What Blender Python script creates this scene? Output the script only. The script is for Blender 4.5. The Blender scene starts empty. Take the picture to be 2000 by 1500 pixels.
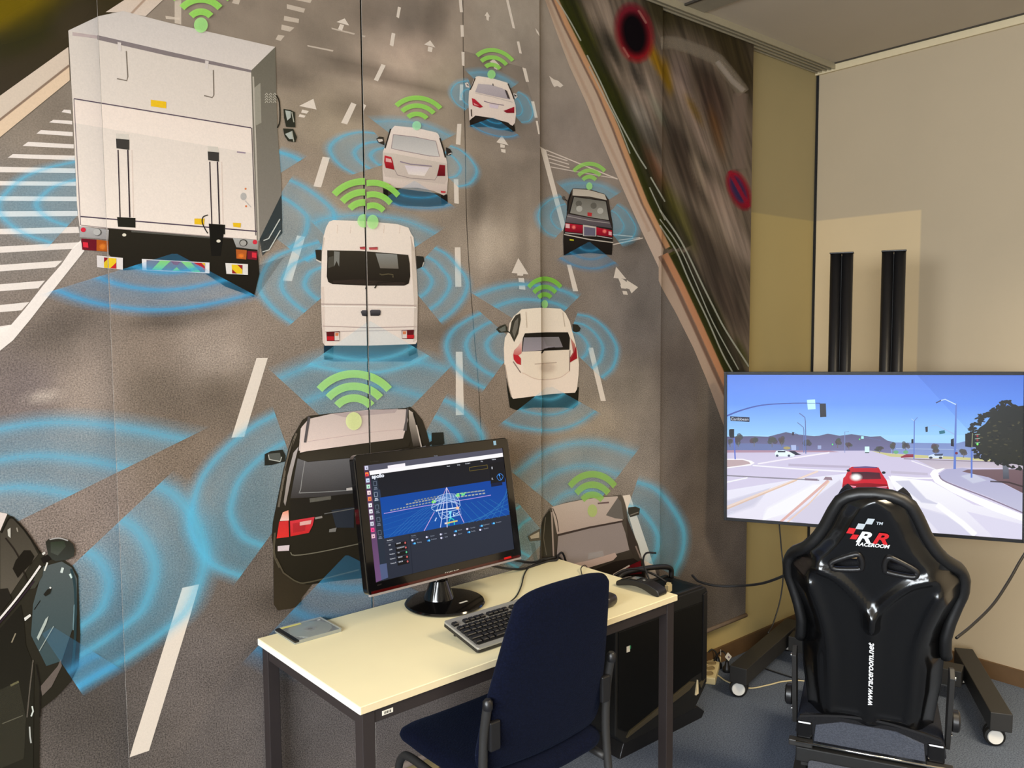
import bpy, bmesh, math, random
import numpy as np
from mathutils import Matrix, Vector, Euler
from mathutils.geometry import tessellate_polygon
random.seed(4)
SC = bpy.context.scene
COL = SC.collection
# ------------------------------------------------------------------ camera
YAW, PITCH, ROLL, FPX = math.radians(49.778), math.radians(-4.158), math.radians(0.380), 1597.0
CAM = np.array([-3.973, -2.262, 1.61])
_f = np.array([math.cos(PITCH)*math.cos(YAW), math.cos(PITCH)*math.sin(YAW), math.sin(PITCH)])
_r = np.array([math.sin(YAW), -math.cos(YAW), 0.0])
_d = np.cross(_f, _r)
_r2 = math.cos(ROLL)*_r + math.sin(ROLL)*_d
_d2 = -math.sin(ROLL)*_r + math.cos(ROLL)*_d
cam_data = bpy.data.cameras.new('camera'); cam = bpy.data.objects.new('camera', cam_data); COL.objects.link(cam)
cam_data.sensor_width = 36.0; cam_data.lens = FPX/2000*36.0; cam_data.clip_start = 0.05
mw = Matrix.Identity(4)
for i in range(3):
    mw[i][0] = _r2[i]; mw[i][1] = -_d2[i]; mw[i][2] = -_f[i]; mw[i][3] = CAM[i]
cam.matrix_world = mw
SC.camera = cam
# ------------------------------------------------------------------ world, lights, exposure
w = bpy.data.worlds.new('world'); SC.world = w; w.use_nodes = True
bg = w.node_tree.nodes['Background']; bg.inputs[0].default_value = (0.62, 0.76, 1.0, 1); bg.inputs[1].default_value = 1.0
def area(name, loc, target, sx, sy, power, color, spread=math.pi):
    L = bpy.data.lights.new(name, 'AREA'); L.shape = 'RECTANGLE'; L.size = sx; L.size_y = sy
    L.energy = power; L.color = color; L.spread = spread
    o = bpy.data.objects.new(name, L); COL.objects.link(o); o.location = loc
    d = Vector(target) - Vector(loc); o.rotation_euler = d.to_track_quat('-Z', 'Y').to_euler()
    return o
# daylight through the window of the far end wall, cool
area('window_daylight', (-6.50, -2.6, 1.75), (-2.5, -2.4, 0.35), 3.7, 1.6, 335, (0.93, 0.965, 1.0), math.radians(150))
# warm light of the louvred ceiling lamps behind and to the right of the camera
area('ceiling_lamp_light', (-1.35, -2.75, 2.86), (-1.35, -2.75, 0), 0.5, 1.5, 72, (1.0, 0.83, 0.58), math.radians(125))
area('ceiling_lamp_light', (-3.75, -3.65, 2.86), (-3.75, -3.65, 0), 0.5, 1.5, 36, (1.0, 0.83, 0.58), math.radians(125))
vs = SC.view_settings
vs.view_transform = 'Standard'; vs.look = 'None'; vs.exposure = 0.0; vs.gamma = 1.0; vs.use_curve_mapping = False
SC.cycles.transparent_max_bounces = 40
SC.cycles.max_bounces = 5; SC.cycles.diffuse_bounces = 3; SC.cycles.glossy_bounces = 3; SC.cycles.caustics_reflective = False; SC.cycles.caustics_refractive = False
EXP = 2.0**vs.exposure
# ------------------------------------------------------------------ helpers: colour, materials
def lin(c):
    return tuple((x/255/12.92) if x/255 <= 0.04045 else ((x/255+0.055)/1.055)**2.4 for x in c[:3])
def nodes(name):
    m = bpy.data.materials.new(name); m.use_nodes = True; nt = m.node_tree
    return m, nt, nt.nodes['Principled BSDF']
def N(nt, t, **kw):
    n = nt.nodes.new(t)
    for k, v in kw.items(): setattr(n, k, v)
    return n
def mat(name, rgb, rough=0.5, metal=0.0, spec=0.5, noise=0.06, scale=40.0, bump=0.0, coat=0.0, trans=0.0, alpha=1.0):
    """plain surface with a little procedural variation of colour and relief"""
    m, nt, b = nodes(name); c = lin(rgb)
    tc = N(nt, 'ShaderNodeTexCoord'); no = N(nt, 'ShaderNodeTexNoise'); no.inputs['Scale'].default_value = scale
    no.inputs['Detail'].default_value = 3
    nt.links.new(tc.outputs['Object'], no.inputs['Vector'])
    mr = N(nt, 'ShaderNodeMapRange'); mr.inputs[1].default_value = 0.25; mr.inputs[2].default_value = 0.75
    mr.inputs[3].default_value = 1-noise; mr.inputs[4].default_value = 1+noise
    nt.links.new(no.outputs['Fac'], mr.inputs[0])
    mx = N(nt, 'ShaderNodeVectorMath', operation='SCALE'); mx.inputs[0].default_value = c
    nt.links.new(mr.outputs[0], mx.inputs['Scale']); nt.links.new(mx.outputs[0], b.inputs['Base Color'])
    b.inputs['Roughness'].default_value = rough; b.inputs['Metallic'].default_value = metal
    b.inputs['Specular IOR Level'].default_value = spec; b.inputs['Coat Weight'].default_value = coat
    b.inputs['Transmission Weight'].default_value = trans; b.inputs['Alpha'].default_value = alpha
    if bump:
        bp = N(nt, 'ShaderNodeBump'); bp.inputs['Strength'].default_value = bump; bp.inputs['Distance'].default_value = 0.003
        nt.links.new(no.outputs['Fac'], bp.inputs['Height']); nt.links.new(bp.outputs[0], b.inputs['Normal'])
    return m
def emit(name, rgb, s=1.0):
    m, nt, b = nodes(name); c = lin(rgb)
    b.inputs['Base Color'].default_value = (0, 0, 0, 1); b.inputs['Emission Color'].default_value = (*c, 1)
    b.inputs['Emission Strength'].default_value = s/EXP; b.inputs['Roughness'].default_value = 0.4
    b.inputs['Specular IOR Level'].default_value = 0.1
    return m
# ------------------------------------------------------------------ helpers: objects
def obj(name, me, m=None, parent=None, smooth=False):
    o = bpy.data.objects.new(name, me); COL.objects.link(o)
    if m is not None and not me.materials:
        for k in (m if isinstance(m, (list, tuple)) else [m]): me.materials.append(k)
    if parent is not None: o.parent = parent
    if smooth:
        me.polygons.foreach_set('use_smooth', [True]*len(me.polygons))
    return o
def tag(o, label, cat=None, group=None, kind=None):
    o['label'] = label
    if cat: o['category'] = cat
    if group: o['group'] = group
    if kind: o['kind'] = kind
    return o
def thing(name, label, cat, loc=(0, 0, 0), rz=0.0, group=None):
    o = bpy.data.objects.new(name, None); COL.objects.link(o); o.location = loc; o.rotation_euler = (0, 0, rz)
    o.empty_display_size = 0.05
    return tag(o, label, cat, group)
def bm_mesh(bm, name):
    me = bpy.data.meshes.new(name); bm.normal_update(); bm.to_mesh(me); bm.free(); return me
def py_mesh(name, v, f):
    me = bpy.data.meshes.new(name); me.from_pydata([tuple(map(float, p)) for p in v], [], f); me.update(); return me
def box(name, size, loc, m, parent=None, bevel=0.0, rot=None, seg=2, kind=None):
    bm = bmesh.new(); bmesh.ops.create_cube(bm, size=1.0)
    bmesh.ops.scale(bm, vec=size, verts=bm.verts)
    if bevel: bmesh.ops.bevel(bm, geom=list(bm.edges), offset=bevel, segments=seg, affect='EDGES', profile=0.5)
    o = obj(name, bm_mesh(bm, name), m, parent); o.location = loc
    if rot: o.rotation_euler = rot
    if kind: o['kind'] = kind
    return o
def catmull(pts, n=6, closed=False):
    P = [np.array(p, float) for p in pts]; out = []; L = len(P)
    R = range(L) if closed else range(L-1)
    for i in R:
        p1, p2 = P[i], P[(i+1) % L]
        p0 = P[(i-1) % L] if (closed or i > 0) else 2*p1-p2
        p3 = P[(i+2) % L] if (closed or i+2 < L) else 2*p2-p1
        for k in range(n):
            t = k/n
            out.append(0.5*((2*p1)+(-p0+p2)*t+(2*p0-5*p1+4*p2-p3)*t*t+(-p0+3*p1-3*p2+p3)*t**3))
    if not closed: out.append(P[-1])
    return out
def tube(name, pts, r, m, parent=None, n=10, curve=True, sub=6, closed=False, flat=1.0):
    Q = catmull(pts, sub, closed) if curve else [np.array(p, float) for p in pts]
    rr = r if callable(r) else (lambda t: r)
    V = []; Fc = []; L = len(Q); up = np.array([0.13, 0.31, 0.94])
    prev = None
    for i, q in enumerate(Q):
        a = Q[(i+1) % L] if (closed or i+1 < L) else q; b = Q[i-1] if (closed or i > 0) else q
        t = a-b; t /= (np.linalg.norm(t)+1e-12)
        u = (np.cross(t, up) if prev is None else prev-t*(prev@t)); u /= (np.linalg.norm(u)+1e-12); prev = u
        v = np.cross(t, u); R = rr(i/max(1, L-1))
        for k in range(n):
            an = 2*math.pi*k/n; V.append(q+R*(math.cos(an)*u+flat*math.sin(an)*v))
    for i in range(L if closed else L-1):
        j = (i+1) % L
        for k in range(n):
            l = (k+1) % n; Fc.append((i*n+k, i*n+l, j*n+l, j*n+k))
    if not closed:
        Fc.append(tuple(range(n))[::-1]); Fc.append(tuple(range((L-1)*n, L*n)))
    o = obj(name, py_mesh(name, V, Fc), m, parent, smooth=True); return o
def lathe(name, prof, m, parent=None, loc=(0, 0, 0), n=40, sx=1.0, sy=1.0, rot=None):
    V = []; Fc = []
    for (r, z) in prof:
        for k in range(n):
            a = 2*math.pi*k/n; V.append((r*math.cos(a)*sx, r*math.sin(a)*sy, z))
    for i in range(len(prof)-1):
        for k in range(n):
            l = (k+1) % n; Fc.append((i*n+k, i*n+l, (i+1)*n+l, (i+1)*n+k))
    Fc.append(tuple(range(n))[::-1]); Fc.append(tuple(range((len(prof)-1)*n, len(prof)*n)))
    o = obj(name, py_mesh(name, V, Fc), m, parent); o.location = loc
    if rot: o.rotation_euler = rot
    return autosmooth(o)
def autosmooth(o, ang=40):
    me = o.data
    me.polygons.foreach_set('use_smooth', [True]*len(me.polygons))
    bm = bmesh.new(); bm.from_mesh(me)
    for e in bm.edges:
        if len(e.link_faces) == 2 and e.calc_face_angle(0) > math.radians(ang): e.smooth = False
    bm.to_mesh(me); bm.free(); return o
def prism(name, poly, d0, d1, m, parent=None, axis='y', bevel=0.0, loc=(0, 0, 0), rot=None):
    """polygon (a,b) extruded along an axis: y -> (a,d,b), z -> (a,b,d), x -> (d,a,b)"""
    mk = {'y': lambda a, b, d: (a, d, b), 'z': lambda a, b, d: (a, b, d), 'x': lambda a, b, d: (d, a, b)}[axis]
    bm = bmesh.new()
    A = [bm.verts.new(mk(a, b, d0)) for a, b in poly]; B = [bm.verts.new(mk(a, b, d1)) for a, b in poly]
    n = len(poly); bm.faces.new(A); bm.faces.new(B[::-1])
    for i in range(n): bm.faces.new((A[i], B[i], B[(i+1) % n], A[(i+1) % n]))
    bmesh.ops.recalc_face_normals(bm, faces=bm.faces)
    if bevel: bmesh.ops.bevel(bm, geom=list(bm.edges), offset=bevel, segments=2, affect='EDGES', profile=0.5)
    o = obj(name, bm_mesh(bm, name), m, parent); o.location = loc
    if rot: o.rotation_euler = rot
    return o
def rrect(w, h, r, n=5):
    out = []
    for cx, cy, a0 in ((w/2-r, h/2-r, 0), (-w/2+r, h/2-r, 90), (-w/2+r, -h/2+r, 180), (w/2-r, -h/2+r, 270)):
        for k in range(n+1):
            a = math.radians(a0+90*k/n); out.append((cx+r*math.cos(a), cy+r*math.sin(a)))
    return out
def text(name, s, size, m, parent, mtx, align='LEFT', shear=0.0, sx=1.0, bold=0.0, space=1.0):
    cu = bpy.data.curves.new(name, 'FONT'); cu.body = s; cu.size = size; cu.align_x = align; cu.align_y = 'CENTER'
    cu.shear = shear; cu.offset = bold; cu.space_character = space; cu.materials.append(m); cu.resolution_u = 3
    o = bpy.data.objects.new(name, cu); COL.objects.link(o)
    me = bpy.data.meshes.new_from_object(o); bpy.data.objects.remove(o); bpy.data.curves.remove(cu)
    if not me.materials: me.materials.append(m)
    o = bpy.data.objects.new(name, me); COL.objects.link(o); o.parent = parent
    o.matrix_basis = mtx @ Matrix.Scale(sx, 4, (1, 0, 0)); return o
# ------------------------------------------------------------------ flat prints on real planes
class Frame:
    """a plane in the room: origin O, U to the right, V up, N towards the room; reads the place of a print on it from the photograph"""
    def __init__(s, O, yaw, tilt=0.0, roll=0.0):
        a, b, r = map(math.radians, (yaw, tilt, roll)); s.O = np.array(O, float)
        U = np.array([math.cos(a), math.sin(a), 0]); fw = np.array([-math.sin(a), math.cos(a), 0])
        V = np.array([0, 0, 1.0])*math.cos(b) - fw*math.sin(b)
        s.U = U*math.cos(r)+V*math.sin(r); s.V = V*math.cos(r)-U*math.sin(r)
        s.A = np.cross(s.V, s.U)  # away from the room
        s.A = s.A if s.A @ fw > 0 else -s.A
    def matrix(s):
        m = Matrix.Identity(4)
        for i in range(3): m[i][0] = s.U[i]; m[i][1] = s.A[i]; m[i][2] = s.V[i]; m[i][3] = s.O[i]
        return m
    def uv(s, x, y):
        r = _r2*((x-1000)/FPX) + _d2*((y-750)/FPX) + _f
        t = ((s.O-CAM) @ s.A)/(r @ s.A); P = CAM+r*t-s.O
        return float(P @ s.U), float(P @ s.V)
class Art:
    """collects coloured flat shapes, keyed by the printed thing they belong to"""
    def __init__(s): s.g = {}; s.n = 0; s.auto = 0
    def tri(s, g, layer, P, Cc, opaque): s.g.setdefault(g, []).append(((layer, s.n), P, Cc, opaque))
    def own(s, g):
        """a key of its own for the next printed mark of this kind"""
        s.auto += 1; return '%s:%d' % (g, s.auto)
    def poly(s, g, layer, pts, c, c2=None, ax='v', a=1.0, a2=None, smooth=0, f=0.0):
        s.n += 1
        P = [np.array(p, float) for p in pts]
        if smooth: P = catmull(P, smooth, True)
        xs = np.array(P); k = 1 if ax == 'v' else 0; lo, hi = xs[:, k].min(), xs[:, k].max()
        c2 = c2 or c; a2 = a if a2 is None else a2
        def cc(p):
            t = min(1.0, max(0.0, (p[k]-lo)/max(1e-6, hi-lo)))
            return tuple(c[i]*(1-t)+c2[i]*t for i in range(3))+(a*(1-t)+a2*t,)
        for t in tessellate_polygon([[Vector((p[0], p[1], 0)) for p in P]]):
            s.tri(g, layer, [P[i] for i in t], [cc(P[i]) for i in t], min(a, a2) >= 1)
        if f:
            n = len(P); area2 = sum(P[i][0]*P[(i+1) % n][1]-P[(i+1) % n][0]*P[i][1] for i in range(n)); sg = 1 if area2 > 0 else -1
            O = []
            for i in range(n):
                e1 = P[i]-P[i-1]; e2 = P[(i+1) % n]-P[i]
                nn = np.array([e1[1], -e1[0]])/(np.linalg.norm(e1)+1e-9)+np.array([e2[1], -e2[0]])/(np.linalg.norm(e2)+1e-9)
                nn = nn/(np.linalg.norm(nn)+1e-9)*sg; O.append(P[i]+nn*f)
            for i in range(n):
                j = (i+1) % n; ci, cj = cc(P[i]), cc(P[j]); zi, zj = ci[:3]+(0,), cj[:3]+(0,)
                s.tri(g, layer, [P[i], P[j], O[j]], [ci, cj, zj], False); s.tri(g, layer, [P[i], O[j], O[i]], [ci, zj, zi], False)
    def line(s, g, layer, pts, wd, c, a=1.0, curve=0, soft=0.0, w2=None):
        s.n += 1
        P = catmull(pts, curve) if curve else [np.array(p, float) for p in pts]
        n = len(P); Nn = []
        for i in range(n):
            t = P[min(n-1, i+1)]-P[max(0, i-1)]; t /= (np.linalg.norm(t)+1e-9); Nn.append(np.array([-t[1], t[0]]))
        W = [(wd+((w2 if w2 is not None else wd)-wd)*i/max(1, n-1))/2 for i in range(n)]
        col = tuple(c)+(a,); z = tuple(c)+(0,)
        def band(o0, o1, c0, c1, op):
            for i in range(n-1):
                A0 = P[i]+Nn[i]*o0(i); A1 = P[i]+Nn[i]*o1(i); B0 = P[i+1]+Nn[i+1]*o0(i+1); B1 = P[i+1]+Nn[i+1]*o1(i+1)
                s.tri(g, layer, [A0, B0, B1], [c0, c0, c1], op); s.tri(g, layer, [A0, B1, A1], [c0, c1, c1], op)
        band(lambda i: -W[i], lambda i: W[i], col, col, a >= 1)
        if soft:
            band(lambda i: W[i], lambda i: W[i]+soft, col, z, False); band(lambda i: -W[i], lambda i: -W[i]-soft, col, z, False)
    def ell(s, g, layer, cx, cy, rx, ry, c, c2=None, a=1.0, rot=0.0, f=0.0, n=24, a2=None):
        r = math.radians(rot); pts = []
        for k in range(n):
            t = 2*math.pi*k/n; x, y = rx*math.cos(t), ry*math.sin(t)
            pts.append((cx+x*math.cos(r)-y*math.sin(r), cy+x*math.sin(r)+y*math.cos(r)))
        s.poly(g, layer, pts, c, c2, a=a, f=f, a2=a2)
    def blob(s, g, layer, cx, cy, rx, ry, c, a=1.0, rot=0.0, n=20):
        """soft spot: full in the middle, gone at the rim"""
        s.n += 1
        r = math.radians(rot); prev = None; rings = [(0.0, a), (0.45, a), (0.72, a*0.72), (0.95, a*0.3), (1.25, 0.0)]
        def pt(q, k):
            t = 2*math.pi*k/n; x, y = q*rx*math.cos(t), q*ry*math.sin(t)
            return np.array([cx+x*math.cos(r)-y*math.sin(r), cy+x*math.sin(r)+y*math.cos(r)])
        for (q0, a0), (q1, a1) in zip(rings, rings[1:]):
            for k in range(n):
                A, B, Cc, D = pt(q0, k), pt(q0, k+1), pt(q1, k+1), pt(q1, k); c0 = tuple(c)+(a0,); c1 = tuple(c)+(a1,)
                if q0 > 0: s.tri(g, layer, [A, B, Cc], [c0, c0, c1], False)
                s.tri(g, layer, [A, Cc, D], [c0, c1, c1], False)
    def fan(s, g, layer, apex, outer, arcs=(0.97, 0.68), c=(92, 182, 214), base=0.30, peak=0.6, s0=0.12, wd=0.045, nt=7, tail=1.09):
        """fan of sensor waves: straight sides from the apex, soft bright arcs"""
        s.n += 1
        A = np.array(apex, float); O = catmull(outer, nt)
        S = sorted(set([s0, tail]+[min(tail, max(s0, q+k*wd)) for q in arcs for k in (-3.2, -2.0, -1.2, -0.6, 0, 0.6, 1.2, 2.0)]))
        def al(q):
            b = base*(1.0 if q <= arcs[0] else max(0, (tail-q)/(tail-arcs[0])))
            p = max(0.68*math.exp(-((q-z)/wd)**2)+0.32*math.exp(-((q-z)/(2.4*wd))**2) for z in arcs)
            return 0.0 if q >= tail-1e-6 else min(1.0, b+peak*p*(1 if q <= 1 else max(0, (tail-q)/(tail-1))))
        for q0, q1 in zip(S, S[1:]):
            c0, c1 = tuple(c)+(al(q0),), tuple(c)+(al(q1),)
            for i in range(len(O)-1):
                a0, b0, a1, b1 = A+q0*(O[i]-A), A+q0*(O[i+1]-A), A+q1*(O[i]-A), A+q1*(O[i+1]-A)
                s.tri(g, layer, [a0, b0, b1], [c0, c0, c1], False); s.tri(g, layer, [a0, b1, a1], [c0, c1, c1], False)
    def wifi(s, g, layer, cx, cy, rd, radii, th, sx=1.0, sy=1.0, a=0.9, c=(150, 214, 92), skew=0.0, half=48, dot=(160, 222, 130), da=0.85):
        s.n += 1
        s.ell(g, layer, cx, cy, rd*sx, rd*1.1*sy, dot, a=da)
        for R in radii:
            pts = []
            for k in range(17):
                t = math.radians(-half+2*half*k/16); pts.append((cx+skew*R*0.01+(R+th/2)*math.sin(t)*sx, cy-(R+th/2)*math.cos(t)*sy+skew*0.01*(R+th/2)*math.sin(t)))
            for k in range(16, -1, -1):
                t = math.radians(-half+2*half*k/16); pts.append((cx+skew*R*0.01+(R-th/2)*math.sin(t)*sx, cy-(R-th/2)*math.cos(t)*sy+skew*0.01*(R-th/2)*math.sin(t)))
            s.poly(g, layer, pts, c, a=a)
    def build(s, frame, parent, mats, names, clip=None, gain=1.0, eps=1.0e-5, keys=None, ink=False, base=0.0):
        out = {}; rank = {k: i+1 for i, k in enumerate(sorted({t[0] for v in s.g.values() for t in v}))}
        for g in (list(s.g) if keys is None else keys):
            V = []; Cl = []; MI = []
            for layer, P, Cc, op in s.g.get(g, []):
                T = [(frame.uv(*p), c) for p, c in zip(P, Cc)]
                poly = [(u, v, *lin(c), c[3]) for (u, v), c in T]
                if clip:
                    for sgn, lim in ((1, clip[0]), (-1, -clip[1])):
                        if not poly: break
                        Q = []
                        for i in range(len(poly)):
                            a, b = poly[i-1], poly[i]; da, db = sgn*a[0]-lim, sgn*b[0]-lim
                            if (da >= 0) != (db >= 0):
                                t = da/(da-db); Q.append(tuple(a[k]+(b[k]-a[k])*t for k in range(6)))
                            if db >= 0: Q.append(b)
                        poly = Q
                    if len(poly) >= 3 and len(clip) > 2:
                        for sgn, lim in ((1, clip[2]), (-1, -clip[3])):
                            Q = []
                            for i in range(len(poly)):
                                a, b = poly[i-1], poly[i]; da, db = sgn*a[1]-lim, sgn*b[1]-lim
                                if (da >= 0) != (db >= 0):
                                    t = da/(da-db); Q.append(tuple(a[k]+(b[k]-a[k])*t for k in range(6)))
                                if db >= 0: Q.append(b)
                            poly = Q
                            if not poly: break
                if len(poly) < 3: continue
                for i in range(1, len(poly)-1):
                    tr = [poly[0], poly[i], poly[i+1]]
                    ar = (tr[1][0]-tr[0][0])*(tr[2][1]-tr[0][1])-(tr[2][0]-tr[0][0])*(tr[1][1]-tr[0][1])
                    if abs(ar) < 1e-11: continue
                    if ar < 0: tr = [tr[0], tr[2], tr[1]]
                    for q in tr:
                        a_ = q[5]; k_ = gain
                        if ink and a_ < 1:  # light passes a see-through ink twice, in and out
                            b_ = 1-math.sqrt(max(0.0, 1-a_)); k_ = gain*(a_/b_ if b_ > 1e-6 else 2.0); a_ = b_
                        V.append((q[0], -base-eps*rank[layer], q[1])); Cl.append((q[2]*k_, q[3]*k_, q[4]*k_, a_))
                    MI.append(0 if op else 1)
            if not V: continue
            nm = names.get(g.split(':')[0], g)
            me = bpy.data.meshes.new(nm); nt_ = len(V)//3
            me.vertices.add(len(V)); me.vertices.foreach_set('co', np.array(V, 'f').ravel())
            me.loops.add(len(V)); me.loops.foreach_set('vertex_index', np.arange(len(V), dtype='i'))
            me.polygons.add(nt_); me.polygons.foreach_set('loop_start', np.arange(0, len(V), 3, dtype='i')); me.polygons.foreach_set('loop_total', np.full(nt_, 3, 'i'))
            me.polygons.foreach_set('material_index', np.array(MI, 'i'))
            ca = me.color_attributes.new('Col', 'FLOAT_COLOR', 'POINT'); ca.data.foreach_set('color', np.array(Cl, 'f').ravel())
            me.update(calc_edges=True); me.validate()
            out[g] = obj(nm, me, list(mats), parent)
        return out
def print_mats(name, kind):
    """kind 'print': ink on cloth; 'screen': light of a display. returns (opaque, blended)"""
    res = []
    for blend in (0, 1):
        m, nt, b = nodes(name+('_blend' if blend else '')); at = N(nt, 'ShaderNodeAttribute', attribute_name='Col')
        if kind == 'print':
            tc = N(nt, 'ShaderNodeTexCoord'); no = N(nt, 'ShaderNodeTexNoise'); no.inputs['Scale'].default_value = 260; no.inputs['Detail'].default_value = 2
            nt.links.new(tc.outputs['Object'], no.inputs['Vector'])
            mr = N(nt, 'ShaderNodeMapRange'); mr.inputs[1].default_value = 0.3; mr.inputs[2].default_value = 0.7; mr.inputs[3].default_value = 0.96; mr.inputs[4].default_value = 1.03
            nt.links.new(no.outputs['Fac'], mr.inputs[0]); sc = N(nt, 'ShaderNodeVectorMath', operation='SCALE')
            nt.links.new(at.outputs['Color'], sc.inputs[0]); nt.links.new(mr.outputs[0], sc.inputs['Scale'])
            b = N(nt, 'ShaderNodeBsdfDiffuse'); nt.links.new(sc.outputs[0], b.inputs['Color']); nt.links.new(b.outputs[0], nt.nodes['Material Output'].inputs['Surface'])
        else:
            b.inputs['Base Color'].default_value = (0.004, 0.004, 0.005, 1); b.inputs['Roughness'].default_value = 0.35; b.inputs['Specular IOR Level'].default_value = 0.15
            nt.links.new(at.outputs['Color'], b.inputs['Emission Color']); b.inputs['Emission Strength'].default_value = 1.0/EXP
        if blend:
            tr = N(nt, 'ShaderNodeBsdfTransparent'); mi = N(nt, 'ShaderNodeMixShader'); out = nt.nodes['Material Output']
            nt.links.new(at.outputs['Alpha'], mi.inputs[0]); nt.links.new(tr.outputs[0], mi.inputs[1]); nt.links.new(b.outputs[0], mi.inputs[2]); nt.links.new(mi.outputs[0], out.inputs['Surface'])
        res.append(m)
    return res
# ------------------------------------------------------------------ room shell
H = 2.905; XE, YB = -6.6, -5.4
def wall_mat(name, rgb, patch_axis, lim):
    """painted wall; one stretch below 2.13 m has a lighter, warmer cream colour"""
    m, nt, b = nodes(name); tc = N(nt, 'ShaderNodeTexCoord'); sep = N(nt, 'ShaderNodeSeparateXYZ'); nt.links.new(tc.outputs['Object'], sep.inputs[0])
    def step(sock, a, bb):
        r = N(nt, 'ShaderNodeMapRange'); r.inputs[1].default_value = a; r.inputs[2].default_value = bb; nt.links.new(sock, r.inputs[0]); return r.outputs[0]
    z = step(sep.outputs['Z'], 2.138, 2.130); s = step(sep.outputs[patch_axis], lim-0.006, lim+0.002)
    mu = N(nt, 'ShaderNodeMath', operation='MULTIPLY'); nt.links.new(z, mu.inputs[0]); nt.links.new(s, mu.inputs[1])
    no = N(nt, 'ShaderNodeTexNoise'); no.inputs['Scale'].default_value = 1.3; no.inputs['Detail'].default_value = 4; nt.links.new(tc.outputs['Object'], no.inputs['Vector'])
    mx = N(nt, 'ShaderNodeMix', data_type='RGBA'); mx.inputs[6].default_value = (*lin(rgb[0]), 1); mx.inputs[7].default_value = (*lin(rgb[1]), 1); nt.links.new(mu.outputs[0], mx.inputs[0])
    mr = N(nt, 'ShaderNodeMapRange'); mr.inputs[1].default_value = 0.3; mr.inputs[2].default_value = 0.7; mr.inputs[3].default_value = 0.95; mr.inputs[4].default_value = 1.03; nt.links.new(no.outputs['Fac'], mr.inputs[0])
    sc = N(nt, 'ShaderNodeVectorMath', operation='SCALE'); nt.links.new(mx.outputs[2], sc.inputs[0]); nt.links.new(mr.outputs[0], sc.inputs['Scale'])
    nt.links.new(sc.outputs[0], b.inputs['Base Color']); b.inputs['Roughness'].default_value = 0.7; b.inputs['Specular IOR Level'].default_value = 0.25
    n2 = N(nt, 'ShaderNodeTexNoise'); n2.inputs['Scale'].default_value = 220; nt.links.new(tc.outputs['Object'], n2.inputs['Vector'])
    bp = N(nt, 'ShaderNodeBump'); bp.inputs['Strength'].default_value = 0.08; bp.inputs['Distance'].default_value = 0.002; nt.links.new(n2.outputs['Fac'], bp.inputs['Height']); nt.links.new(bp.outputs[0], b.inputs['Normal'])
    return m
M = {}
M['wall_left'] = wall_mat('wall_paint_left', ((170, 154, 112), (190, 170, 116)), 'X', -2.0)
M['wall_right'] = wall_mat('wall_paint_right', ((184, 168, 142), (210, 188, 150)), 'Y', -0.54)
M['wall_plain'] = mat('wall_paint', (214, 205, 186), 0.75, noise=0.03, scale=2, spec=0.2)
M['ceiling'] = mat('ceiling_paint', (196, 184, 166), 0.8, noise=0.03, scale=3, spec=0.2)
M['alu'] = mat('rail_aluminium', (176, 166, 140), 0.45, metal=0.2, noise=0.04)
M['alu_dark'] = mat('rail_groove', (58, 52, 44), 0.6)
M['trimpaint'] = mat('trim_paint', (216, 200, 164), 0.6, noise=0.03)
M['skirting'] = mat('baseboard_brown', (98, 74, 48), 0.55, noise=0.12, scale=12, bump=0.05)
M['slot'] = mat('black_joint', (10, 9, 9), 0.8)
M['strip'] = mat('ceiling_strip', (150, 142, 124), 0.6, noise=0.03)
M['white_frame'] = mat('window_frame_white', (232, 232, 228), 0.4, noise=0.02)
M['glass'] = mat('window_glass', (235, 245, 248), 0.02, trans=1.0, noise=0.0)
# carpet
m, nt, b = nodes('carpet'); tc = N(nt, 'ShaderNodeTexCoord')
n1 = N(nt, 'ShaderNodeTexNoise'); n1.inputs['Scale'].default_value = 190; n1.inputs['Detail'].default_value = 4; n1.inputs['Roughness'].default_value = 0.7
n2 = N(nt, 'ShaderNodeTexNoise'); n2.inputs['Scale'].default_value = 3.0; n2.inputs['Detail'].default_value = 3
cr = N(nt, 'ShaderNodeValToRGB'); cr.color_ramp.elements[0].position = 0.32; cr.color_ramp.elements[0].color = (*lin((58, 66, 80)), 1); cr.color_ramp.elements[1].position = 0.7; cr.color_ramp.elements[1].color = (*lin((122, 132, 150)), 1)
nt.links.new(tc.outputs['Object'], n1.inputs['Vector']); nt.links.new(tc.outputs['Object'], n2.inputs['Vector']); nt.links.new(n1.outputs['Fac'], cr.inputs[0])
mr = N(nt, 'ShaderNodeMapRange'); mr.inputs[3].default_value = 0.86; mr.inputs[4].default_value = 1.12; nt.links.new(n2.outputs['Fac'], mr.inputs[0])
sc = N(nt, 'ShaderNodeVectorMath', operation='SCALE'); nt.links.new(cr.outputs[0], sc.inputs[0]); nt.links.new(mr.outputs[0], sc.inputs['Scale']); nt.links.new(sc.outputs[0], b.inputs['Base Color'])
b.inputs['Roughness'].default_value = 0.95; b.inputs['Specular IOR Level'].default_value = 0.1
bp = N(nt, 'ShaderNodeBump'); bp.inputs['Strength'].default_value = 0.6; bp.inputs['Distance'].default_value = 0.004; nt.links.new(n1.outputs['Fac'], bp.inputs['Height']); nt.links.new(bp.outputs[0], b.inputs['Normal'])
M['carpet'] = m
def struct(o): o['kind'] = 'structure'; return o
def slab(name, lo, hi, m):
    lo, hi = np.array(lo, float), np.array(hi, float); bm = bmesh.new(); bmesh.ops.create_cube(bm, size=1)
    bmesh.ops.scale(bm, vec=hi-lo, verts=bm.verts); bmesh.ops.translate(bm, vec=(lo+hi)/2, verts=bm.verts)
    return struct(obj(name, bm_mesh(bm, name), m))
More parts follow.
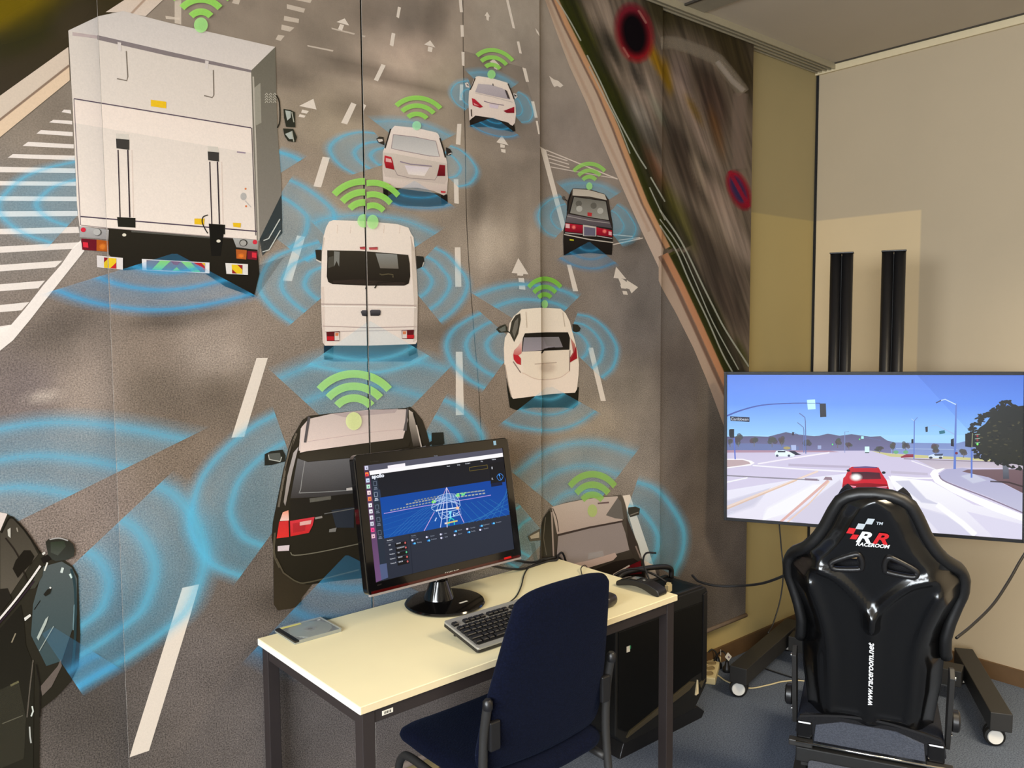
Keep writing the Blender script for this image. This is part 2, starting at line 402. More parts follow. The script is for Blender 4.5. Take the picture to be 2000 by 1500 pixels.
slab('floor', (XE, YB, -0.1), (0, 0, 0), M['carpet'])
slab('ceiling', (XE, YB, H), (0, 0, H+0.1), M['ceiling'])
slab('wall_left', (XE, 0, 0), (0.1, 0.1, H), M['wall_left'])
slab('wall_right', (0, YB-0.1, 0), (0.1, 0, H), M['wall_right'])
def holed_wall(name, axis, pos, thick, a0, a1, h0, h1, z0, z1):
    """wall with one rectangular window opening, as one mesh"""
    bm = bmesh.new()
    for lo, hi, zl, zh in ((a0, h0, 0, H), (h1, a1, 0, H), (h0, h1, 0, z0), (h0, h1, z1, H)):
        r = bmesh.ops.create_cube(bm, size=1)['verts']
        s = (thick, hi-lo, zh-zl) if axis == 'x' else (hi-lo, thick, zh-zl)
        c = (pos-thick/2, (lo+hi)/2, (zl+zh)/2) if axis == 'x' else ((lo+hi)/2, pos-thick/2, (zl+zh)/2)
        bmesh.ops.scale(bm, vec=s, verts=r); bmesh.ops.translate(bm, vec=c, verts=r)
    return struct(obj(name, bm_mesh(bm, name), M['wall_plain']))
holed_wall('wall_end', 'x', XE, 0.1, YB, 0, -4.5, -0.7, 0.9, 2.6)
slab('wall_back', (XE, YB-0.1, 0), (0, YB, H), M['wall_plain'])
def window(name, axis, pos, h0, h1, z0, z1):
    e = bpy.data.objects.new(name, None); COL.objects.link(e); e['kind'] = 'structure'
    mid, hw, zm, hz = (h0+h1)/2, (h1-h0), (z0+z1)/2, (z1-z0)
    def p(nm, a, z, wa, wz, m, t=0.05):
        sz, lc = ((t, wa, wz), (pos-0.05, a, z)) if axis == 'x' else ((wa, t, wz), (a, pos-0.05, z))
        box(nm, sz, lc, m, e)
    for z in (z0+0.025, z1-0.025): p('window_frame', mid, z, hw, 0.05, M['white_frame'])
    for k in range(4): p('mullion', h0+0.025+(hw-0.05)*k/3, zm, 0.05, hz-0.1, M['white_frame'])
    for k in range(3): p('pane', h0+0.025+(hw-0.05)*(k+0.5)/3, zm, (hw-0.2)/3, hz-0.1, M['glass'], 0.006)
window('window_1', 'x', XE, -4.5, -0.7, 0.9, 2.6)
M['lamp_glow'] = emit('lamp_diffuser', (255, 236, 200), 2.0)
for lx_, ly_, lb in ((-1.35, -2.75, 'louvred ceiling lamp nearer the right wall'), (-3.75, -3.65, 'louvred ceiling lamp behind the camera')):
    cl_ = thing('ceiling_light', lb, 'ceiling light', (lx_, ly_, H), 0, 'ceiling lamps')
    box('lamp_diffuser', (0.5, 1.5, 0.004), (0, 0, -0.012), M['lamp_glow'], cl_)
    for s_ in (-1, 1): box('lamp_frame', (0.03, 1.56, 0.03), (s_*0.265, 0, -0.015), M['white_frame'], cl_); box('lamp_frame', (0.5, 0.03, 0.03), (0, s_*0.765, -0.015), M['white_frame'], cl_)
slab('baseboard_left', (XE, -0.012, 0), (0, 0, 0.075), M['skirting'])
slab('baseboard_right', (-0.012, YB, 0), (0, -0.012, 0.075), M['skirting'])
slab('trim_1', (-0.016, YB, H-0.036), (0, 0, H-0.004), M['trimpaint'])
slab('trim_2', (-0.006, -0.013, 0.075), (0, -0.001, H-0.036), M['slot'])
slab('trim_3', (-1.21, YB, H-0.006), (-1.09, -0.108, H), M['strip'])
slab('trim_4', (-1.222, YB, H-0.008), (-1.21, -0.108, H), M['alu_dark'])
slab('trim_5', (-0.03, YB, H-0.004), (-0.016, -0.11, H), M['alu_dark'])
# curtain rail with its tracks
rail = thing('curtain_rail', 'beige aluminium multi-track curtain rail along the ceiling above the mural', 'curtain rail', (-2.6, 0, H))
box('rail_body', (5.2, 0.1, 0.010), (0, -0.058, -0.005), M['alu'], rail)
for k, y in enumerate((-0.106, -0.084, -0.0595, -0.034, -0.010)):
    box('track_lip', (5.2, 0.006, 0.020), (0, y, -0.019), M['alu'], rail)
for k, y in enumerate((-0.095, -0.072, -0.047, -0.022)):
    box('track_groove', (5.2, 0.016, 0.004), (0, y, -0.0105), M['alu_dark'], rail)
# ------------------------------------------------------------------ the printed mural on five hanging panels
def fr(y): return Frame((0, y, 0), 0)
YP = [-0.062, -0.095, -0.095, -0.072, -0.047]
x12 = fr(YP[1]).uv(221, 750)[0]; x23 = fr(YP[1]).uv(714, 500)[0]; x34 = fr(YP[2]).uv(1055, 400)[0]; x45 = fr(YP[3]).uv(1291, 600)[0]; x5 = fr(YP[4]).uv(1464, 640)[0]
XR = [(-4.10, x12+0.03), (x12, x23-0.0028), (x23+0.0028, x34), (x34-0.05, x45), (x45-0.05, x5)]
ZB = [0.205, 0.205, 0.205, 0.205, 0.215]; ZT = H-0.020
A = Art()
TONE = [((620, 60), (125, 112, 98)), ((800, 40), (112, 101, 90)), ((800, 110), (188, 166, 148)), ((1000, 50), (152, 140, 126)), ((640, 250), (150, 135, 115)), ((600, 330), (142, 127, 111)),
 ((860, 170), (160, 145, 125)), ((950, 400), (124, 111, 97)), ((970, 470), (164, 149, 132)), ((1050, 620), (124, 111, 99)), ((80, 240), (122, 110, 97)), ((60, 420), (118, 112, 106)), ((100, 650), (112, 100, 90)),
 ((160, 760), (142, 127, 115)), ((60, 760), (112, 100, 96)), ((300, 680), (128, 113, 100)), ((400, 680), (150, 135, 122)), ((300, 760), (112, 99, 86)), ((430, 760), (114, 101, 88)), ((180, 1000), (134, 119, 109)),
 ((350, 870), (124, 108, 93)), ((470, 1130), (100, 88, 78)), ((300, 1280), (96, 86, 78)), ((200, 1400), (92, 83, 75)), ((400, 1300), (106, 95, 87)), ((600, 1400), (112, 102, 95)), ((1150, 830), (144, 131, 114)),
 ((1230, 760), (128, 118, 106)), ((1000, 830), (126, 111, 96)), ((1250, 900), (140, 130, 119)), ((1350, 900), (92, 82, 73)), ((1330, 700), (98, 88, 80)), ((1420, 1100), (94, 84, 76)), ((1380, 1180), (94, 86, 80)), ((1370, 1000), (88, 78, 69)),
 ((1240, 640), (122, 113, 106)), ((1270, 560), (112, 104, 98)), ((1100, 230), (134, 122, 112)), ((1130, 280), (138, 125, 115)), ((1030, 1120), (124, 116, 104)), ((760, 600), (128, 113, 98)), ((930, 700), (128, 113, 99)),
 ((960, 560), (140, 126, 112)), ((700, 420), (146, 131, 113)), ((930, 180), (122, 110, 98)), ((1020, 330), (120, 108, 96)), ((870, 330), (146, 131, 113)), ((1060, 140), (140, 128, 116)), ((700, 1350), (110, 100, 94)), ((900, 1400), (112, 102, 95))]
TP = np.array([t[0] for t in TONE], float); TC = np.array([lin(t[1]) for t in TONE])*np.interp(TP[:, 1], [0, 500, 1000, 1400], [1.3, 1.2, 1.0, 0.95])[:, None]*np.where(TP[:, 1:2] > 1050, [[0.95, 1.0, 1.08]], [[1.0, 1.0, 1.0]])
def px_of(P):
    c = np.array(P, float)-CAM; return np.array([1000+FPX*(c@_r2)/(c@_f), 750+FPX*(c@_d2)/(c@_f)])
def tone(P):
    q = px_of(P); d2 = ((TP-q)**2).sum(1)+900.0; wt = 1/d2**1.5
    return (wt[:, None]*TC).sum(0)/wt.sum()
W_ = (234, 220, 204)
# --- lane markings
L = 'lane'
def mark(pts, c=W_, a=0.93, ly=2): A.poly(A.own('lane'), ly, pts, c, a=a)
for p in ([(120, 219), (125, 214), (138, 215), (139, 222)], [(96, 239), (104, 234), (141, 236), (141, 243)], [(71, 261), (80, 254), (142, 258), (142, 266)], [(44, 285), (55, 277), (144, 282), (144, 290)],
          [(15, 308), (25, 301), (146, 304), (146, 313)], [(-40, 327), (-30, 325), (147, 329), (147, 338), (-40, 336)], [(-60, 353), (148, 355), (148, 363), (-60, 362)], [(-60, 383), (150, 384), (150, 393), (-60, 392)],
          [(-80, 413), (151, 412), (152, 422), (-80, 424)], [(-80, 449), (153, 443), (155, 455), (-80, 459)], [(-80, 486), (158, 473), (142, 486), (-80, 498)], [(-80, 523), (122, 509), (108, 522), (-80, 536)],
          [(-80, 562), (88, 548), (75, 563), (-80, 575)], [(-80, 604), (57, 590), (42, 606), (-80, 617)], [(-80, 648), (24, 634), (10, 655), (-80, 662)]): mark(p, (236, 224, 214))
A.poly(A.own('lane'), 2.5, [(157, 470), (164, 490), (83, 592), (60, 622), (25, 664), (0, 684), (-90, 770), (-90, 720), (0, 641), (20, 637), (50, 602), (85, 557), (120, 517), (140, 488)], (240, 228, 218), a=0.95, f=1)
for p in ([(341, 0), (354, 0), (354, 48), (341, 45)], [(323, 31), (352, 35), (352, 39), (324, 37)], [(560, 8), (596, 17), (593, 25), (560, 17)], [(555, 31), (584, 37), (583, 45), (554, 40)], [(550, 48), (575, 54), (566, 62), (549, 58)],
          [(543, 68), (556, 70), (548, 80), (538, 77)], [(575, -8), (610, -2), (606, 6), (577, 0)], [(600, 88), (651, 98), (650, 101), (601, 91)], [(647, 54), (693, 65), (692, 68), (648, 57)], [(706, 69), (714, 70), (712, 73), (706, 71)],
          [(457, -4), (470, -2), (466, 9), (453, 6)]): mark(p, (216, 200, 182), 0.75)
for p in ([(673, 36), (682, 50), (657, 43)], [(664, 47), (672, 49), (668, 60), (660, 57)], [(612, 193), (618, 214), (584, 207)], [(590, 214), (603, 217), (599, 222), (588, 220)], [(585, 223), (597, 226), (594, 230), (583, 228)],
          [(686, 200), (696, 204), (678, 243), (666, 240)], [(710, 203), (715, 206), (709, 219), (707, 214)], [(630, 306), (644, 308), (627, 366), (612, 364)], [(580, 460), (596, 462), (570, 549), (552, 548)], [(501, 699), (523, 699), (477, 853), (452, 855)],
          [(356, 1148), (389, 1141), (371, 1203), (291, 1466), (253, 1479), (262, 1448)],
          [(777, 13), (783, 15), (779, 36), (774, 33)], [(765, 64), (772, 66), (768, 91), (761, 88)], [(745, 125), (753, 128), (738, 159), (730, 156)], [(896, 0), (902, 0), (904, 24), (898, 24)], [(899, 49), (905, 49), (906, 72), (900, 72)],
          [(901, 101), (907, 102), (907, 129), (902, 128)], [(898, 165), (905, 165), (903, 196), (897, 196)], [(893, 242), (901, 242), (899, 283), (890, 282)], [(886, 350), (895, 350), (896, 398), (887, 397)], [(888, 483), (899, 483), (901, 560), (889, 560)],
          [(890, 687), (903, 687), (906, 810), (890, 811)], [(988, 0), (993, 0), (1006, 56), (1001, 55)], [(1009, 81), (1014, 81), (1019, 105), (1014, 104)], [(1020, 132), (1027, 134), (1033, 160), (1027, 160)], [(1037, 198), (1043, 198), (1050, 230), (1044, 230)],
          [(1046, 236), (1050, 236), (1054, 262), (1051, 262)],
          [(840, 79), (850, 93), (828, 87)], [(836, 91), (845, 93), (843, 102), (835, 100)], [(964, 115), (976, 128), (956, 121)], [(966, 124), (972, 127), (971, 137), (964, 133)], [(980, 265), (993, 284), (969, 278)], [(977, 281), (986, 284), (985, 289), (977, 288)],
          [(978, 291), (987, 292), (987, 299), (979, 297)], [(1012, 504), (1032, 536), (999, 533)], [(1010, 533), (1022, 535), (1021, 539), (1010, 538)], [(1012, 543), (1023, 543), (1024, 552), (1013, 551)], [(1013, 557), (1025, 557), (1026, 566), (1014, 565)],
          [(1203, 521), (1223, 545), (1198, 543)], [(1207, 543), (1216, 545), (1224, 551), (1224, 547), (1246, 561), (1233, 573), (1229, 565), (1214, 560)], [(1211, 556), (1222, 559), (1223, 564), (1213, 563)], [(1215, 568), (1224, 569), (1226, 576), (1217, 575)],
          [(1107, 517), (1115, 517), (1129, 569), (1119, 569)], [(1148, 679), (1158, 679), (1183, 783), (1173, 783)], [(1216, 968), (1230, 966), (1285, 1130), (1264, 1130)], [(1054, 286), (1066, 293), (1104, 440), (1098, 452)],
          [(1072, 148), (1081, 155), (1090, 158), (1100, 167), (1094, 171), (1088, 168), (1082, 170), (1078, 163)], [(1045, 55), (1051, 62), (1054, 71), (1048, 64)], [(951, 23), (957, 33), (946, 31)], [(949, 31), (955, 32), (954, 41), (950, 39)]): mark(p)
for a, b_, wd in (((1066, 293), (1206, 350), 2.2), ((1069, 302), (1108, 314), 2.0), ((1071, 309), (1111, 321), 2.0), ((1073, 317), (1112, 328), 2.0), ((1075, 326), (1118, 334), 1.8), ((1110, 311), (1205, 349), 1.6), ((1118, 334), (1205, 349), 1.6),
                  ((1195, 458), (1236, 462), 2), ((1196, 478), (1255, 465), 2.4), ((1208, 469), (1250, 464), 1.6)): A.line(A.own('lane'), 2, [a, b_], wd, (226, 210, 196), 0.85)
A.line('crack', 1.2, [(904, 0), (905, 130), (908, 250), (912, 450), (925, 640), (935, 760), (942, 900)], 1.6, (52, 45, 38), 0.8, curve=4)
A.poly('newroad', 1.1, [(905, 99), (1020, 131), (1046, 215), (1055, 262), (1056, 300), (905, 270)], (84, 72, 60), a=0.35, a2=0.05)
# soft worn and oily patches of the road
WEAR = []; VERGE = []
for cx, cy, rx, ry, rot, c, a in ((700, 130, 90, 22, 12, (70, 60, 50), .55), (800, 165, 90, 16, 14, (74, 62, 50), .5), (790, 130, 60, 16, 10, (200, 180, 158), .4), (560, 150, 60, 30, 20, (84, 74, 64), .5), (690, 210, 60, 26, 15, (86, 74, 62), .45), (1000, 230, 40, 40, 0, (74, 66, 56), .4),
    (350, 620, 130, 26, -8, (58, 52, 46), .55), (120, 640, 90, 40, -20, (70, 62, 56), .4), (440, 700, 80, 40, 0, (176, 160, 146), .35), (420, 800, 120, 60, 0, (88, 76, 64), .4), (950, 470, 22, 70, 2, (190, 174, 156), .4), (930, 390, 18, 70, 2, (76, 66, 56), .45), (1020, 470, 16, 110, 0, (96, 84, 72), .35),
    (1260, 640, 50, 80, 0, (92, 86, 82), .45), (1225, 470, 40, 20, 20, (70, 62, 54), .5), (1160, 820, 60, 40, 0, (176, 160, 140), .35), (1330, 760, 50, 120, -8, (90, 80, 72), .5), (1330, 900, 50, 90, 0, (88, 78, 70), .4), (1400, 1040, 60, 110, 0, (126, 112, 100), .3), (700, 560, 40, 40, 0, (60, 52, 44), .3), (860, 650, 60, 30, 0, (70, 60, 48), .45),
    (160, 1350, 120, 160, 20, (46, 40, 34), .45), (90, 770, 40, 10, -10, (200, 184, 168), .5), (480, 1000, 60, 100, 10, (70, 62, 54), .2), (545, 1180, 60, 40, 20, (50, 44, 38), .5), (850, 40, 30, 60, 5, (84, 74, 64), .5), (720, 30, 40, 40, 0, (76, 66, 56), .4), (1000, 300, 60, 20, 0, (170, 154, 138), .3)):
    WEAR.append((cx, cy, rx, ry, c, a, rot))
# --- roadside on the left and the kerb on the right
R_ = 'roadside'
A.poly(R_, 2, [(-120, -60), (262, -60), (240, 3), (215, 25), (190, 34), (133, 92), (0, 187), (-120, 270)], (58, 50, 28), (62, 54, 46), f=3)
A.blob(R_, 2.2, 10, 10, 120, 60, (112, 92, 14), .85, -15); A.blob(R_, 2.2, 60, 60, 110, 40, (46, 46, 20), .6, -30); A.blob(R_, 2.2, 150, 40, 60, 40, (66, 56, 42), .6, -30)
A.poly(R_, 2.4, [(-120, 270), (0, 187), (133, 92), (135, 127), (0, 232), (-120, 320)], (212, 192, 172), (206, 190, 172)); A.poly(R_, 2.4, [(-120, 325), (0, 236), (135, 130), (136, 157), (0, 268), (-120, 362)], (222, 194, 164))
A.line(R_, 2.6, [(-120, 322), (0, 234), (135, 128)], 3.0, (140, 116, 98), .9, soft=1.5)
A.poly(R_, 2.4, [(206, 24), (243, 0), (262, -40), (340, -40), (318, 0), (284, 32), (240, 24)], (212, 190, 168), (214, 196, 180)); A.line(R_, 2.6, [(256, 27), (282, 0), (300, -40)], 2.5, (150, 120, 98), .7, soft=2)
K = 'kerb'
lk = [(1050, -40), (1064, 0), (1085, 60), (1112, 130), (1145, 202), (1164, 250), (1190, 310), (1220, 378), (1252, 450), (1290, 531)]
rk = [(1062, -40), (1078, 0), (1098, 46), (1130, 110), (1165, 180), (1194, 248), (1214, 300), (1252, 396), (1296, 484)]
lk5 = [(1286, 548), (1291, 560), (1320, 612), (1354, 680), (1380, 742), (1412, 828), (1440, 910)]; rk5 = [(1286, 500), (1318, 562), (1354, 640), (1390, 720), (1412, 768), (1440, 830)]
# --- blurred verge right of the kerb: its own cloth print with motion streaks
V_ = 'verge'
ok_ = [(1072, -40), (1086, 0), (1108, 46), (1140, 110), (1178, 182), (1204, 246), (1226, 300), (1264, 392), (1296, 462)]
ok5 = [(1286, 500), (1320, 552), (1332, 556), (1362, 616), (1396, 690), (1418, 742), (1440, 800), (1500, 900)]
B_ = 'blur'
A.poly(K, 2, lk+rk[::-1], (196, 172, 148), (206, 182, 164)); A.poly(K, 2, lk5+rk5[::-1], (190, 166, 146), (186, 158, 138))
for pts in ([p for p in rk], rk5): A.line(K, 2.3, [(x+2, y) for x, y in pts], 5, (128, 98, 82), .85, soft=2)
A.line(K, 2.4, [(x+8, y) for x, y in rk], 6, (210, 158, 116), .9, soft=3); A.line(K, 2.4, [(x+12, y-4) for x, y in rk5], 9, (206, 146, 108), .9, soft=3)
A.line(K, 2.5, [(1068, 0), (1092, 60), (1120, 126), (1155, 200), (1178, 258), (1202, 310), (1236, 384), (1268, 452)], 3, (170, 140, 120), .5, soft=3)
def streak(cx, cy, ln, wd, c, a, rot=62): VERGE.append((cx, cy, ln, wd, c, a, rot))
for i, off in enumerate((18, 30, 44)):
    g_ = [(x+off, y) for x, y in rk]; A.line(B_, 2, g_, 10+3*i, ((58, 62, 20), (46, 48, 22), (40, 40, 26))[i], (.9, .85, .7)[i], soft=8)
    g5 = [(x+off+4, y-6) for x, y in rk5]; A.line(B_, 2, g5, 12+3*i, ((66, 66, 20), (44, 46, 24), (38, 38, 28))[i], (.9, .85, .75)[i], soft=8)
for t in ((1140, 70, 60, 22, (112, 112, 18), .9), (1128, 30, 60, 18, (100, 100, 18), .8), (1200, 190, 90, 18, (108, 104, 14), .9), (1225, 250, 60, 16, (84, 92, 22), .8), (1165, 40, 50, 22, (148, 130, 112), .7), (1190, 90, 60, 14, (44, 42, 32), .8), (1205, 150, 70, 12, (156, 136, 118), .6),
          (1180, 20, 50, 20, (150, 132, 116), .8), (1262, 180, 60, 24, (160, 140, 124), .8), (1245, 150, 40, 12, (62, 56, 48), .9), (1250, 230, 60, 20, (150, 140, 128), .8), (1270, 270, 50, 14, (60, 56, 48), .7), (1278, 110, 46, 12, (148, 108, 14), .95), (1290, 135, 40, 9, (140, 104, 16), .9), (1275, 330, 60, 16, (136, 78, 44), .6), (1240, 300, 60, 12, (148, 136, 122), .6),
          (1290, 20, 60, 40, (50, 44, 22), .9), (1285, 215, 50, 10, (70, 100, 84), .35)): streak(*t)
for t in ((1380, 40, 150, 50, (54, 46, 22), .9, 22), (1440, 120, 120, 40, (56, 46, 24), .95, 62), (1380, 160, 70, 30, (58, 46, 36), .9, 50), (1304, 150, 40, 12, (136, 104, 16), .95, 80), (1330, 150, 50, 20, (122, 104, 94), .9, 75), (1345, 200, 70, 14, (158, 136, 122), .8, 62), (1355, 215, 40, 9, (128, 98, 20), .8, 62),
          (1395, 210, 70, 30, (72, 54, 44), .9, 70), (1330, 280, 60, 16, (60, 50, 42), .9, 62), (1370, 270, 90, 12, (146, 126, 112), .75, 62), (1400, 260, 60, 12, (110, 72, 30), .6, 75), (1340, 330, 90, 26, (64, 52, 42), .9, 62), (1365, 340, 50, 10, (150, 132, 112), .8, 70), (1385, 350, 50, 9, (46, 44, 34), .8, 70), (1410, 400, 80, 20, (142, 122, 108), .85, 60),
          (1440, 470, 70, 20, (150, 132, 118), .85, 60), (1310, 400, 60, 14, (84, 80, 16), .8, 75), (1340, 440, 70, 16, (78, 76, 16), .75, 70), (1375, 470, 90, 20, (58, 48, 38), .9, 64), (1400, 540, 90, 30, (64, 54, 46), .9, 64), (1430, 600, 70, 22, (84, 70, 60), .8, 64), (1430, 660, 50, 12, (112, 96, 80), .8, 64), (1400, 620, 60, 14, (58, 58, 14), .8, 66), (1450, 690, 40, 10, (58, 60, 18), .8, 66), (1440, 540, 60, 14, (90, 76, 66), .7, 64)):
    VERGE.append(t)
A.line(B_, 3, [(1290, 84), (1318, 84), (1360, 98), (1396, 114), (1412, 130), (1436, 160), (1452, 182)], 15, (136, 124, 108), .8, curve=5, soft=7); A.line(B_, 3, [(1446, 182), (1442, 250), (1444, 330)], 16, (128, 110, 98), .75, curve=4, soft=8)
A.line(B_, 3.2, [(1400, 120), (1430, 158), (1452, 178)], 5, (176, 164, 152), .7, soft=4)
A.ell(B_, 3.4, 1238, 64, 26, 48, (118, 34, 46), (142, 28, 34), rot=-12, f=16); A.ell(B_, 3.6, 1238, 66, 16, 32, (22, 17, 20), rot=-12, f=15)
A.line(B_, 3.8, [(1216, 92), (1228, 112)], 2, (176, 110, 100), .6, soft=2); A.line(B_, 3.8, [(1246, 20), (1262, 46)], 2, (176, 120, 110), .6, soft=2)
A.ell(B_, 3.4, 1443, 372, 13, 34, (148, 34, 50), (136, 34, 46), rot=-24, f=11); A.ell(B_, 3.6, 1441, 370, 6, 22, (58, 50, 84), rot=-24, f=9); A.line(B_, 3.8, [(1424, 334), (1462, 404)], 4, (156, 30, 48), .85, soft=3)
for pts, wd in (([(1072, -20), (1092, 8), (1112, 40), (1134, 80)], 1.6), ([(1146, 108), (1172, 160), (1200, 220), (1242, 298), (1262, 330)], 1.8), ([(1150, 130), (1180, 190), (1206, 240), (1230, 300)], 1.2), ([(1270, 346), (1284, 370), (1298, 394)], 1.8), ([(1268, 366), (1280, 392), (1298, 430)], 1.3),
                ([(1288, 410), (1330, 472), (1372, 558), (1392, 598), (1416, 644), (1462, 716)], 2.2), ([(1288, 440), (1320, 490), (1346, 550), (1382, 626), (1410, 690), (1432, 730)], 1.9), ([(1288, 428), (1326, 482), (1358, 552), (1392, 630), (1442, 722)], 1.2)):
    A.line(B_, 4, pts, wd, (176, 176, 160), .8, curve=4, soft=1.0)
OKX = np.array(ok_+[(1310, 500)], float); OK5 = np.array([(1280, 490)]+ok5, float)
def soft(q, c, spots):
    for cx, cy, rx, ry, col, a, rot in spots:
        r = math.radians(rot); dx, dy = q[0]-cx, q[1]-cy; u, v = dx*math.cos(r)+dy*math.sin(r), -dx*math.sin(r)+dy*math.cos(r)
        d = math.hypot(u/rx, v/ry)
        if d < 1.3:
            k = a*(1-sm_(d, 0.30, 1.3)); c = c*(1-k)+np.array(lin(col))*k
    return c
def sm_(x, a, b_): t = min(1, max(0, (x-a)/(b_-a))); return t*t*(3-2*t)
def cloth(P, panel):
    """printed tone of the cloth at a point and whether it is road (1) or blurred verge (0)"""
    q = px_of(P)
    if panel >= 3:
        K_ = OKX if panel == 3 else OK5
        if q[0] > np.interp(q[1], K_[:, 1], K_[:, 0])-2:
            return soft(q, np.array(lin((108, 94, 80))), VERGE), 0.0
    return soft(q, tone(P), WEAR), 1.0
# --- sensor wave fans (blue) under the vehicles
S_ = 'waves'
F3 = (0.97, 0.70, 0.42)
def fan(ap, ou, ly=3.0, **k):
    k['base'] = k.get('base', .3)*(0.62 if ly < 6 else 0.42); k['peak'] = k.get('peak', .6)*(0.95 if ly < 6 else 1.25); k['wd'] = 0.036; A.fan(A.own('waves'), ly, ap, ou, **k)
fan((175, 395), [(150, 311), (90, 324), (40, 344), (5, 374), (-14, 402), (2, 432), (42, 460), (97, 479)], arcs=(0.95, 0.55), base=.34, peak=.5)
fan((505, 440), [(568, 348), (600, 364), (640, 394), (658, 418), (655, 455), (640, 482), (600, 512)], arcs=(0.96, 0.62), base=.3)
fan((480, 380), [(545, 292), (572, 300), (592, 310)], arcs=(.95,), base=.5, s0=.3); fan((715, 545), [(606, 431), (640, 419), (715, 414), (790, 424), (830, 439), (858, 452)], arcs=(0.95, .7), base=.28, peak=.45)
fan((662, 552), [(622, 470), (570, 485), (530, 503), (507, 535), (502, 566), (520, 594), (546, 618), (568, 633)], arcs=F3); fan((790, 545), [(850, 482), (876, 497), (900, 524), (912, 540), (916, 560), (907, 584), (886, 610), (860, 630)], arcs=F3)
fan((710, 890), [(536, 731), (590, 708), (640, 692), (720, 684), (790, 690), (840, 702), (882, 714)], arcs=(.95, .66), base=.4, peak=.4, s0=.2)
fan((590, 960), [(536, 805), (490, 830), (440, 870), (400, 914), (378, 956), (364, 1020), (376, 1062), (402, 1100), (430, 1117), (466, 1130)], arcs=(.97, .62), base=.36, peak=.5)
fan((800, 900), [(868, 777), (892, 788), (920, 812), (936, 832), (947, 858), (945, 900), (930, 930)], arcs=F3); fan((780, 312), [(730, 258), (700, 256), (670, 262), (648, 274), (638, 290), (646, 309), (664, 327), (688, 341)], arcs=(.96, .62, .4))
fan((845, 318), [(880, 283), (900, 291), (920, 308), (934, 330), (932, 347), (918, 362), (896, 367)], arcs=(.95, .6)); fan((812, 300), [(722, 231), (760, 229), (800, 232), (840, 241), (888, 263)], arcs=(.9,), base=.55, peak=.25)
fan((965, 195), [(909, 138), (934, 135), (960, 138), (986, 148), (1011, 163)], arcs=(.9,), base=.6, peak=.2); fan((930, 197), [(914, 154), (890, 159), (878, 172), (877, 186), (889, 204), (908, 216)], arcs=(.92, .55), base=.5, peak=.4)
fan((985, 205), [(1012, 178), (1030, 189), (1040, 208), (1043, 224), (1035, 238), (1019, 241)], arcs=(.95, .6), base=.5, peak=.35); fan((1150, 415), [(1088, 358), (1116, 351), (1150, 352), (1184, 360), (1211, 376)], arcs=(.9,), base=.6, peak=.2)
fan((1120, 425), [(1094, 380), (1070, 388), (1052, 404), (1045, 422), (1052, 443), (1066, 458), (1084, 465)], arcs=(.93, .6), base=.5, peak=.35); fan((1175, 432), [(1206, 397), (1224, 409), (1238, 428), (1246, 445), (1243, 461), (1232, 473), (1214, 480)], arcs=(.93, .6), base=.5, peak=.35)
fan((1055, 655), [(923, 574), (960, 560), (1000, 552), (1040, 553), (1080, 559), (1108, 567), (1131, 579)], arcs=(.96, .68)); fan((1010, 672), [(937, 609), (910, 623), (880, 645), (867, 674), (876, 705), (892, 726), (916, 746), (945, 761)], arcs=F3)
fan((1105, 672), [(1127, 612), (1156, 619), (1184, 640), (1204, 670), (1207, 692), (1198, 720), (1176, 740)], arcs=F3); fan((1130, 1030), [(1001, 923), (1055, 882), (1100, 865), (1145, 859), (1187, 864), (1243, 882)], arcs=F3, base=.24, peak=.45)
fan((1200, 1065), [(1245, 936), (1282, 950), (1312, 982), (1335, 1020), (1341, 1052), (1335, 1088), (1318, 1125)], arcs=(.96, .6), base=.3); fan((1070, 1050), [(1014, 985), (980, 1010), (962, 1050), (975, 1090), (1010, 1112)], arcs=(.96, .6), base=.34)
fan((50, 1190), [(316, 940), (352, 962), (388, 1008), (408, 1060), (408, 1104), (394, 1150), (372, 1194), (330, 1232), (244, 1293), (154, 1346)], arcs=(.97, .70, .45), base=.36, peak=.5); fan((-30, 1050), [(-90, 850), (-40, 838), (0, 829), (70, 818), (140, 815), (222, 822), (300, 834), (345, 844), (376, 850)], arcs=(.96, .68, .42), base=.34, peak=.45)
# --- wifi signs (green)
G_ = 'wifi'
A.wifi(A.own('wifi'), 14, 391, 50, 13.5, (26, 50, 76), 13, a=.92); A.wifi(A.own('wifi'), 14, 812, 246, 8.5, (24, 41, 57), 9.5, sx=1.02, sy=.95, a=.95, skew=6, dot=(160, 226, 170)); A.wifi(A.own('wifi'), 14, 958, 146, 8, (19, 33, 47), 8, sx=1.0, sy=1.0, a=.92, skew=14)
A.wifi(A.own('wifi'), 14, 1149, 364, 6.5, (18, 30, 43), 7.5, sx=.95, sy=1.02, a=.8); A.wifi(A.own('wifi'), 14, 1062, 594, 7, (18, 32, 47), 8.5, sx=.9, sy=1.05, a=.9, c=(128, 196, 66)); A.wifi(A.own('wifi'), 14, 1155, 997, 10.5, (29, 47, 66), 12, sx=.9, sy=1.08, a=.85, c=(140, 186, 84), dot=(170, 190, 110))
# two signs printed across the joint of the second and third panel: each half on its own panel, a little apart
AL, AR = Art(), Art()
AL.wifi(AL.own('wifi'), 14, 707, 432, 12, (36, 56, 77), 13, sx=1.0, a=.92); AR.wifi(AR.own('wifi'), 14, 725, 434, 13, (33, 55, 78), 12, sx=.86, sy=.98, a=.92)
AL.wifi(AL.own('wifi'), 14, 688, 822, 16, (45, 68, 92), 15, sx=.98, a=.88, c=(164, 218, 122), dot=(214, 226, 150)); AR.wifi(AR.own('wifi'), 14, 690, 822, 16, (45, 68, 92), 15, sx=.98, a=.88, c=(164, 218, 110), dot=(214, 226, 150))
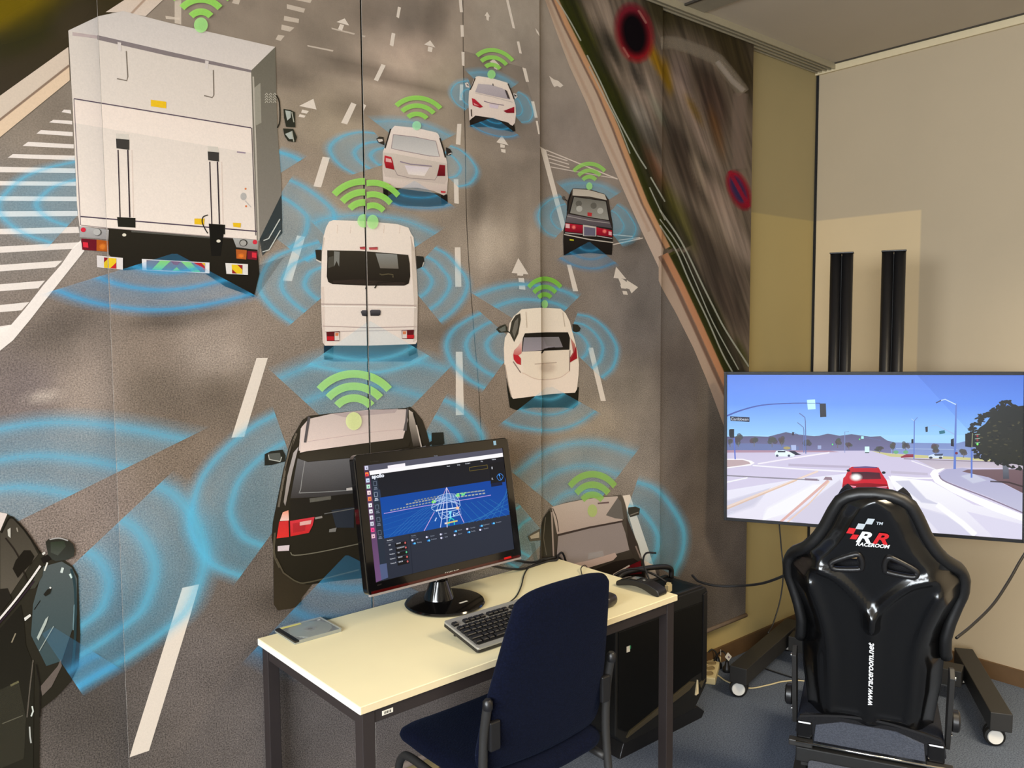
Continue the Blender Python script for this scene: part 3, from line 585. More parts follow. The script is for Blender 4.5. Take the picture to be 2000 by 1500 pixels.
# --- white box truck
g = 'truck'
A.poly(g, 4, [(133, 60), (192, 32), (240, 22), (330, 45), (537, 92), (490, 139), (330, 103), (190, 70), (140, 62)], (206, 196, 188), (222, 210, 200))
A.poly(g, 4, [(133, 60), (190, 70), (330, 103), (490, 139), (493, 250), (500, 450), (501, 470), (212, 447), (155, 442), (150, 400), (142, 215)], (214, 202, 190), (242, 226, 212))
A.poly(g, 4.4, [(142, 212), (146, 196), (490, 252), (494, 300), (143, 240)], (236, 218, 204), (242, 226, 212))
A.poly(g, 4, [(490, 138), (537, 92), (541, 250), (549, 355), (550, 430), (506, 470), (503, 512), (500, 450), (493, 250)], (112, 106, 92), (142, 134, 124))
A.poly(g, 4.5, [(190, 69), (330, 101), (490, 137), (490, 142), (330, 110), (190, 78)], (108, 96, 100), a=.85); A.poly(g, 4.5, [(141, 63), (190, 70), (190, 76), (141, 70)], (170, 150, 150), a=.7)
A.line(g, 4.6, [(144, 193), (490, 250)], 2.2, (92, 76, 88)); A.line(g, 4.6, [(144, 193), (157, 440)], 1.8, (110, 96, 104), .85); A.line(g, 4.6, [(491, 250), (499, 460)], 2.2, (74, 64, 66), .9); A.line(g, 4.6, [(494, 150), (505, 470)], 3, (206, 196, 180), .7)
for p in ([(246, 100), (249, 150), (247, 158), (228, 154)], [(416, 137), (417, 186), (414, 191), (398, 187)]): A.line(g, 4.7, p, 2.2, (128, 116, 104))
for p in ([(229, 82), (236, 84), (236, 100), (230, 99)], [(400, 118), (407, 120), (406, 135), (400, 134)]): A.poly(g, 4.7, p, (216, 204, 196))
for x0, y0, x1, y1, yb, dx in ((226, 271, 252, 293, 425, 6), (405, 296, 427, 316, 438, 4)):
    A.poly(g, 4.7, [(x0, y0), (x1, y0+2), (x1, y1), (x0+1, y1-3)], (66, 62, 58)); A.poly(g, 4.65, [(x0, y0-10), (x1-2, y0-9), (x1, y0+2), (x0, y0)], (206, 198, 186), a=.9)
    A.line(g, 4.7, [(x0+4, y1), (x0+8, yb)], 2.2, (66, 54, 60)); A.line(g, 4.7, [(x1-3, y1), (x1+1, yb)], 2.6, (58, 48, 54)); A.line(g, 4.68, [(x1+5, y1), (x1+8, yb)], 2, (208, 190, 178), .8)
    A.poly(g, 4.9, [(x0+2, yb-1), (x1+12, yb+1), (x1+12, yb+20), (x0+4, yb+18)], (42, 40, 34))
for p in ([(294, 195), (324, 199), (324, 212), (294, 208)], [(379, 427), (399, 427), (398, 439), (379, 438)], [(454, 435), (470, 436), (469, 445), (455, 443)]): A.poly(g, 4.8, p, (236, 190, 40))
A.line(g, 4.7, [(157, 423), (501, 452)], 2.4, (84, 70, 84)); A.line(g, 4.7, [(158, 440), (212, 446), (501, 469)], 1.8, (120, 104, 104), .8)
A.poly(g, 5, [(210, 446), (400, 462), (500, 469), (506, 535), (495, 580), (440, 560), (400, 534), (340, 518), (240, 528), (212, 497)], (46, 42, 34), (36, 32, 26))
A.line(g, 5.1, [(256, 452), (420, 465)], 3, (92, 90, 82), .9); A.poly(g, 5.1, [(407, 437), (436, 440), (436, 457), (430, 500), (412, 500)], (32, 30, 26)); A.ell(g, 5.2, 242, 459, 4, 3, (226, 216, 196)); A.ell(g, 5.2, 426, 471, 4, 3, (226, 216, 196))
A.line(g, 5.2, [(405, 420), (396, 424), (394, 434), (400, 448), (405, 456)], 2, (40, 36, 34), curve=4)
A.poly(g, 5, [(155, 442), (212, 449), (211, 468), (155, 463)], (182, 178, 174), (160, 154, 150)); A.ell(g, 5.2, 162, 449, 5, 4.5, (214, 48, 66)); A.ell(g, 5.2, 190, 454, 8, 7, (110, 106, 102)); A.ell(g, 5.3, 188.5, 453.5, 7, 6.3, (188, 184, 178))
A.poly(g, 5.2, [(158, 466), (188, 468), (188, 490), (160, 488)], (110, 30, 40)); A.poly(g, 5.2, [(188, 468), (211, 471), (211, 492), (188, 490)], (184, 92, 34)); A.poly(g, 5.3, [(161, 473), (171, 474), (172, 484), (162, 483)], (224, 50, 66)); A.blob(g, 5.3, 200, 482, 7, 6, (226, 130, 50), .9)
A.poly(g, 5, [(454, 465), (503, 469), (503, 488), (461, 483)], (176, 174, 168), (150, 146, 140)); A.ell(g, 5.2, 474.5, 474.5, 8, 7, (60, 56, 50)); A.ell(g, 5.3, 474, 475, 6.2, 5.6, (170, 166, 158)); A.ell(g, 5.2, 497, 473, 4.5, 4.5, (214, 56, 70))
A.poly(g, 5.2, [(460, 487), (481, 489), (480, 507), (461, 505)], (182, 96, 44)); A.poly(g, 5.2, [(482, 490), (502, 491), (501, 508), (482, 506)], (118, 34, 46)); A.poly(g, 5.3, [(491, 493), (500, 494), (500, 504), (491, 503)], (220, 54, 66)); A.blob(g, 5.3, 470, 500, 6, 5, (232, 126, 46), .9)
A.poly(g, 5.4, [(188, 499), (239, 504), (239, 527), (189, 522)], (226, 216, 210)); A.poly(g, 5.5, [(202, 503), (226, 505), (226, 525), (202, 523)], (234, 196, 44)); A.poly(g, 5.6, [(202, 503), (211, 504), (202, 513)], (150, 36, 44)); A.poly(g, 5.6, [(226, 513), (226, 525), (214, 524)], (196, 44, 48))
A.poly(g, 5.4, [(276, 506), (408, 513), (408, 534), (277, 528)], (232, 226, 224)); A.poly(g, 5.5, [(285, 508), (399, 514), (399, 532), (285, 527)], (126, 116, 130), (98, 130, 150))
for p in ([(295, 527), (312, 509), (332, 510), (313, 528)], [(352, 511), (370, 512), (391, 532), (373, 531)], [(335, 529), (344, 522), (352, 530)]): A.poly(g, 5.6, p, (150, 214, 90), (112, 206, 146))
A.poly(g, 5.6, [(376, 513), (392, 514), (399, 522), (399, 529)], (190, 44, 46)); A.poly(g, 5.6, [(392, 513.5), (399, 514), (399, 520)], (236, 186, 50)); A.poly(g, 5.6, [(332, 510), (352, 511), (345, 518), (338, 517)], (140, 70, 96), a=.8)
A.poly(g, 5.4, [(439, 514), (483, 516), (483, 537), (441, 535)], (230, 222, 214)); A.poly(g, 5.5, [(451, 517), (472, 518), (472, 535), (452, 534)], (238, 200, 44)); A.poly(g, 5.6, [(462, 517.5), (472, 518), (472, 527)], (150, 40, 46)); A.poly(g, 5.6, [(452, 526), (461, 534.5), (452, 534)], (150, 40, 46))
A.line(g, 4.6, [(539, 186), (545, 200), (546, 236), (541, 250)], 2.4, (44, 40, 32), curve=3)
for p, q in (([(553, 213), (566, 215), (575, 219), (576, 249), (558, 248), (554, 230)], [(556, 216), (567, 218), (567, 230), (560, 236)]), ([(552, 251), (572, 252), (579, 268), (576, 278), (562, 276), (555, 266)], [(556, 262), (570, 256), (573, 272), (564, 272)])):
    A.poly(g, 5, p, (52, 52, 42)); A.poly(g, 5.2, q, (178, 182, 172)); A.line(g, 5.2, [(569, p[0][1]+6), (573, p[0][1]+26)], 2, (170, 168, 150))
A.poly(g, 4.6, [(496, 172), (508, 162), (510, 240), (498, 246)], (160, 154, 138), a=.9); A.poly(g, 4.3, [(506, 468), (549, 380), (551, 455), (512, 500)], (40, 52, 56), a=.9)
for p in ([(546, 428), (524, 466), (514, 470)], [(547, 450), (525, 488), (512, 492)]): A.line(g, 4.8, p, 2, (206, 206, 196))
for k in range(3):
    for j in range(4): A.line(g, 4.6, [(517+8*k, 186+5*j), (520+8*k, 182+5*j), (523+8*k, 186+5*j)], 1.4, (196, 188, 170))
A.ell(g, 4.6, 475, 384, 6, 7.5, (186, 180, 174)); A.line(g, 4.6, [(478, 392), (490, 405)], 2, (200, 190, 182)); A.ell(g, 4.6, 479, 369, 2, 2, (216, 130, 80)); A.ell(g, 4.6, 480, 403, 2, 2, (216, 120, 70)); A.line(g, 4.6, [(462, 297), (479, 299)], 2.6, (120, 96, 130), .8)
A.poly(g, 4.3, [(560, 500), (552, 505), (500, 580), (470, 585), (500, 520)], (40, 36, 32), a=.35)
fan((341, 494), [(96, 570), (150, 590), (215, 604), (290, 611), (370, 606), (440, 593), (499, 578)], ly=7, arcs=(.95, .62, .33), base=.42, peak=.5, c=(66, 158, 204), s0=.02)
# --- white van
g = 'van'
A.poly(g, 4, [(632, 674), (812, 671), (816, 696), (800, 706), (650, 706), (632, 702)], (44, 60, 70), (60, 104, 130), a=.85); A.poly(g, 4.2, [(632, 676), (651, 676), (650, 702), (633, 702)], (30, 52, 66)); A.poly(g, 4.2, [(796, 672), (814, 670), (812, 690), (798, 696)], (34, 58, 72))
A.poly(g, 5, [(626, 550), (628, 488), (631, 462), (636, 444), (642, 433), (650, 430), (712, 432), (776, 438), (797, 445), (802, 456), (807, 464), (809, 486), (812, 520), (814, 550), (815, 580), (814, 666), (811, 672), (720, 675), (634, 675), (630, 669), (628, 638), (626, 580)], (244, 228, 212), (236, 220, 208))
A.poly(g, 5.1, [(802, 470), (809, 486), (814, 550), (815, 580), (814, 664), (806, 668), (808, 600), (803, 520)], (196, 182, 166), (206, 192, 180), a=.85); A.poly(g, 5.1, [(626, 560), (632, 560), (634, 672), (629, 668)], (206, 190, 178), a=.7)
for x in (657, 683, 713, 748, 779): A.line(g, 5.2, [(x+1, 440), (x, 456)], 1.4, (212, 192, 178), .7)
A.line(g, 5.2, [(632, 464), (628, 490)], 2, (206, 190, 176), .9); A.line(g, 5.2, [(801, 462), (806, 490)], 2, (190, 172, 158), .9)
A.poly(g, 5.3, [(638, 489), (700, 490), (740, 493), (796, 498), (799, 515), (800, 540), (797, 554), (788, 558), (716, 558), (648, 555), (640, 551), (637, 540), (638, 510)], (62, 56, 46), (44, 38, 32))
A.poly(g, 5.4, [(732, 495), (774, 497), (777, 525), (741, 524)], (142, 142, 136), (120, 112, 100)); A.poly(g, 5.4, [(651, 491), (662, 492), (661, 521), (656, 510), (651, 521)], (136, 134, 126), a=.9); A.poly(g, 5.4, [(640, 503), (650, 500), (651, 520), (639, 524)], (86, 82, 72), a=.8)
A.line(g, 5.5, [(740, 535), (744, 537), (757, 535), (766, 537), (766, 542)], 2.2, (96, 86, 64), .9); A.poly(g, 5.35, [(648, 548), (700, 546), (790, 552), (788, 557), (650, 554)], (60, 50, 44), a=.8)
for p in ([(701, 483), (714, 482), (714, 488), (702, 487)], [(719, 484), (736, 483), (736, 488), (720, 488)]): A.poly(g, 5.4, p, (196, 84, 84)); A.line(g, 5.5, [p[0], p[1]], 1.2, (140, 60, 60))
for p in ([(714, 559), (712, 564), (716, 560)], [(730, 563), (737, 552), (765, 550)]): A.line(g, 5.6, p, 2.6, (48, 42, 36))
A.line(g, 5.3, [(626, 594), (720, 595), (812, 597)], 2.4, (190, 170, 160)); A.line(g, 5.3, [(627, 598), (812, 601)], 2, (250, 238, 226)); A.line(g, 5.3, [(629, 637), (720, 640), (812, 638)], 1.6, (186, 164, 156)); A.line(g, 5.3, [(633, 648), (810, 644)], 1.3, (200, 180, 172)); A.line(g, 5.3, [(716, 560), (719, 672)], 1.4, (214, 198, 184))
for p in ([(703, 609), (706, 606), (717, 606), (717, 618), (706, 617)], [(721, 607), (724, 605), (740, 605), (742, 608), (741, 615), (738, 617), (722, 617)]): A.poly(g, 5.5, p, (92, 88, 92), (44, 42, 44))
for x, s in ((636, 0), (783, 1)):
    A.poly(g, 5.4, [(x, 648-3*s), (x+26-2*s, 647-3*s), (x+25-2*s, 666-4*s), (x+1, 666-4*s)], (96, 34, 36)); a0 = x+1 if not s else x+10
    A.poly(g, 5.5, [(a0, 657-3*s), (a0+14, 657-3*s), (a0+14, 665-4*s), (a0, 665-4*s)], (196, 40, 46)); b0 = x+16 if not s else x+1
    A.poly(g, 5.5, [(b0, 649-3*s), (b0+9, 649-3*s), (b0+9, 665-4*s), (b0, 665-4*s)], (226, 210, 200)); A.poly(g, 5.6, [(b0+1, 650-3*s), (b0+8, 650-3*s), (b0+7, 656-3*s), (b0+1, 656-3*s)], (216, 130, 90))
A.poly(g, 5, [(615, 488), (628, 488), (627, 512), (617, 507)], (54, 50, 42)); A.poly(g, 5.1, [(616, 506), (627, 511), (626, 514), (617, 509)], (216, 206, 192)); A.poly(g, 5, [(812, 500), (826, 501), (828, 512), (824, 521), (813, 526)], (48, 46, 40)); A.line(g, 5.1, [(824, 521), (827, 512)], 1.8, (200, 190, 176))
fan((720, 626), [(596, 715), (632, 724), (680, 732), (740, 732), (800, 717), (840, 697)], ly=7, arcs=(.95, .72), base=.36, peak=.4, s0=.02, c=(104, 192, 220))
# --- silver saloon
g = 'saloon'
A.poly(g, 4, [(747, 364), (873, 380), (874, 396), (866, 402), (835, 404), (780, 402), (748, 386)], (48, 44, 36), a=.92)
A.poly(g, 5, [(766, 250), (770, 246), (812, 250), (851, 259), (855, 262), (860, 274), (867, 296), (872, 316), (874, 350), (872, 378), (866, 382), (846, 373), (815, 367), (760, 367), (748, 361), (746, 330), (747, 297), (753, 280), (758, 262)], (242, 226, 214), (212, 194, 180))
A.poly(g, 5.05, [(748, 298), (768, 300), (862, 318), (872, 320), (872, 350), (868, 360), (752, 345), (747, 330)], (214, 200, 186), (206, 188, 176)); A.poly(g, 5.05, [(748, 345), (770, 350), (840, 362), (873, 362), (872, 378), (846, 373), (815, 367), (760, 367), (749, 361)], (228, 210, 198), (208, 188, 176))
A.poly(g, 5.2, [(767, 263), (810, 268), (850, 276), (857, 306), (838, 305), (780, 294), (763, 290)], (186, 182, 178), (216, 210, 204)); A.line(g, 5.25, [(767, 263), (810, 268), (850, 276), (857, 306), (838, 305), (780, 294), (763, 290), (767, 263)], 1.5, (150, 130, 132), .8)
A.line(g, 5.1, [(762, 252), (755, 276), (751, 290)], 2.6, (52, 46, 40)); A.line(g, 5.1, [(858, 270), (865, 292), (869, 308)], 2.8, (52, 46, 40))
A.poly(g, 5.3, [(750, 304), (763, 307), (766, 316), (769, 332), (752, 328), (749, 316)], (204, 58, 66), (150, 26, 34)); A.poly(g, 5.4, [(752, 309), (762, 311), (764, 318), (752, 316)], (232, 176, 170)); A.poly(g, 5.3, [(857, 322), (868, 323), (868, 344), (852, 344), (855, 332)], (140, 36, 42), (104, 26, 32))
A.line(g, 5.3, [(780, 316), (800, 321), (842, 325)], 2.2, (150, 134, 146)); A.poly(g, 5.2, [(789, 323), (838, 327), (828, 344), (797, 341)], (222, 208, 214), (240, 226, 214)); A.line(g, 5.2, [(770, 332), (775, 342), (800, 348), (848, 352), (853, 344)], 1.3, (150, 134, 130), .9)
A.poly(g, 5.4, [(750, 358), (761, 360), (760, 363), (751, 362)], (196, 54, 62)); A.poly(g, 5.4, [(859, 373), (869, 374), (868, 377), (860, 377)], (196, 54, 62)); A.poly(g, 4.3, [(748, 370), (757, 372), (757, 388), (749, 385)], (36, 32, 28)); A.poly(g, 4.3, [(860, 380), (873, 381), (873, 398), (862, 400)], (36, 32, 28))
A.poly(g, 5, [(734, 271), (740, 267), (748, 268), (750, 284), (738, 279)], (60, 54, 46)); A.poly(g, 5.1, [(736, 272), (746, 272), (747, 276), (739, 278)], (216, 204, 192)); A.poly(g, 5, [(870, 288), (878, 291), (882, 298), (879, 303), (871, 304)], (54, 48, 42)); A.line(g, 5.1, [(874, 302), (881, 299)], 1.8, (210, 200, 190))
fan((808, 353), [(748, 388), (762, 400), (790, 408), (830, 411), (860, 409), (885, 403)], ly=7, arcs=(.93, .58), base=.5, peak=.4, c=(60, 150, 192), s0=.02)
# --- white coupe at the top
g = 'coupe'
A.poly(g, 4, [(916, 232), (926, 224), (1003, 240), (1006, 256), (1000, 258), (960, 248), (918, 248)], (42, 36, 30))
A.poly(g, 5, [(929, 150), (934, 149), (960, 153), (990, 162), (997, 176), (1002, 192), (1006, 206), (1007, 222), (1005, 240), (1000, 246), (990, 240), (962, 231), (928, 226), (920, 232), (916, 236), (914, 200), (915, 180), (919, 170), (924, 156)], (244, 228, 212), (232, 212, 200))
A.poly(g, 5.2, [(933, 164), (958, 166), (980, 173), (988, 178), (995, 195), (962, 188), (927, 180)], (196, 184, 186), (178, 166, 170)); A.poly(g, 5.3, [(984, 175), (989, 178), (995, 194), (990, 192)], (80, 70, 70)); A.line(g, 5.2, [(927, 153), (921, 168), (917, 176)], 2, (70, 60, 54)); A.line(g, 5.2, [(991, 164), (998, 180), (1003, 194)], 2.2, (66, 56, 50)); A.line(g, 5.4, [(961, 164), (961.5, 168)], 1.6, (40, 34, 34))
A.poly(g, 5.3, [(920, 192), (926, 194), (942, 209), (936, 211), (922, 206)], (198, 52, 66), (170, 34, 46)); A.poly(g, 5.4, [(923, 201), (934, 207), (925, 206)], (232, 150, 150)); A.poly(g, 5.3, [(982, 217), (1003, 209), (1003, 221), (988, 221)], (176, 40, 54), (130, 28, 38)); A.poly(g, 5.2, [(954, 203), (973, 206), (971, 213), (955, 210)], (222, 204, 214)); A.line(g, 5.2, [(944, 198), (958, 202), (983, 206)], 1.6, (150, 130, 140)); A.line(g, 5.2, [(927, 182), (962, 190), (1000, 200)], 1.2, (206, 190, 180))
A.poly(g, 5.2, [(927, 226), (960, 231), (992, 240), (1000, 250), (990, 250), (950, 240), (922, 240)], (46, 40, 36)); A.line(g, 5.3, [(919, 214), (920, 228)], 2, (70, 56, 50))
A.poly(g, 5, [(907, 163), (912, 161), (915, 165), (916, 172), (909, 170)], (226, 214, 204)); A.poly(g, 5.1, [(909, 164), (914, 166), (914, 169)], (60, 54, 50)); A.poly(g, 5, [(1001, 182), (1008, 184), (1010, 189), (1005, 194)], (216, 206, 198)); A.poly(g, 5.1, [(1003, 184), (1009, 188), (1004, 189)], (52, 48, 46))
fan((963, 229), [(915, 246), (940, 260), (970, 269), (994, 271), (1013, 266)], ly=7, arcs=(.93, .58, .3), base=.45, peak=.45, c=(62, 152, 196), s0=.02)
# --- black taxi
g = 'taxi'
A.poly(g, 5, [(1113, 376), (1118, 368), (1148, 369), (1180, 379), (1188, 390), (1192, 416), (1196, 440), (1196, 474), (1194, 498), (1150, 494), (1100, 499), (1099, 470), (1100, 450), (1106, 420), (1107, 394)], (74, 64, 56), (34, 30, 27))
A.poly(g, 5.1, [(1118, 369), (1148, 371), (1180, 380), (1184, 391), (1150, 384), (1117, 382)], (196, 184, 168), (206, 194, 178)); A.poly(g, 5.2, [(1120, 385), (1150, 387), (1182, 394), (1188, 430), (1150, 424), (1112, 416)], (120, 116, 106), (162, 158, 148)); A.line(g, 5.25, [(1119, 384), (1183, 393), (1189, 431)], 1.6, (40, 36, 34)); A.line(g, 5.25, [(1119, 384), (1111, 417)], 1.6, (40, 36, 34))
for x, y in ((1129, 398), (1158, 402), (1130, 408), (1171, 412)): A.ell(g, 5.3, x, y, 6, 6, (96, 92, 84) if y < 405 else (196, 192, 182), a=.8)
A.poly(g, 5.3, [(1146, 415), (1155, 416), (1154, 423), (1146, 422)], (196, 60, 62)); A.poly(g, 5.2, [(1108, 418), (1150, 426), (1189, 432), (1194, 446), (1103, 434)], (120, 110, 112), (88, 80, 84)); A.line(g, 5.25, [(1106, 422), (1150, 431), (1190, 436)], 1.4, (170, 160, 156))
A.poly(g, 5.3, [(1103, 436), (1137, 440), (1136, 456), (1102, 452)], (196, 36, 56), (128, 24, 40)); A.poly(g, 5.3, [(1163, 444), (1194, 450), (1194, 463), (1163, 459)], (196, 36, 56), (140, 24, 40)); A.poly(g, 5.4, [(1103, 437), (1111, 438), (1111, 446), (1103, 445)], (240, 190, 190)); A.poly(g, 5.4, [(1187, 452), (1193, 453), (1193, 460), (1187, 459)], (240, 180, 180)); A.blob(g, 5.4, 1119, 444, 4, 4, (255, 130, 120), .9); A.blob(g, 5.4, 1179, 452, 4, 4, (255, 130, 120), .9)
A.poly(g, 5.35, [(1137, 439), (1163, 443), (1163, 462), (1137, 461)], (206, 196, 186)); A.poly(g, 5.4, [(1139, 443), (1161, 446), (1161, 461), (1139, 460)], (112, 108, 126)); A.line(g, 5.4, [(1102, 455), (1136, 458)], 1.6, (196, 184, 180)); A.line(g, 5.4, [(1164, 461), (1194, 466)], 1.6, (190, 178, 176)); A.line(g, 5.4, [(1100, 458), (1150, 468), (1196, 474)], 2, (206, 194, 180)); A.poly(g, 5.4, [(1111, 467), (1119, 468), (1119, 470.5), (1111, 470)], (206, 200, 50))
A.ell(g, 5, 1100, 387, 3, 4, (90, 84, 78)); A.line(g, 5, [(1102, 389), (1107, 393)], 1.8, (60, 52, 48)); A.line(g, 5, [(1190, 402), (1197, 405)], 1.8, (150, 144, 136)); A.line(g, 5.2, [(1114, 378), (1109, 394), (1107, 412)], 2, (30, 26, 24))
fan((1149, 472), [(1087, 506), (1112, 520), (1140, 528), (1170, 528), (1205, 516)], ly=7, arcs=(.92, .6, .32), base=.5, peak=.4, c=(60, 144, 188), s0=.02)
# --- white hatchback
g = 'hatchback'
A.poly(g, 4, [(986, 700), (996, 770), (1130, 756), (1128, 790), (1120, 798), (1100, 796), (1040, 796), (1008, 801), (995, 796), (990, 760)], (40, 38, 30))
A.poly(g, 5, [(1018, 604), (1055, 601), (1094, 603), (1104, 612), (1112, 628), (1117, 648), (1122, 666), (1127, 686), (1130, 712), (1129, 732), (1126, 760), (1122, 767), (1080, 769), (1040, 774), (1001, 779), (996, 770), (988, 736), (984, 710), (983, 680), (985, 660), (992, 648), (994, 632), (1002, 618)], (246, 230, 208), (244, 224, 206))
A.poly(g, 5.1, [(1018, 688), (1110, 684), (1112, 722), (1090, 738), (1050, 742), (1022, 728)], (240, 222, 200)); A.line(g, 5.2, [(1019, 728), (1050, 741), (1090, 738), (1112, 724)], 1.8, (206, 182, 164), .8, curve=4); A.line(g, 5.2, [(1026, 609), (1028, 640)], 1.4, (206, 186, 164)); A.line(g, 5.2, [(1098, 610), (1102, 638)], 1.4, (206, 186, 164)); A.blob(g, 5.2, 1068, 718, 18, 12, (166, 146, 130), .5); A.line(g, 5.25, [(1043, 711), (1086, 708)], 2, (176, 156, 140), .8)
A.poly(g, 5.2, [(994, 650), (998, 628), (1006, 616), (1015, 612), (1016, 624), (1011, 652), (1003, 668)], (70, 66, 56)); A.poly(g, 5.3, [(999, 648), (1004, 628), (1011, 620), (1010, 640), (1003, 660)], (124, 118, 106), a=.8)
A.poly(g, 5.2, [(1024, 651), (1066, 649), (1108, 649), (1112, 660), (1111, 683), (1060, 685), (1018, 687), (1020, 660)], (42, 38, 32)); A.poly(g, 5.3, [(1022, 659), (1090, 658), (1098, 678), (1070, 679), (1056, 684), (1019, 687)], (142, 136, 140), (160, 150, 156)); A.poly(g, 5.35, [(1060, 660), (1090, 658), (1098, 678), (1066, 676)], (126, 120, 116), a=.6); A.line(g, 5.4, [(1056, 690), (1062, 682), (1082, 679)], 2.6, (40, 34, 30))
A.poly(g, 5.3, [(1019, 662), (1017, 690), (1011, 694), (1001, 692), (1003, 684), (1011, 676)], (244, 226, 208), (206, 110, 104)); A.poly(g, 5.3, [(1001, 692), (1011, 694), (1016, 700), (1016, 713), (1008, 710), (1002, 702)], (196, 48, 54)); A.line(g, 5.2, [(1001, 706), (1016, 728)], 2, (150, 130, 120)); A.poly(g, 5.3, [(1113, 660), (1121, 672), (1125, 690), (1125, 700), (1112, 708), (1112, 698), (1118, 688)], (206, 150, 130), (150, 34, 40)); A.poly(g, 5.3, [(1124, 676), (1126, 700), (1112, 707), (1119, 690)], (160, 34, 40)); A.line(g, 5.2, [(1112, 684), (1111, 724)], 1.5, (120, 100, 92))
A.poly(g, 5, [(968, 643), (975, 637), (986, 633), (990, 640), (990, 649), (974, 650)], (62, 60, 50)); A.poly(g, 5.1, [(973, 643), (986, 636), (987, 646), (978, 648)], (110, 112, 102)); A.poly(g, 5, [(1117, 633), (1127, 634), (1133, 641), (1131, 647), (1124, 649), (1118, 647)], (54, 50, 42)); A.line(g, 5, [(990, 647), (995, 650)], 2.5, (50, 46, 40))
A.line(g, 5.1, [(985, 712), (992, 752), (998, 776)], 2, (150, 134, 120), .8)
fan((1071, 752), [(977, 826), (1000, 836), (1050, 844), (1090, 843), (1130, 830), (1167, 805)], ly=7, arcs=(.95, .62, .3), base=.38, peak=.45, c=(82, 168, 198), s0=.05)
# --- dark estate car behind the monitor
g = 'estate'
A.poly(g, 4, [(533, 1060), (590, 1060), (610, 1140), (588, 1168), (588, 1180), (570, 1188), (542, 1192), (534, 1180)], (50, 44, 34), (58, 50, 38))
A.poly(g, 5, [(583, 832), (590, 820), (602, 812), (646, 807), (722, 800), (790, 797), (800, 794), (811, 804), (824, 820), (834, 848), (845, 900), (850, 1120), (715, 1128), (640, 1136), (600, 1142), (566, 1130), (548, 1110), (535, 1086), (530, 1048), (532, 1020), (542, 970), (552, 920), (562, 878), (570, 854)], (58, 52, 42), (40, 36, 28))
A.poly(g, 5.2, [(588, 834), (602, 818), (646, 808), (722, 800), (792, 799), (796, 820), (786, 856), (722, 864), (598, 881), (585, 884), (584, 860)], (206, 188, 180), (238, 216, 206)); A.poly(g, 5.25, [(648, 808), (722, 801), (776, 798), (770, 806), (672, 815)], (176, 160, 158), a=.8); A.line(g, 5.25, [(600, 862), (722, 844), (786, 838)], 1.3, (200, 176, 172), .8)
A.poly(g, 5.35, [(592, 864), (597, 864), (605, 814), (600, 813), (596, 836)], (92, 86, 86)); A.poly(g, 5.35, [(786, 841), (793, 841), (796, 796), (792, 800), (790, 822)], (98, 92, 90)); A.line(g, 5.2, [(588, 836), (584, 880)], 3, (222, 204, 196)); A.poly(g, 5.2, [(797, 800), (806, 806), (820, 870), (806, 872), (798, 830)], (200, 186, 172), (70, 62, 54)); A.line(g, 5.3, [(806, 806), (824, 872)], 2.5, (40, 36, 30)); A.line(g, 5.3, [(812, 830), (822, 874)], 2.5, (206, 192, 178))
A.poly(g, 5.3, [(583, 889), (598, 882), (722, 865), (787, 858), (800, 862), (796, 872), (760, 880), (690, 893), (600, 901), (586, 897)], (56, 50, 40), (66, 60, 50))
A.poly(g, 5.3, [(580, 895), (600, 902), (690, 894), (800, 880), (830, 870), (835, 950), (700, 966), (566, 973)], (126, 124, 126), (66, 62, 60)); A.line(g, 5.4, [(594, 900), (586, 955), (592, 962), (700, 956)], 1.6, (150, 148, 146), .9, curve=3); A.poly(g, 5.45, [(675, 953), (690, 951), (690, 956), (675, 958)], (214, 204, 196))
A.poly(g, 5.25, [(582, 872), (570, 920), (558, 980), (556, 988), (553, 980), (560, 930), (572, 884)], (186, 176, 172), (150, 140, 132)); A.line(g, 5.2, [(578, 846), (562, 890), (550, 950), (543, 990)], 4, (112, 102, 88), .9, curve=3); A.line(g, 5.2, [(572, 860), (556, 920)], 2, (30, 26, 22), .8)
A.poly(g, 5.3, [(566, 976), (700, 962), (700, 1000), (620, 1008), (566, 1012)], (44, 40, 34)); A.poly(g, 5.4, [(603, 973), (645, 968), (645, 975), (604, 981)], (110, 106, 96), a=.8); A.poly(g, 5.35, [(646, 996), (690, 990), (690, 1030), (655, 1030)], (50, 54, 62)); A.line(g, 5.4, [(632, 1003), (660, 998), (700, 991)], 1.8, (110, 108, 104)); A.poly(g, 5.4, [(642, 1033), (656, 1030), (654, 1038), (641, 1039)], (130, 126, 120)); A.line(g, 5.4, [(614, 1012), (628, 1009)], 4, (150, 142, 134))
A.poly(g, 5.4, [(562, 996), (563, 1016), (545, 1017), (551, 1000)], (240, 150, 120), (240, 206, 196)); A.poly(g, 5.4, [(544, 1018), (562, 1016), (563, 1048), (539, 1051)], (206, 54, 54), (222, 56, 50)); A.poly(g, 5.4, [(565, 1017), (613, 1009), (609, 1026), (602, 1040), (566, 1047)], (216, 62, 72), (206, 46, 46)); A.poly(g, 5.5, [(570, 1022), (596, 1018), (594, 1036), (571, 1040)], (160, 44, 48), a=.7); A.poly(g, 5.55, [(584, 1019), (607, 1015), (605, 1023), (584, 1026)], (232, 176, 168))
A.poly(g, 5.4, [(541, 1066), (564, 1064), (563, 1075), (541, 1076)], (212, 196, 200)); A.line(g, 5.4, [(566, 1078), (574, 1084), (620, 1078), (702, 1061)], 2, (116, 110, 94), curve=3); A.line(g, 5.4, [(560, 1124), (580, 1136), (604, 1136), (700, 1112)], 2.6, (84, 78, 62), curve=3); A.line(g, 5.4, [(538, 1090), (552, 1118), (566, 1128)], 3, (82, 74, 60)); A.line(g, 5.3, [(536, 1040), (534, 1080), (545, 1108)], 4, (92, 84, 68), .8, curve=3)
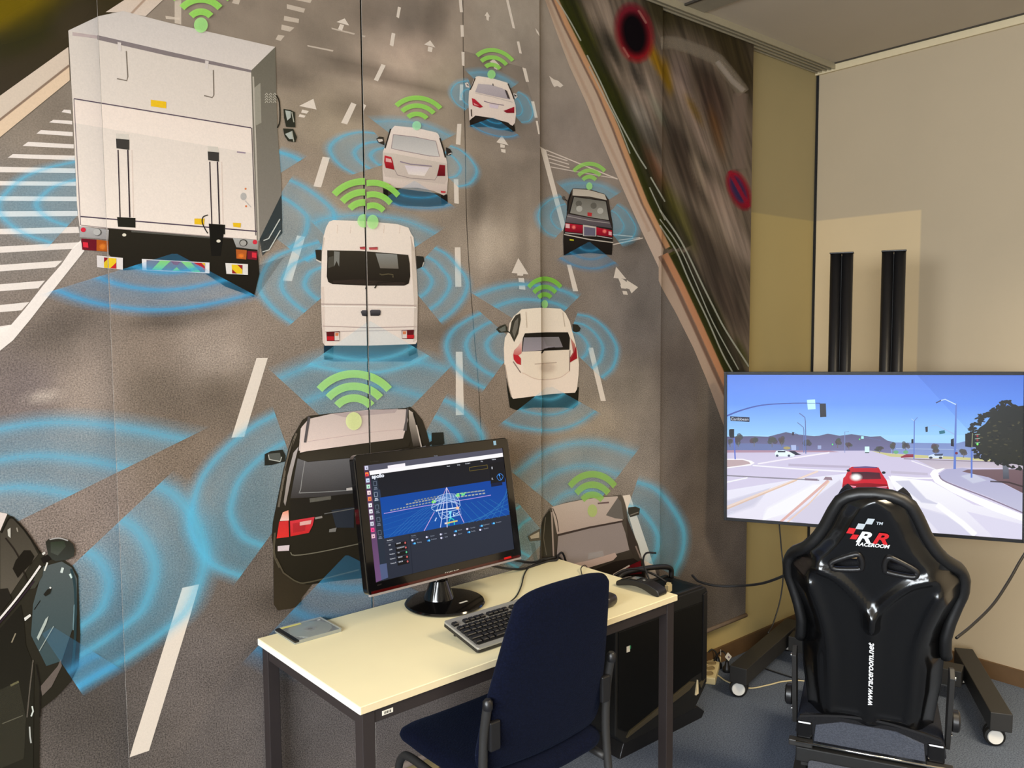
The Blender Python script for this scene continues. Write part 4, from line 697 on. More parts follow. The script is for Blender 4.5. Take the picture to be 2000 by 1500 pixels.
A.poly(g, 5, [(516, 887), (528, 881), (551, 878), (557, 890), (556, 901), (530, 908), (516, 909)], (46, 46, 40)); A.poly(g, 5.2, [(522, 886), (546, 884), (549, 900), (524, 898)], (92, 94, 88)); A.line(g, 5.3, [(523, 888), (525, 897), (546, 901), (549, 892)], 2, (186, 186, 176)); A.poly(g, 5, [(842, 845), (865, 844), (867, 866), (860, 872), (842, 872)], (48, 48, 42)); A.line(g, 5.2, [(835, 868), (845, 862)], 5, (48, 46, 40))
fan((675, 1082), [(484, 1280), (560, 1310), (700, 1322), (850, 1310), (1000, 1250)], ly=7, arcs=(.92, .55, .28), base=.5, peak=.35, c=(62, 146, 190), s0=.01)
# --- grey saloon at the lower right
g = 'greycar'
A.poly(g, 5, [(1056, 1030), (1060, 1012), (1072, 993), (1100, 982), (1130, 976), (1170, 970), (1212, 966), (1219, 980), (1227, 1020), (1245, 1062), (1258, 1110), (1262, 1150), (1060, 1150), (1054, 1090)], (96, 88, 78), (48, 42, 36))
A.poly(g, 5.2, [(1076, 990), (1100, 983), (1130, 977), (1170, 971), (1205, 969), (1215, 1016), (1150, 1028), (1087, 1043), (1080, 1010)], (196, 180, 168), (182, 164, 154)); A.line(g, 5.3, [(1166, 983), (1188, 981)], 3, (110, 90, 88)); A.poly(g, 5.25, [(1205, 972), (1212, 980), (1217, 1014), (1200, 1012), (1182, 1006)], (110, 104, 98)); A.line(g, 5.3, [(1088, 1044), (1150, 1030), (1216, 1017)], 2.4, (70, 58, 54)); A.line(g, 5.3, [(1078, 992), (1086, 1012), (1090, 1038)], 1.5, (80, 70, 64), curve=3)
A.poly(g, 5.2, [(1056, 1026), (1062, 1008), (1072, 996), (1077, 1014), (1076, 1088), (1056, 1086)], (48, 46, 38), (70, 66, 56)); A.line(g, 5.3, [(1064, 1010), (1060, 1050), (1066, 1084)], 1.6, (110, 104, 92), .9); A.line(g, 5.3, [(1076, 1000), (1080, 1090)], 3, (168, 152, 142))
A.poly(g, 5.2, [(1089, 1047), (1150, 1032), (1213, 1020), (1220, 1040), (1228, 1074), (1200, 1082), (1150, 1100), (1090, 1108), (1086, 1090)], (150, 138, 134), (158, 146, 142)); A.poly(g, 5.3, [(1148, 1080), (1176, 1075), (1178, 1086), (1146, 1092)], (166, 160, 158), a=.8)
A.poly(g, 5.25, [(1120, 1100), (1150, 1094), (1200, 1079), (1204, 1086), (1196, 1094), (1150, 1108), (1130, 1112)], (196, 172, 162)); A.poly(g, 5.25, [(1160, 1112), (1200, 1096), (1236, 1090), (1252, 1100), (1258, 1130), (1190, 1130)], (40, 34, 30)); A.poly(g, 5.35, [(1216, 1110), (1250, 1094), (1252, 1120), (1224, 1122)], (110, 26, 32)); A.line(g, 5.4, [(1196, 1122), (1228, 1104)], 3, (206, 190, 180)); A.poly(g, 5.2, [(1222, 1010), (1228, 1022), (1244, 1066), (1236, 1086), (1226, 1060)], (64, 56, 50)); A.line(g, 5.3, [(1240, 1066), (1250, 1090)], 3, (150, 132, 122), .8)
A.poly(g, 5, [(1226, 991), (1240, 989), (1249, 993), (1247, 1005), (1230, 1010), (1226, 1002)], (62, 60, 52)); A.line(g, 5.1, [(1230, 1006), (1246, 1000)], 2, (130, 122, 110)); A.poly(g, 5, [(1030, 1047), (1040, 1040), (1054, 1032), (1055, 1055), (1034, 1057)], (96, 92, 82)); A.poly(g, 5.1, [(1034, 1047), (1052, 1038), (1052, 1050), (1036, 1052)], (176, 168, 154))
A.line(g, 4.4, [(1040, 1060), (1046, 1095)], 8, (80, 96, 96), .6)
# --- black car at the lower left
g = 'blackcar'
A.poly(g, 5, [(-60, 1010), (-10, 1000), (12, 1003), (25, 1010), (45, 1032), (65, 1058), (82, 1082), (92, 1088), (125, 1094), (142, 1106), (152, 1124), (154, 1180), (156, 1240), (153, 1300), (138, 1330), (110, 1360), (80, 1384), (77, 1400), (76, 1520), (-60, 1520)], (52, 48, 38), (40, 37, 30))
A.poly(g, 5.1, [(-60, 1000), (-10, 998), (14, 1003), (0, 1036), (-60, 1060)], (222, 206, 196)); A.poly(g, 5.2, [(0, 1040), (18, 1012), (26, 1014), (46, 1036), (60, 1056), (74, 1082), (60, 1100), (20, 1160), (0, 1185)], (66, 60, 50), (96, 88, 76)); A.line(g, 5.3, [(2, 1040), (18, 1010), (30, 1016), (52, 1040), (78, 1080)], 3, (34, 30, 24), curve=3)
A.poly(g, 5.35, [(14, 1034), (20, 1030), (20, 1050), (15, 1046)], (196, 190, 176)); A.line(g, 5.35, [(32, 1030), (34, 1038)], 2.5, (150, 140, 124)); A.line(g, 5.3, [(10, 1050), (34, 1084), (52, 1136)], 3, (44, 38, 32), curve=3); A.poly(g, 5.35, [(24, 1110), (30, 1094), (46, 1074), (58, 1074), (66, 1086), (60, 1100), (44, 1116), (34, 1128)], (34, 30, 24)); A.poly(g, 5.35, [(-5, 1150), (14, 1148), (22, 1168), (0, 1196), (-10, 1190)], (40, 36, 30))
A.line(g, 5.4, [(-20, 1228), (0, 1206), (30, 1170), (60, 1130), (78, 1104)], 4, (230, 222, 214), curve=4); A.line(g, 5.45, [(-20, 1238), (0, 1214), (34, 1174), (66, 1134)], 2.6, (52, 40, 48), curve=4); A.poly(g, 5.3, [(58, 1150), (70, 1120), (84, 1106), (82, 1124), (68, 1148)], (66, 64, 54))
A.poly(g, 5.2, [(84, 1106), (120, 1096), (140, 1108), (150, 1130), (150, 1200), (120, 1290), (90, 1300), (60, 1240), (64, 1180)], (84, 90, 88), (62, 78, 80)); A.line(g, 5.3, [(92, 1098), (86, 1114)], 3, (226, 222, 210)); A.line(g, 5.3, [(122, 1108), (119, 1118)], 5, (206, 214, 206)); A.line(g, 5.3, [(136, 1120), (140, 1128)], 5, (206, 222, 214)); A.line(g, 5.3, [(138, 1110), (146, 1150), (146, 1240), (140, 1310)], 5, (40, 60, 64), .9, curve=3); A.line(g, 5.35, [(144, 1180), (142, 1230)], 2, (120, 150, 156), .7)
A.poly(g, 5.4, [(84, 1160), (92, 1150), (100, 1148), (97, 1158), (88, 1164)], (40, 38, 32)); A.line(g, 5.45, [(96, 1146), (99, 1148)], 3, (226, 222, 214)); A.line(g, 5.3, [(66, 1190), (78, 1172)], 1.4, (30, 28, 24)); A.poly(g, 5.45, [(46, 1206), (58, 1198), (60, 1202), (48, 1212)], (222, 218, 208)); A.poly(g, 5.4, [(71, 1244), (88, 1208), (94, 1202), (90, 1216), (74, 1250)], (176, 184, 174)); A.line(g, 5.4, [(76, 1270), (104, 1222)], 1.8, (150, 160, 152)); A.poly(g, 5.3, [(78, 1340), (112, 1300), (118, 1286), (120, 1300), (100, 1340), (82, 1358)], (112, 100, 92), a=.8)
A.poly(g, 5.25, [(-20, 1240), (0, 1226), (40, 1180), (46, 1210), (50, 1260), (66, 1300), (64, 1500), (-20, 1520)], (36, 33, 27), (44, 42, 34)); A.line(g, 5.3, [(30, 1236), (22, 1254)], 2.5, (140, 128, 106)); A.line(g, 5.3, [(64, 1288), (58, 1340), (52, 1400)], 2.5, (96, 88, 78), .9, curve=3); A.line(g, 5.35, [(62, 1378), (64, 1388), (60, 1398)], 3, (206, 210, 200)); A.line(g, 5.35, [(57, 1418), (58, 1436), (60, 1450)], 3, (176, 176, 168)); A.poly(g, 5.3, [(-10, 1350), (36, 1330), (50, 1400), (46, 1480), (0, 1500)], (60, 57, 46), a=.6); A.line(g, 5.35, [(4, 1412), (44, 1396)], 1.8, (96, 92, 78)); A.line(g, 5.3, [(20, 1338), (36, 1330)], 4, (112, 106, 76), .8); A.line(g, 5.3, [(70, 1296), (78, 1340), (77, 1400)], 3, (30, 26, 22), .9)
A.poly(g, 5.5, [(88, 1058), (94, 1052), (112, 1050), (130, 1053), (142, 1062), (145, 1074), (143, 1086), (128, 1093), (108, 1095), (94, 1088)], (46, 44, 36), (60, 62, 56)); A.line(g, 5.6, [(96, 1053), (114, 1050), (132, 1055)], 2.5, (176, 170, 164), .9, curve=3); A.poly(g, 5.6, [(98, 1058), (124, 1056), (128, 1066), (112, 1084), (98, 1078)], (52, 58, 44), (78, 80, 72)); A.poly(g, 5.5, [(78, 1090), (92, 1082), (100, 1090), (84, 1100)], (34, 30, 26)); A.line(g, 5.55, [(82, 1082), (87, 1078)], 4, (216, 210, 200))
fan((50, 1190), [(230, 1302), (200, 1316), (154, 1346)], ly=7, arcs=(.97, .78), base=.25, peak=.4, c=(70, 150, 196), s0=.3)
# ------------------------------------------------------------------ build the panels
PR = print_mats('mural_ink', 'print')
def asphalt_mat():
    m, nt, b = nodes('mural_cloth_asphalt'); at = N(nt, 'ShaderNodeAttribute', attribute_name='Col'); tc = N(nt, 'ShaderNodeTexCoord')
    no = N(nt, 'ShaderNodeTexNoise'); no.inputs['Scale'].default_value = 270; no.inputs['Detail'].default_value = 3; no.inputs['Roughness'].default_value = 0.75; nt.links.new(tc.outputs['Object'], no.inputs['Vector'])
    sep = N(nt, 'ShaderNodeSeparateXYZ'); nt.links.new(tc.outputs['Object'], sep.inputs[0])
    am = N(nt, 'ShaderNodeMapRange'); am.inputs[1].default_value = 2.35; am.inputs[2].default_value = 1.0; am.inputs[3].default_value = 0.06; am.inputs[4].default_value = 1.0; nt.links.new(sep.outputs['Z'], am.inputs[0])
    mr = N(nt, 'ShaderNodeMapRange'); mr.inputs[1].default_value = 0.30; mr.inputs[2].default_value = 0.72; mr.inputs[3].default_value = -0.75; mr.inputs[4].default_value = 1.1; mr.clamp = True; nt.links.new(no.outputs['Fac'], mr.inputs[0])
    mu = N(nt, 'ShaderNodeMath', operation='MULTIPLY'); nt.links.new(mr.outputs[0], mu.inputs[0]); nt.links.new(am.outputs[0], mu.inputs[1])
    n2 = N(nt, 'ShaderNodeTexNoise'); n2.inputs['Scale'].default_value = 5; n2.inputs['Detail'].default_value = 5; n2.inputs['Roughness'].default_value = 0.6; nt.links.new(tc.outputs['Object'], n2.inputs['Vector'])
    m2 = N(nt, 'ShaderNodeMapRange'); m2.inputs[1].default_value = 0.3; m2.inputs[2].default_value = 0.7; m2.inputs[3].default_value = -0.2; m2.inputs[4].default_value = 0.2; nt.links.new(n2.outputs['Fac'], m2.inputs[0])
    ad = N(nt, 'ShaderNodeMath', operation='ADD'); nt.links.new(mu.outputs[0], ad.inputs[0]); nt.links.new(m2.outputs[0], ad.inputs[1])
    mp = N(nt, 'ShaderNodeMapping', vector_type='TEXTURE'); mp.inputs['Rotation'].default_value = (0, math.radians(-30), 0); mp.inputs['Scale'].default_value = (1/30, 1, 1/2.4); nt.links.new(tc.outputs['Object'], mp.inputs[0])
    n3 = N(nt, 'ShaderNodeTexNoise'); n3.inputs['Scale'].default_value = 1.0; n3.inputs['Detail'].default_value = 4; nt.links.new(mp.outputs[0], n3.inputs['Vector'])
    m3 = N(nt, 'ShaderNodeMapRange'); m3.inputs[1].default_value = 0.32; m3.inputs[2].default_value = 0.70; m3.inputs[3].default_value = -0.42; m3.inputs[4].default_value = 0.55; nt.links.new(n3.outputs['Fac'], m3.inputs[0])
    sel = N(nt, 'ShaderNodeMix', data_type='FLOAT'); nt.links.new(at.outputs['Alpha'], sel.inputs[0]); nt.links.new(m3.outputs[0], sel.inputs[2]); nt.links.new(ad.outputs[0], sel.inputs[3])
    a1 = N(nt, 'ShaderNodeMath', operation='ADD'); a1.inputs[1].default_value = 1.0; nt.links.new(sel.outputs[0], a1.inputs[0])
    sc = N(nt, 'ShaderNodeVectorMath', operation='SCALE'); nt.links.new(at.outputs['Color'], sc.inputs[0]); nt.links.new(a1.outputs[0], sc.inputs['Scale']); nt.links.new(sc.outputs[0], b.inputs['Base Color'])
    b.inputs['Roughness'].default_value = 0.85; b.inputs['Specular IOR Level'].default_value = 0.15; return m
AM = asphalt_mat()
M['hem'] = mat('mural_hem', (122, 108, 98), 0.85, noise=0.08, scale=60, spec=0.15)
GAIN = 0.92
NAMES = dict(lane='printed_road_marking', crack='printed_road_crack', newroad='printed_fresh_road', roadside='printed_roadside', kerb='printed_kerb', verge='printed_verge', blur='printed_motion_blur', waves='printed_sensor_wave', wifi='printed_signal_sign', truck='printed_truck', van='printed_van', saloon='printed_saloon_car',
             coupe='printed_coupe', taxi='printed_taxi', hatchback='printed_hatchback', estate='printed_estate_car', greycar='printed_grey_car', blackcar='printed_black_car')
PLAB = ['leftmost hanging mural panel, printed with road stripes and a black car', 'hanging mural panel printed with the large white box truck', 'hanging mural panel printed with a silver saloon, right of the open joint', 'hanging mural panel printed with a black taxi and curved kerb', 'rightmost hanging mural panel with blurred red sign, beside bare wall']
for k in range(5):
    xa, xb = XR[k]; y = YP[k]; nx, nz = (30, 110) if k < 3 else (56, 170); V = []; Fc = []; Cl = []
    for j in range(nz+1):
        for i in range(nx+1):
            X_ = xa+(xb-xa)*i/nx; Z_ = ZB[k]+(ZT-ZB[k])*j/nz; V.append((X_, 0, Z_)); tc_ = cloth((X_, y, Z_), k); Cl.append((*(tc_[0]*GAIN), tc_[1]))
    for j in range(nz):
        for i in range(nx):
            a_ = j*(nx+1)+i; Fc.append((a_, a_+1, a_+nx+2, a_+nx+1))
    nb = len(V)
    for X_, Z_ in ((xa, ZB[k]), (xb, ZB[k]), (xb, ZT), (xa, ZT)): V.append((X_, 0.0022, Z_)); Cl.append((0.5, 0.47, 0.42, 1))
    c0, c1, c2, c3 = 0, nx, nz*(nx+1)+nx, nz*(nx+1)
    Fc += [(nb+3, nb+2, nb+1, nb)]
    for i in range(nx): pass
    for (i0, i1, n0, n1) in ((c0, c1, nb, nb+1), (c1, c2, nb+1, nb+2), (c2, c3, nb+2, nb+3), (c3, c0, nb+3, nb)): Fc.append((i1, i0, n0, n1))
    me = py_mesh('mural_panel', V, Fc); ca = me.color_attributes.new('Col', 'FLOAT_COLOR', 'POINT'); ca.data.foreach_set('color', np.array(Cl, 'f').ravel())
    pan = obj('mural_panel', me, AM); pan.location = (0, y, 0); tag(pan, PLAB[k], 'mural panel', 'hanging panels of the road mural')
    f_ = fr(y); cl = (xa, xb, ZB[k], ZT)
    keys = [q for q in A.g if q not in ('verge',)]
    A.build(f_, pan, PR, NAMES, clip=cl, gain=GAIN, keys=keys, ink=True, base=0.0002)
    if k == 1: AL.build(f_, pan, PR, NAMES, clip=cl, gain=GAIN, ink=True, base=0.009)
    if k == 2: AR.build(f_, pan, PR, NAMES, clip=cl, gain=GAIN, ink=True, base=0.009)
    tube('bottom_bar', [(xa, -0.004, ZB[k]-0.006), (xb, -0.004, ZB[k]-0.006)], 0.0095, M['hem'], pan, n=14, curve=False)
# ------------------------------------------------------------------ furniture materials
M['desk_top'] = mat('desk_laminate_cream', (255, 243, 200), 0.45, noise=0.02, scale=6, spec=0.35)
M['desk_edge'] = mat('desk_edge_band', (226, 210, 172), 0.5, noise=0.02)
M['desk_frame'] = mat('desk_frame_brown', (44, 37, 36), 0.5, noise=0.06, scale=30)
M['black_gloss'] = mat('black_gloss_plastic', (12, 11, 12), 0.12, noise=0.0, coat=0.3)
M['black_satin'] = mat('black_satin_plastic', (22, 21, 22), 0.4, noise=0.05)
M['black_matt'] = mat('black_matt', (14, 14, 14), 0.65, noise=0.08, scale=80)
M['black_steel'] = mat('black_powder_coat', (40, 39, 38), 0.5, noise=0.06, scale=90, bump=0.03)
M['rubber'] = mat('black_rubber', (20, 19, 19), 0.7, noise=0.05)
M['silver'] = mat('silver_plastic', (158, 156, 150), 0.35, metal=0.3, noise=0.03)
M['chrome'] = mat('chrome', (200, 200, 198), 0.15, metal=1.0, noise=0.0)
M['white'] = mat('white_plastic', (232, 230, 224), 0.4, noise=0.02)
M['beige'] = mat('beige_plastic', (222, 206, 160), 0.5, noise=0.03)
M['sticker'] = mat('paper_sticker', (226, 222, 210), 0.6, noise=0.03, scale=200)
M['ink'] = mat('sticker_ink', (70, 66, 64), 0.6)
M['red_plastic'] = mat('red_plastic', (170, 24, 28), 0.3)
M['green_plastic'] = mat('green_sticker', (40, 150, 96), 0.5)
M['yellow'] = mat('yellow_paper', (240, 226, 60), 0.6)
M['cable'] = mat('black_cable', (18, 16, 16), 0.55)
M['cable_cream'] = mat('cream_cable', (206, 192, 152), 0.5)
def fabric(name, rgb, sc, contrast=0.3):
    m, nt, b = nodes(name); tc = N(nt, 'ShaderNodeTexCoord'); v = N(nt, 'ShaderNodeTexVoronoi'); v.inputs['Scale'].default_value = sc; nt.links.new(tc.outputs['Object'], v.inputs['Vector'])
    mr = N(nt, 'ShaderNodeMapRange'); mr.inputs[2].default_value = 0.7; mr.inputs[3].default_value = 1+contrast; mr.inputs[4].default_value = 1-contrast; nt.links.new(v.outputs['Distance'], mr.inputs[0])
    s_ = N(nt, 'ShaderNodeVectorMath', operation='SCALE'); s_.inputs[0].default_value = lin(rgb); nt.links.new(mr.outputs[0], s_.inputs['Scale']); nt.links.new(s_.outputs[0], b.inputs['Base Color'])
    b.inputs['Roughness'].default_value = 0.9; b.inputs['Specular IOR Level'].default_value = 0.12; b.inputs['Sheen Weight'].default_value = 0.03; b.inputs['Sheen Tint'].default_value = (0.35, 0.5, 1.0, 1)
    bp = N(nt, 'ShaderNodeBump'); bp.inputs['Strength'].default_value = 0.5; bp.inputs['Distance'].default_value = 0.002; nt.links.new(v.outputs['Distance'], bp.inputs['Height']); nt.links.new(bp.outputs[0], b.inputs['Normal'])
    return m
M['navy'] = fabric('navy_upholstery', (5, 10, 30), 190)
M['seat_black'] = fabric('black_upholstery', (34, 34, 36), 260, 0.15)
M['seat_grey'] = fabric('grey_carpet_pad', (74, 78, 88), 220, 0.2)
# ------------------------------------------------------------------ desk
DX, DY, DZ, DR = -2.508, -0.386, 0.748, math.radians(0.75)
desk = thing('desk', 'cream topped office desk with dark brown metal frame against the mural', 'desk', (DX, DY, 0), DR)
DL, DW = 1.155, 0.55
top = box('desk_top', (DL, DW, 0.019), (0, 0, DZ-0.0095), M['desk_top'], desk, bevel=0.0018)
for s in (-1, 1):
    box('edge_band', (0.0012, DW-0.004, 0.0165), (s*DL/2, 0, DZ-0.0095), M['white'] if s < 0 else M['desk_edge'], desk)  # left band whiter than the others: window daylight put into its colour
    box('edge_band', (DL-0.004, 0.0012, 0.0165), (0, s*DW/2, DZ-0.0095), M['desk_edge'], desk)
lx, ly, lt = DL/2-0.026, DW/2-0.024, 0.034
for sx in (-1, 1):
    for sy in (-1, 1):
        lg = box('leg', (lt, lt, DZ-0.021-0.008), (sx*lx, sy*ly, (DZ-0.019)/2+0.003), M['desk_frame'], desk, bevel=0.002)
        f = lathe('foot', [(0.014, 0.0), (0.016, 0.003), (0.016, 0.010), (0.010, 0.012)], M['rubber'], lg, (0, 0, -(DZ-0.029)/2-0.0065), n=16)
    box('side_rail', (0.028, 2*ly-lt, 0.034), (sx*lx, 0, DZ-0.019-0.018), M['desk_frame'], desk, bevel=0.0015)
for sy in (-1, 1): box('long_rail', (2*lx-lt, 0.028, 0.034), (0, sy*ly, DZ-0.019-0.018), M['desk_frame'], desk, bevel=0.0015)
st = box('inventory_sticker', (0.030, 0.001, 0.011), (-lx+0.052, -ly-0.0146, DZ-0.038), M['sticker'], desk, bevel=0.0004)
for k in range(7): box('barcode_bar', (0.0014, 0.0006, 0.0055), (-0.0085+0.0027*k+0.0006*(k % 3), -0.0007, 0), M['ink'], st)
# ------------------------------------------------------------------ chair
chair = thing('office_chair', 'navy blue upholstered visitor chair with black tube frame, pulled up to desk', 'chair', (-2.562, -0.545, 0), 0.0)
def pad(name, ou, thick, curve_fn, m, parent, nr=6, rim=0.5):
    """upholstered pad: outline (u,v) shrunk in rings, domed to both sides; curve_fn maps (u,v,d) to a point"""
    O = np.array(catmull(ou, 5, True)); c = O.mean(0); V = []; Fc = []; n = len(O)
    prof = [(0.0, 1.0), (0.55, 0.98), (0.8, 0.92), (0.92, 0.74), (0.98, 0.42), (1.0, 0.0)]
    rings = [(q, h) for q, h in prof[1:]]+[(q, -h) for q, h in prof[1:-1][::-1]]
    for q, h in rings:
        for p in O: V.append(curve_fn(*(c+(p-c)*q), h*thick/2))
    for i in range(len(rings)-1):
        for k in range(n): l = (k+1) % n; Fc.append((i*n+k, i*n+l, (i+1)*n+l, (i+1)*n+k))
    V.append(curve_fn(*c, thick/2)); V.append(curve_fn(*c, -thick/2)); e = (len(rings)-1)*n
    for k in range(n): l = (k+1) % n; Fc.append((len(V)-2, l, k)); Fc.append((len(V)-1, e+k, e+l))
    o = obj(name, py_mesh(name, V, Fc), m, parent, smooth=True)
    bm = bmesh.new(); bm.from_mesh(o.data); bmesh.ops.recalc_face_normals(bm, faces=bm.faces); bm.to_mesh(o.data); bm.free(); return o
seat_o = [(-0.205, -0.18), (-0.10, -0.20), (0.10, -0.20), (0.205, -0.18), (0.222, -0.05), (0.225, 0.14), (0.20, 0.215), (0.08, 0.232), (-0.08, 0.232), (-0.20, 0.215), (-0.225, 0.14), (-0.222, -0.05)]
pad('seat', seat_o, 0.062, lambda u, v, d: (u, v, 0.448+d+0.02*max(0, v-0.05)-0.35*max(0, v-0.12)**1.6+0.25*u*u), M['navy'], chair)
back_o = [(-0.205, 0.50), (-0.10, 0.482), (0.10, 0.482), (0.205, 0.50), (0.214, 0.60), (0.195, 0.75), (0.168, 0.90), (0.150, 0.945), (0.08, 0.966), (-0.08, 0.966), (-0.150, 0.945), (-0.168, 0.90), (-0.195, 0.75), (-0.214, 0.60)]
pad('backrest', back_o, 0.05, lambda u, v, d: (u, -0.165-0.21*(v-0.5)-d*0.97-0.9*u*u*0+0.35*u*u, v-d*0.2), M['navy'], chair)
for s in (-1, 1):
    x = 0.219*s
    tube('rear_leg', [(x, -0.26, 0.002), (x, -0.215, 0.25), (x, -0.188, 0.46), (x, -0.192, 0.60), (x, -0.208, 0.692)], 0.0115, M['black_steel'], chair, n=12)
    tube('front_leg', [(x*0.97, 0.255, 0.002), (x*0.97, 0.232, 0.20), (x*0.97, 0.215, 0.34), (x*0.97, 0.190, 0.392), (x*0.97, 0.145, 0.408), (x*0.97, 0.0, 0.405), (x*0.97, -0.19, 0.40)], 0.0115, M['black_steel'], chair, n=12)
    box('back_bracket', (0.032, 0.014, 0.075), (0.197*s, -0.205, 0.605), M['black_satin'], chair, bevel=0.004)
    lathe('post_cap', [(0.0115, 0), (0.013, 0.004), (0.013, 0.02), (0.008, 0.026)], M['black_satin'], chair, (x, -0.2085, 0.678), n=14)
tube('cross_tube', [(-0.21, -0.10, 0.402), (0.21, -0.10, 0.402)], 0.0095, M['chrome'], chair, curve=False)
# ------------------------------------------------------------------ screens
SCR = print_mats('screen_light', 'screen')
def root_at(fr_, name, label, cat):
    o = bpy.data.objects.new(name, None); COL.objects.link(o); o.matrix_world = fr_.matrix(); tag(o, label, cat); return o
def label_on(fr_, parent, s, x, y, hpx, m, name='lettering', align='CENTER', depth=0.0012, bold=0.0, sx=1.0, shear=0.0, up=None):
    """lettering lying on a plane of the room"""
    u, v = fr_.uv(x, y); u2, v2 = fr_.uv(x, y-hpx); size = math.hypot(u2-u, v2-v)/0.70
    mt = Matrix.Translation((u, -depth, v)) @ Matrix.Rotation(math.radians(90), 4, 'X')
    return text(name, s, size, m, parent, mt, align, shear, sx, bold)
TE = {k: emit('screen_text_'+k, c) for k, c in dict(white=(236, 240, 250), grey=(150, 158, 176), dim=(104, 114, 134), sign=(225, 232, 245), yellow=(190, 170, 60)).items()}
# --- television
TVF = Frame((-0.734, -0.661, 1.083), -65.84, -2.4, 1.1)
tv = root_at(TVF, 'television', 'large flat television showing a driving simulation with a red car', 'television')
hw, hh = 0.566, 0.326
M['tv_bezel'] = mat('television_bezel', (14, 14, 18), 0.5, noise=0.0, spec=0.3)
prism('back_housing', [(-0.50, -0.27), (0.50, -0.27), (0.50, 0.27), (-0.50, 0.27)], 0.03, 0.062, M['black_satin'], tv, 'y', bevel=0.012)
prism('body', [(-hw, -hh), (hw, -hh), (hw, hh), (-hw, hh)], 0.004, 0.034, M['tv_bezel'], tv, 'y', bevel=0.003)
for s in (-1, 1):
    box('bezel', (0.013, 0.012, 2*hh), (s*(hw-0.0065), 0.0, 0), M['tv_bezel'], tv, bevel=0.001)
    box('bezel', (2*hw-0.026, 0.012, 0.013), (0, 0.0, s*(hh-0.0065)), M['tv_bezel'], tv, bevel=0.001)
T_ = Art(); S = 'tvscreen'
T_.poly(S, 1, [(1405, 720), (2015, 722), (2015, 790), (1405, 790)], (84, 124, 226), (100, 152, 252)); T_.poly(S, 1, [(1405, 790), (2015, 790), (2015, 850), (1405, 850)], (100, 152, 252), (150, 205, 252)); T_.poly(S, 1, [(1405, 850), (2015, 850), (2015, 890), (1405, 890)], (160, 212, 252))
T_.poly(S, 1.1, [(1780, 720), (2015, 722), (2015, 850), (1900, 850)], (80, 104, 196), (110, 150, 232), a=.25)
T_.poly(S, 2, [(1405, 853), (1470, 852), (1500, 853), (1515, 849), (1535, 844), (1555, 848), (1590, 852), (1600, 851), (1617, 847), (1640, 851), (1663, 848), (1700, 853), (1720, 852), (1732, 860), (1746, 864), (1760, 890), (1405, 890)], (84, 82, 118), (124, 122, 168)); T_.poly(S, 2, [(1740, 864), (1868, 866), (1884, 862), (2015, 866), (2015, 896), (1740, 896)], (120, 140, 196), (140, 160, 214)); T_.line(S, 2.1, [(1750, 876), (1870, 878)], 1.2, (170, 190, 226))
T_.poly(S, 2.2, [(1405, 866), (1470, 866), (1520, 868), (1560, 872), (1560, 882), (1405, 882)], (112, 128, 178), a=.8)
T_.poly(S, 3, [(1405, 881), (1700, 880), (1720, 884), (2015, 902), (2015, 1075), (1405, 1075)], (206, 198, 226), (232, 226, 246))
T_.poly(S, 3.1, [(1405, 879), (1620, 880), (1640, 883), (1405, 884)], (176, 140, 160)); T_.poly(S, 3.2, [(1700, 880), (1740, 886), (1900, 894), (2015, 900), (2015, 906), (1900, 899), (1740, 892)], (204, 200, 140)); T_.line(S, 3.3, [(1765, 896), (2015, 905)], 1.6, (130, 116, 124))
T_.poly(S, 3.1, [(1405, 960), (1560, 935), (1700, 920), (1640, 1000), (1560, 1075), (1405, 1075)], (238, 238, 252), (236, 230, 244), a=.9); T_.poly(S, 3.15, [(1405, 985), (1500, 955), (1470, 985), (1405, 1010)], (206, 204, 224), a=.8, f=8); T_.poly(S, 3.2, [(1540, 1013), (1640, 940), (1650, 960), (1640, 975), (1600, 1040)], (206, 200, 222), a=.7, f=6); T_.poly(S, 3.2, [(1500, 995), (1590, 948), (1612, 945), (1540, 1000), (1490, 1016)], (252, 252, 255), a=.8, f=6)
for pts, wd, c in (([(1405, 996), (1480, 966), (1560, 935), (1598, 920)], 3, (240, 216, 200)), ([(1405, 1000), (1480, 969), (1556, 938)], 1.4, (226, 190, 160)), ([(1524, 1020), (1570, 980), (1618, 938)], 4, (222, 170, 160)), ([(1538, 1020), (1580, 984), (1620, 940)], 1.6, (240, 206, 180)), ([(1405, 928), (1500, 933), (1600, 938)], 1.4, (128, 124, 134)), ([(1480, 906), (1540, 896), (1620, 884)], 2.2, (246, 240, 252)), ([(1470, 909), (1560, 916), (1655, 921)], 2, (248, 246, 255)), ([(1540, 908), (1660, 912)], 3.5, (186, 176, 200)), ([(1740, 930), (1790, 934), (1830, 934)], 2, (255, 255, 255)), ([(1740, 922), (1812, 926)], 4, (196, 188, 208)), ([(1405, 945), (1460, 933)], 2, (250, 250, 255))):
    T_.line(S, 3.5, pts, wd, c, .9, soft=.8)
T_.poly(S, 3.6, [(1572, 934), (1597, 935), (1596, 939), (1572, 938)], (140, 122, 140)); T_.poly(S, 3.6, [(1608, 937), (1612, 931), (1624, 932), (1626, 938)], (150, 126, 138)); T_.poly(S, 3.6, [(1405, 896), (1450, 896), (1468, 900), (1474, 904), (1466, 909), (1440, 912), (1405, 917)], (250, 246, 250)); T_.poly(S, 3.7, [(1405, 898), (1450, 898), (1463, 902), (1466, 906), (1440, 910), (1405, 914)], (192, 168, 172))
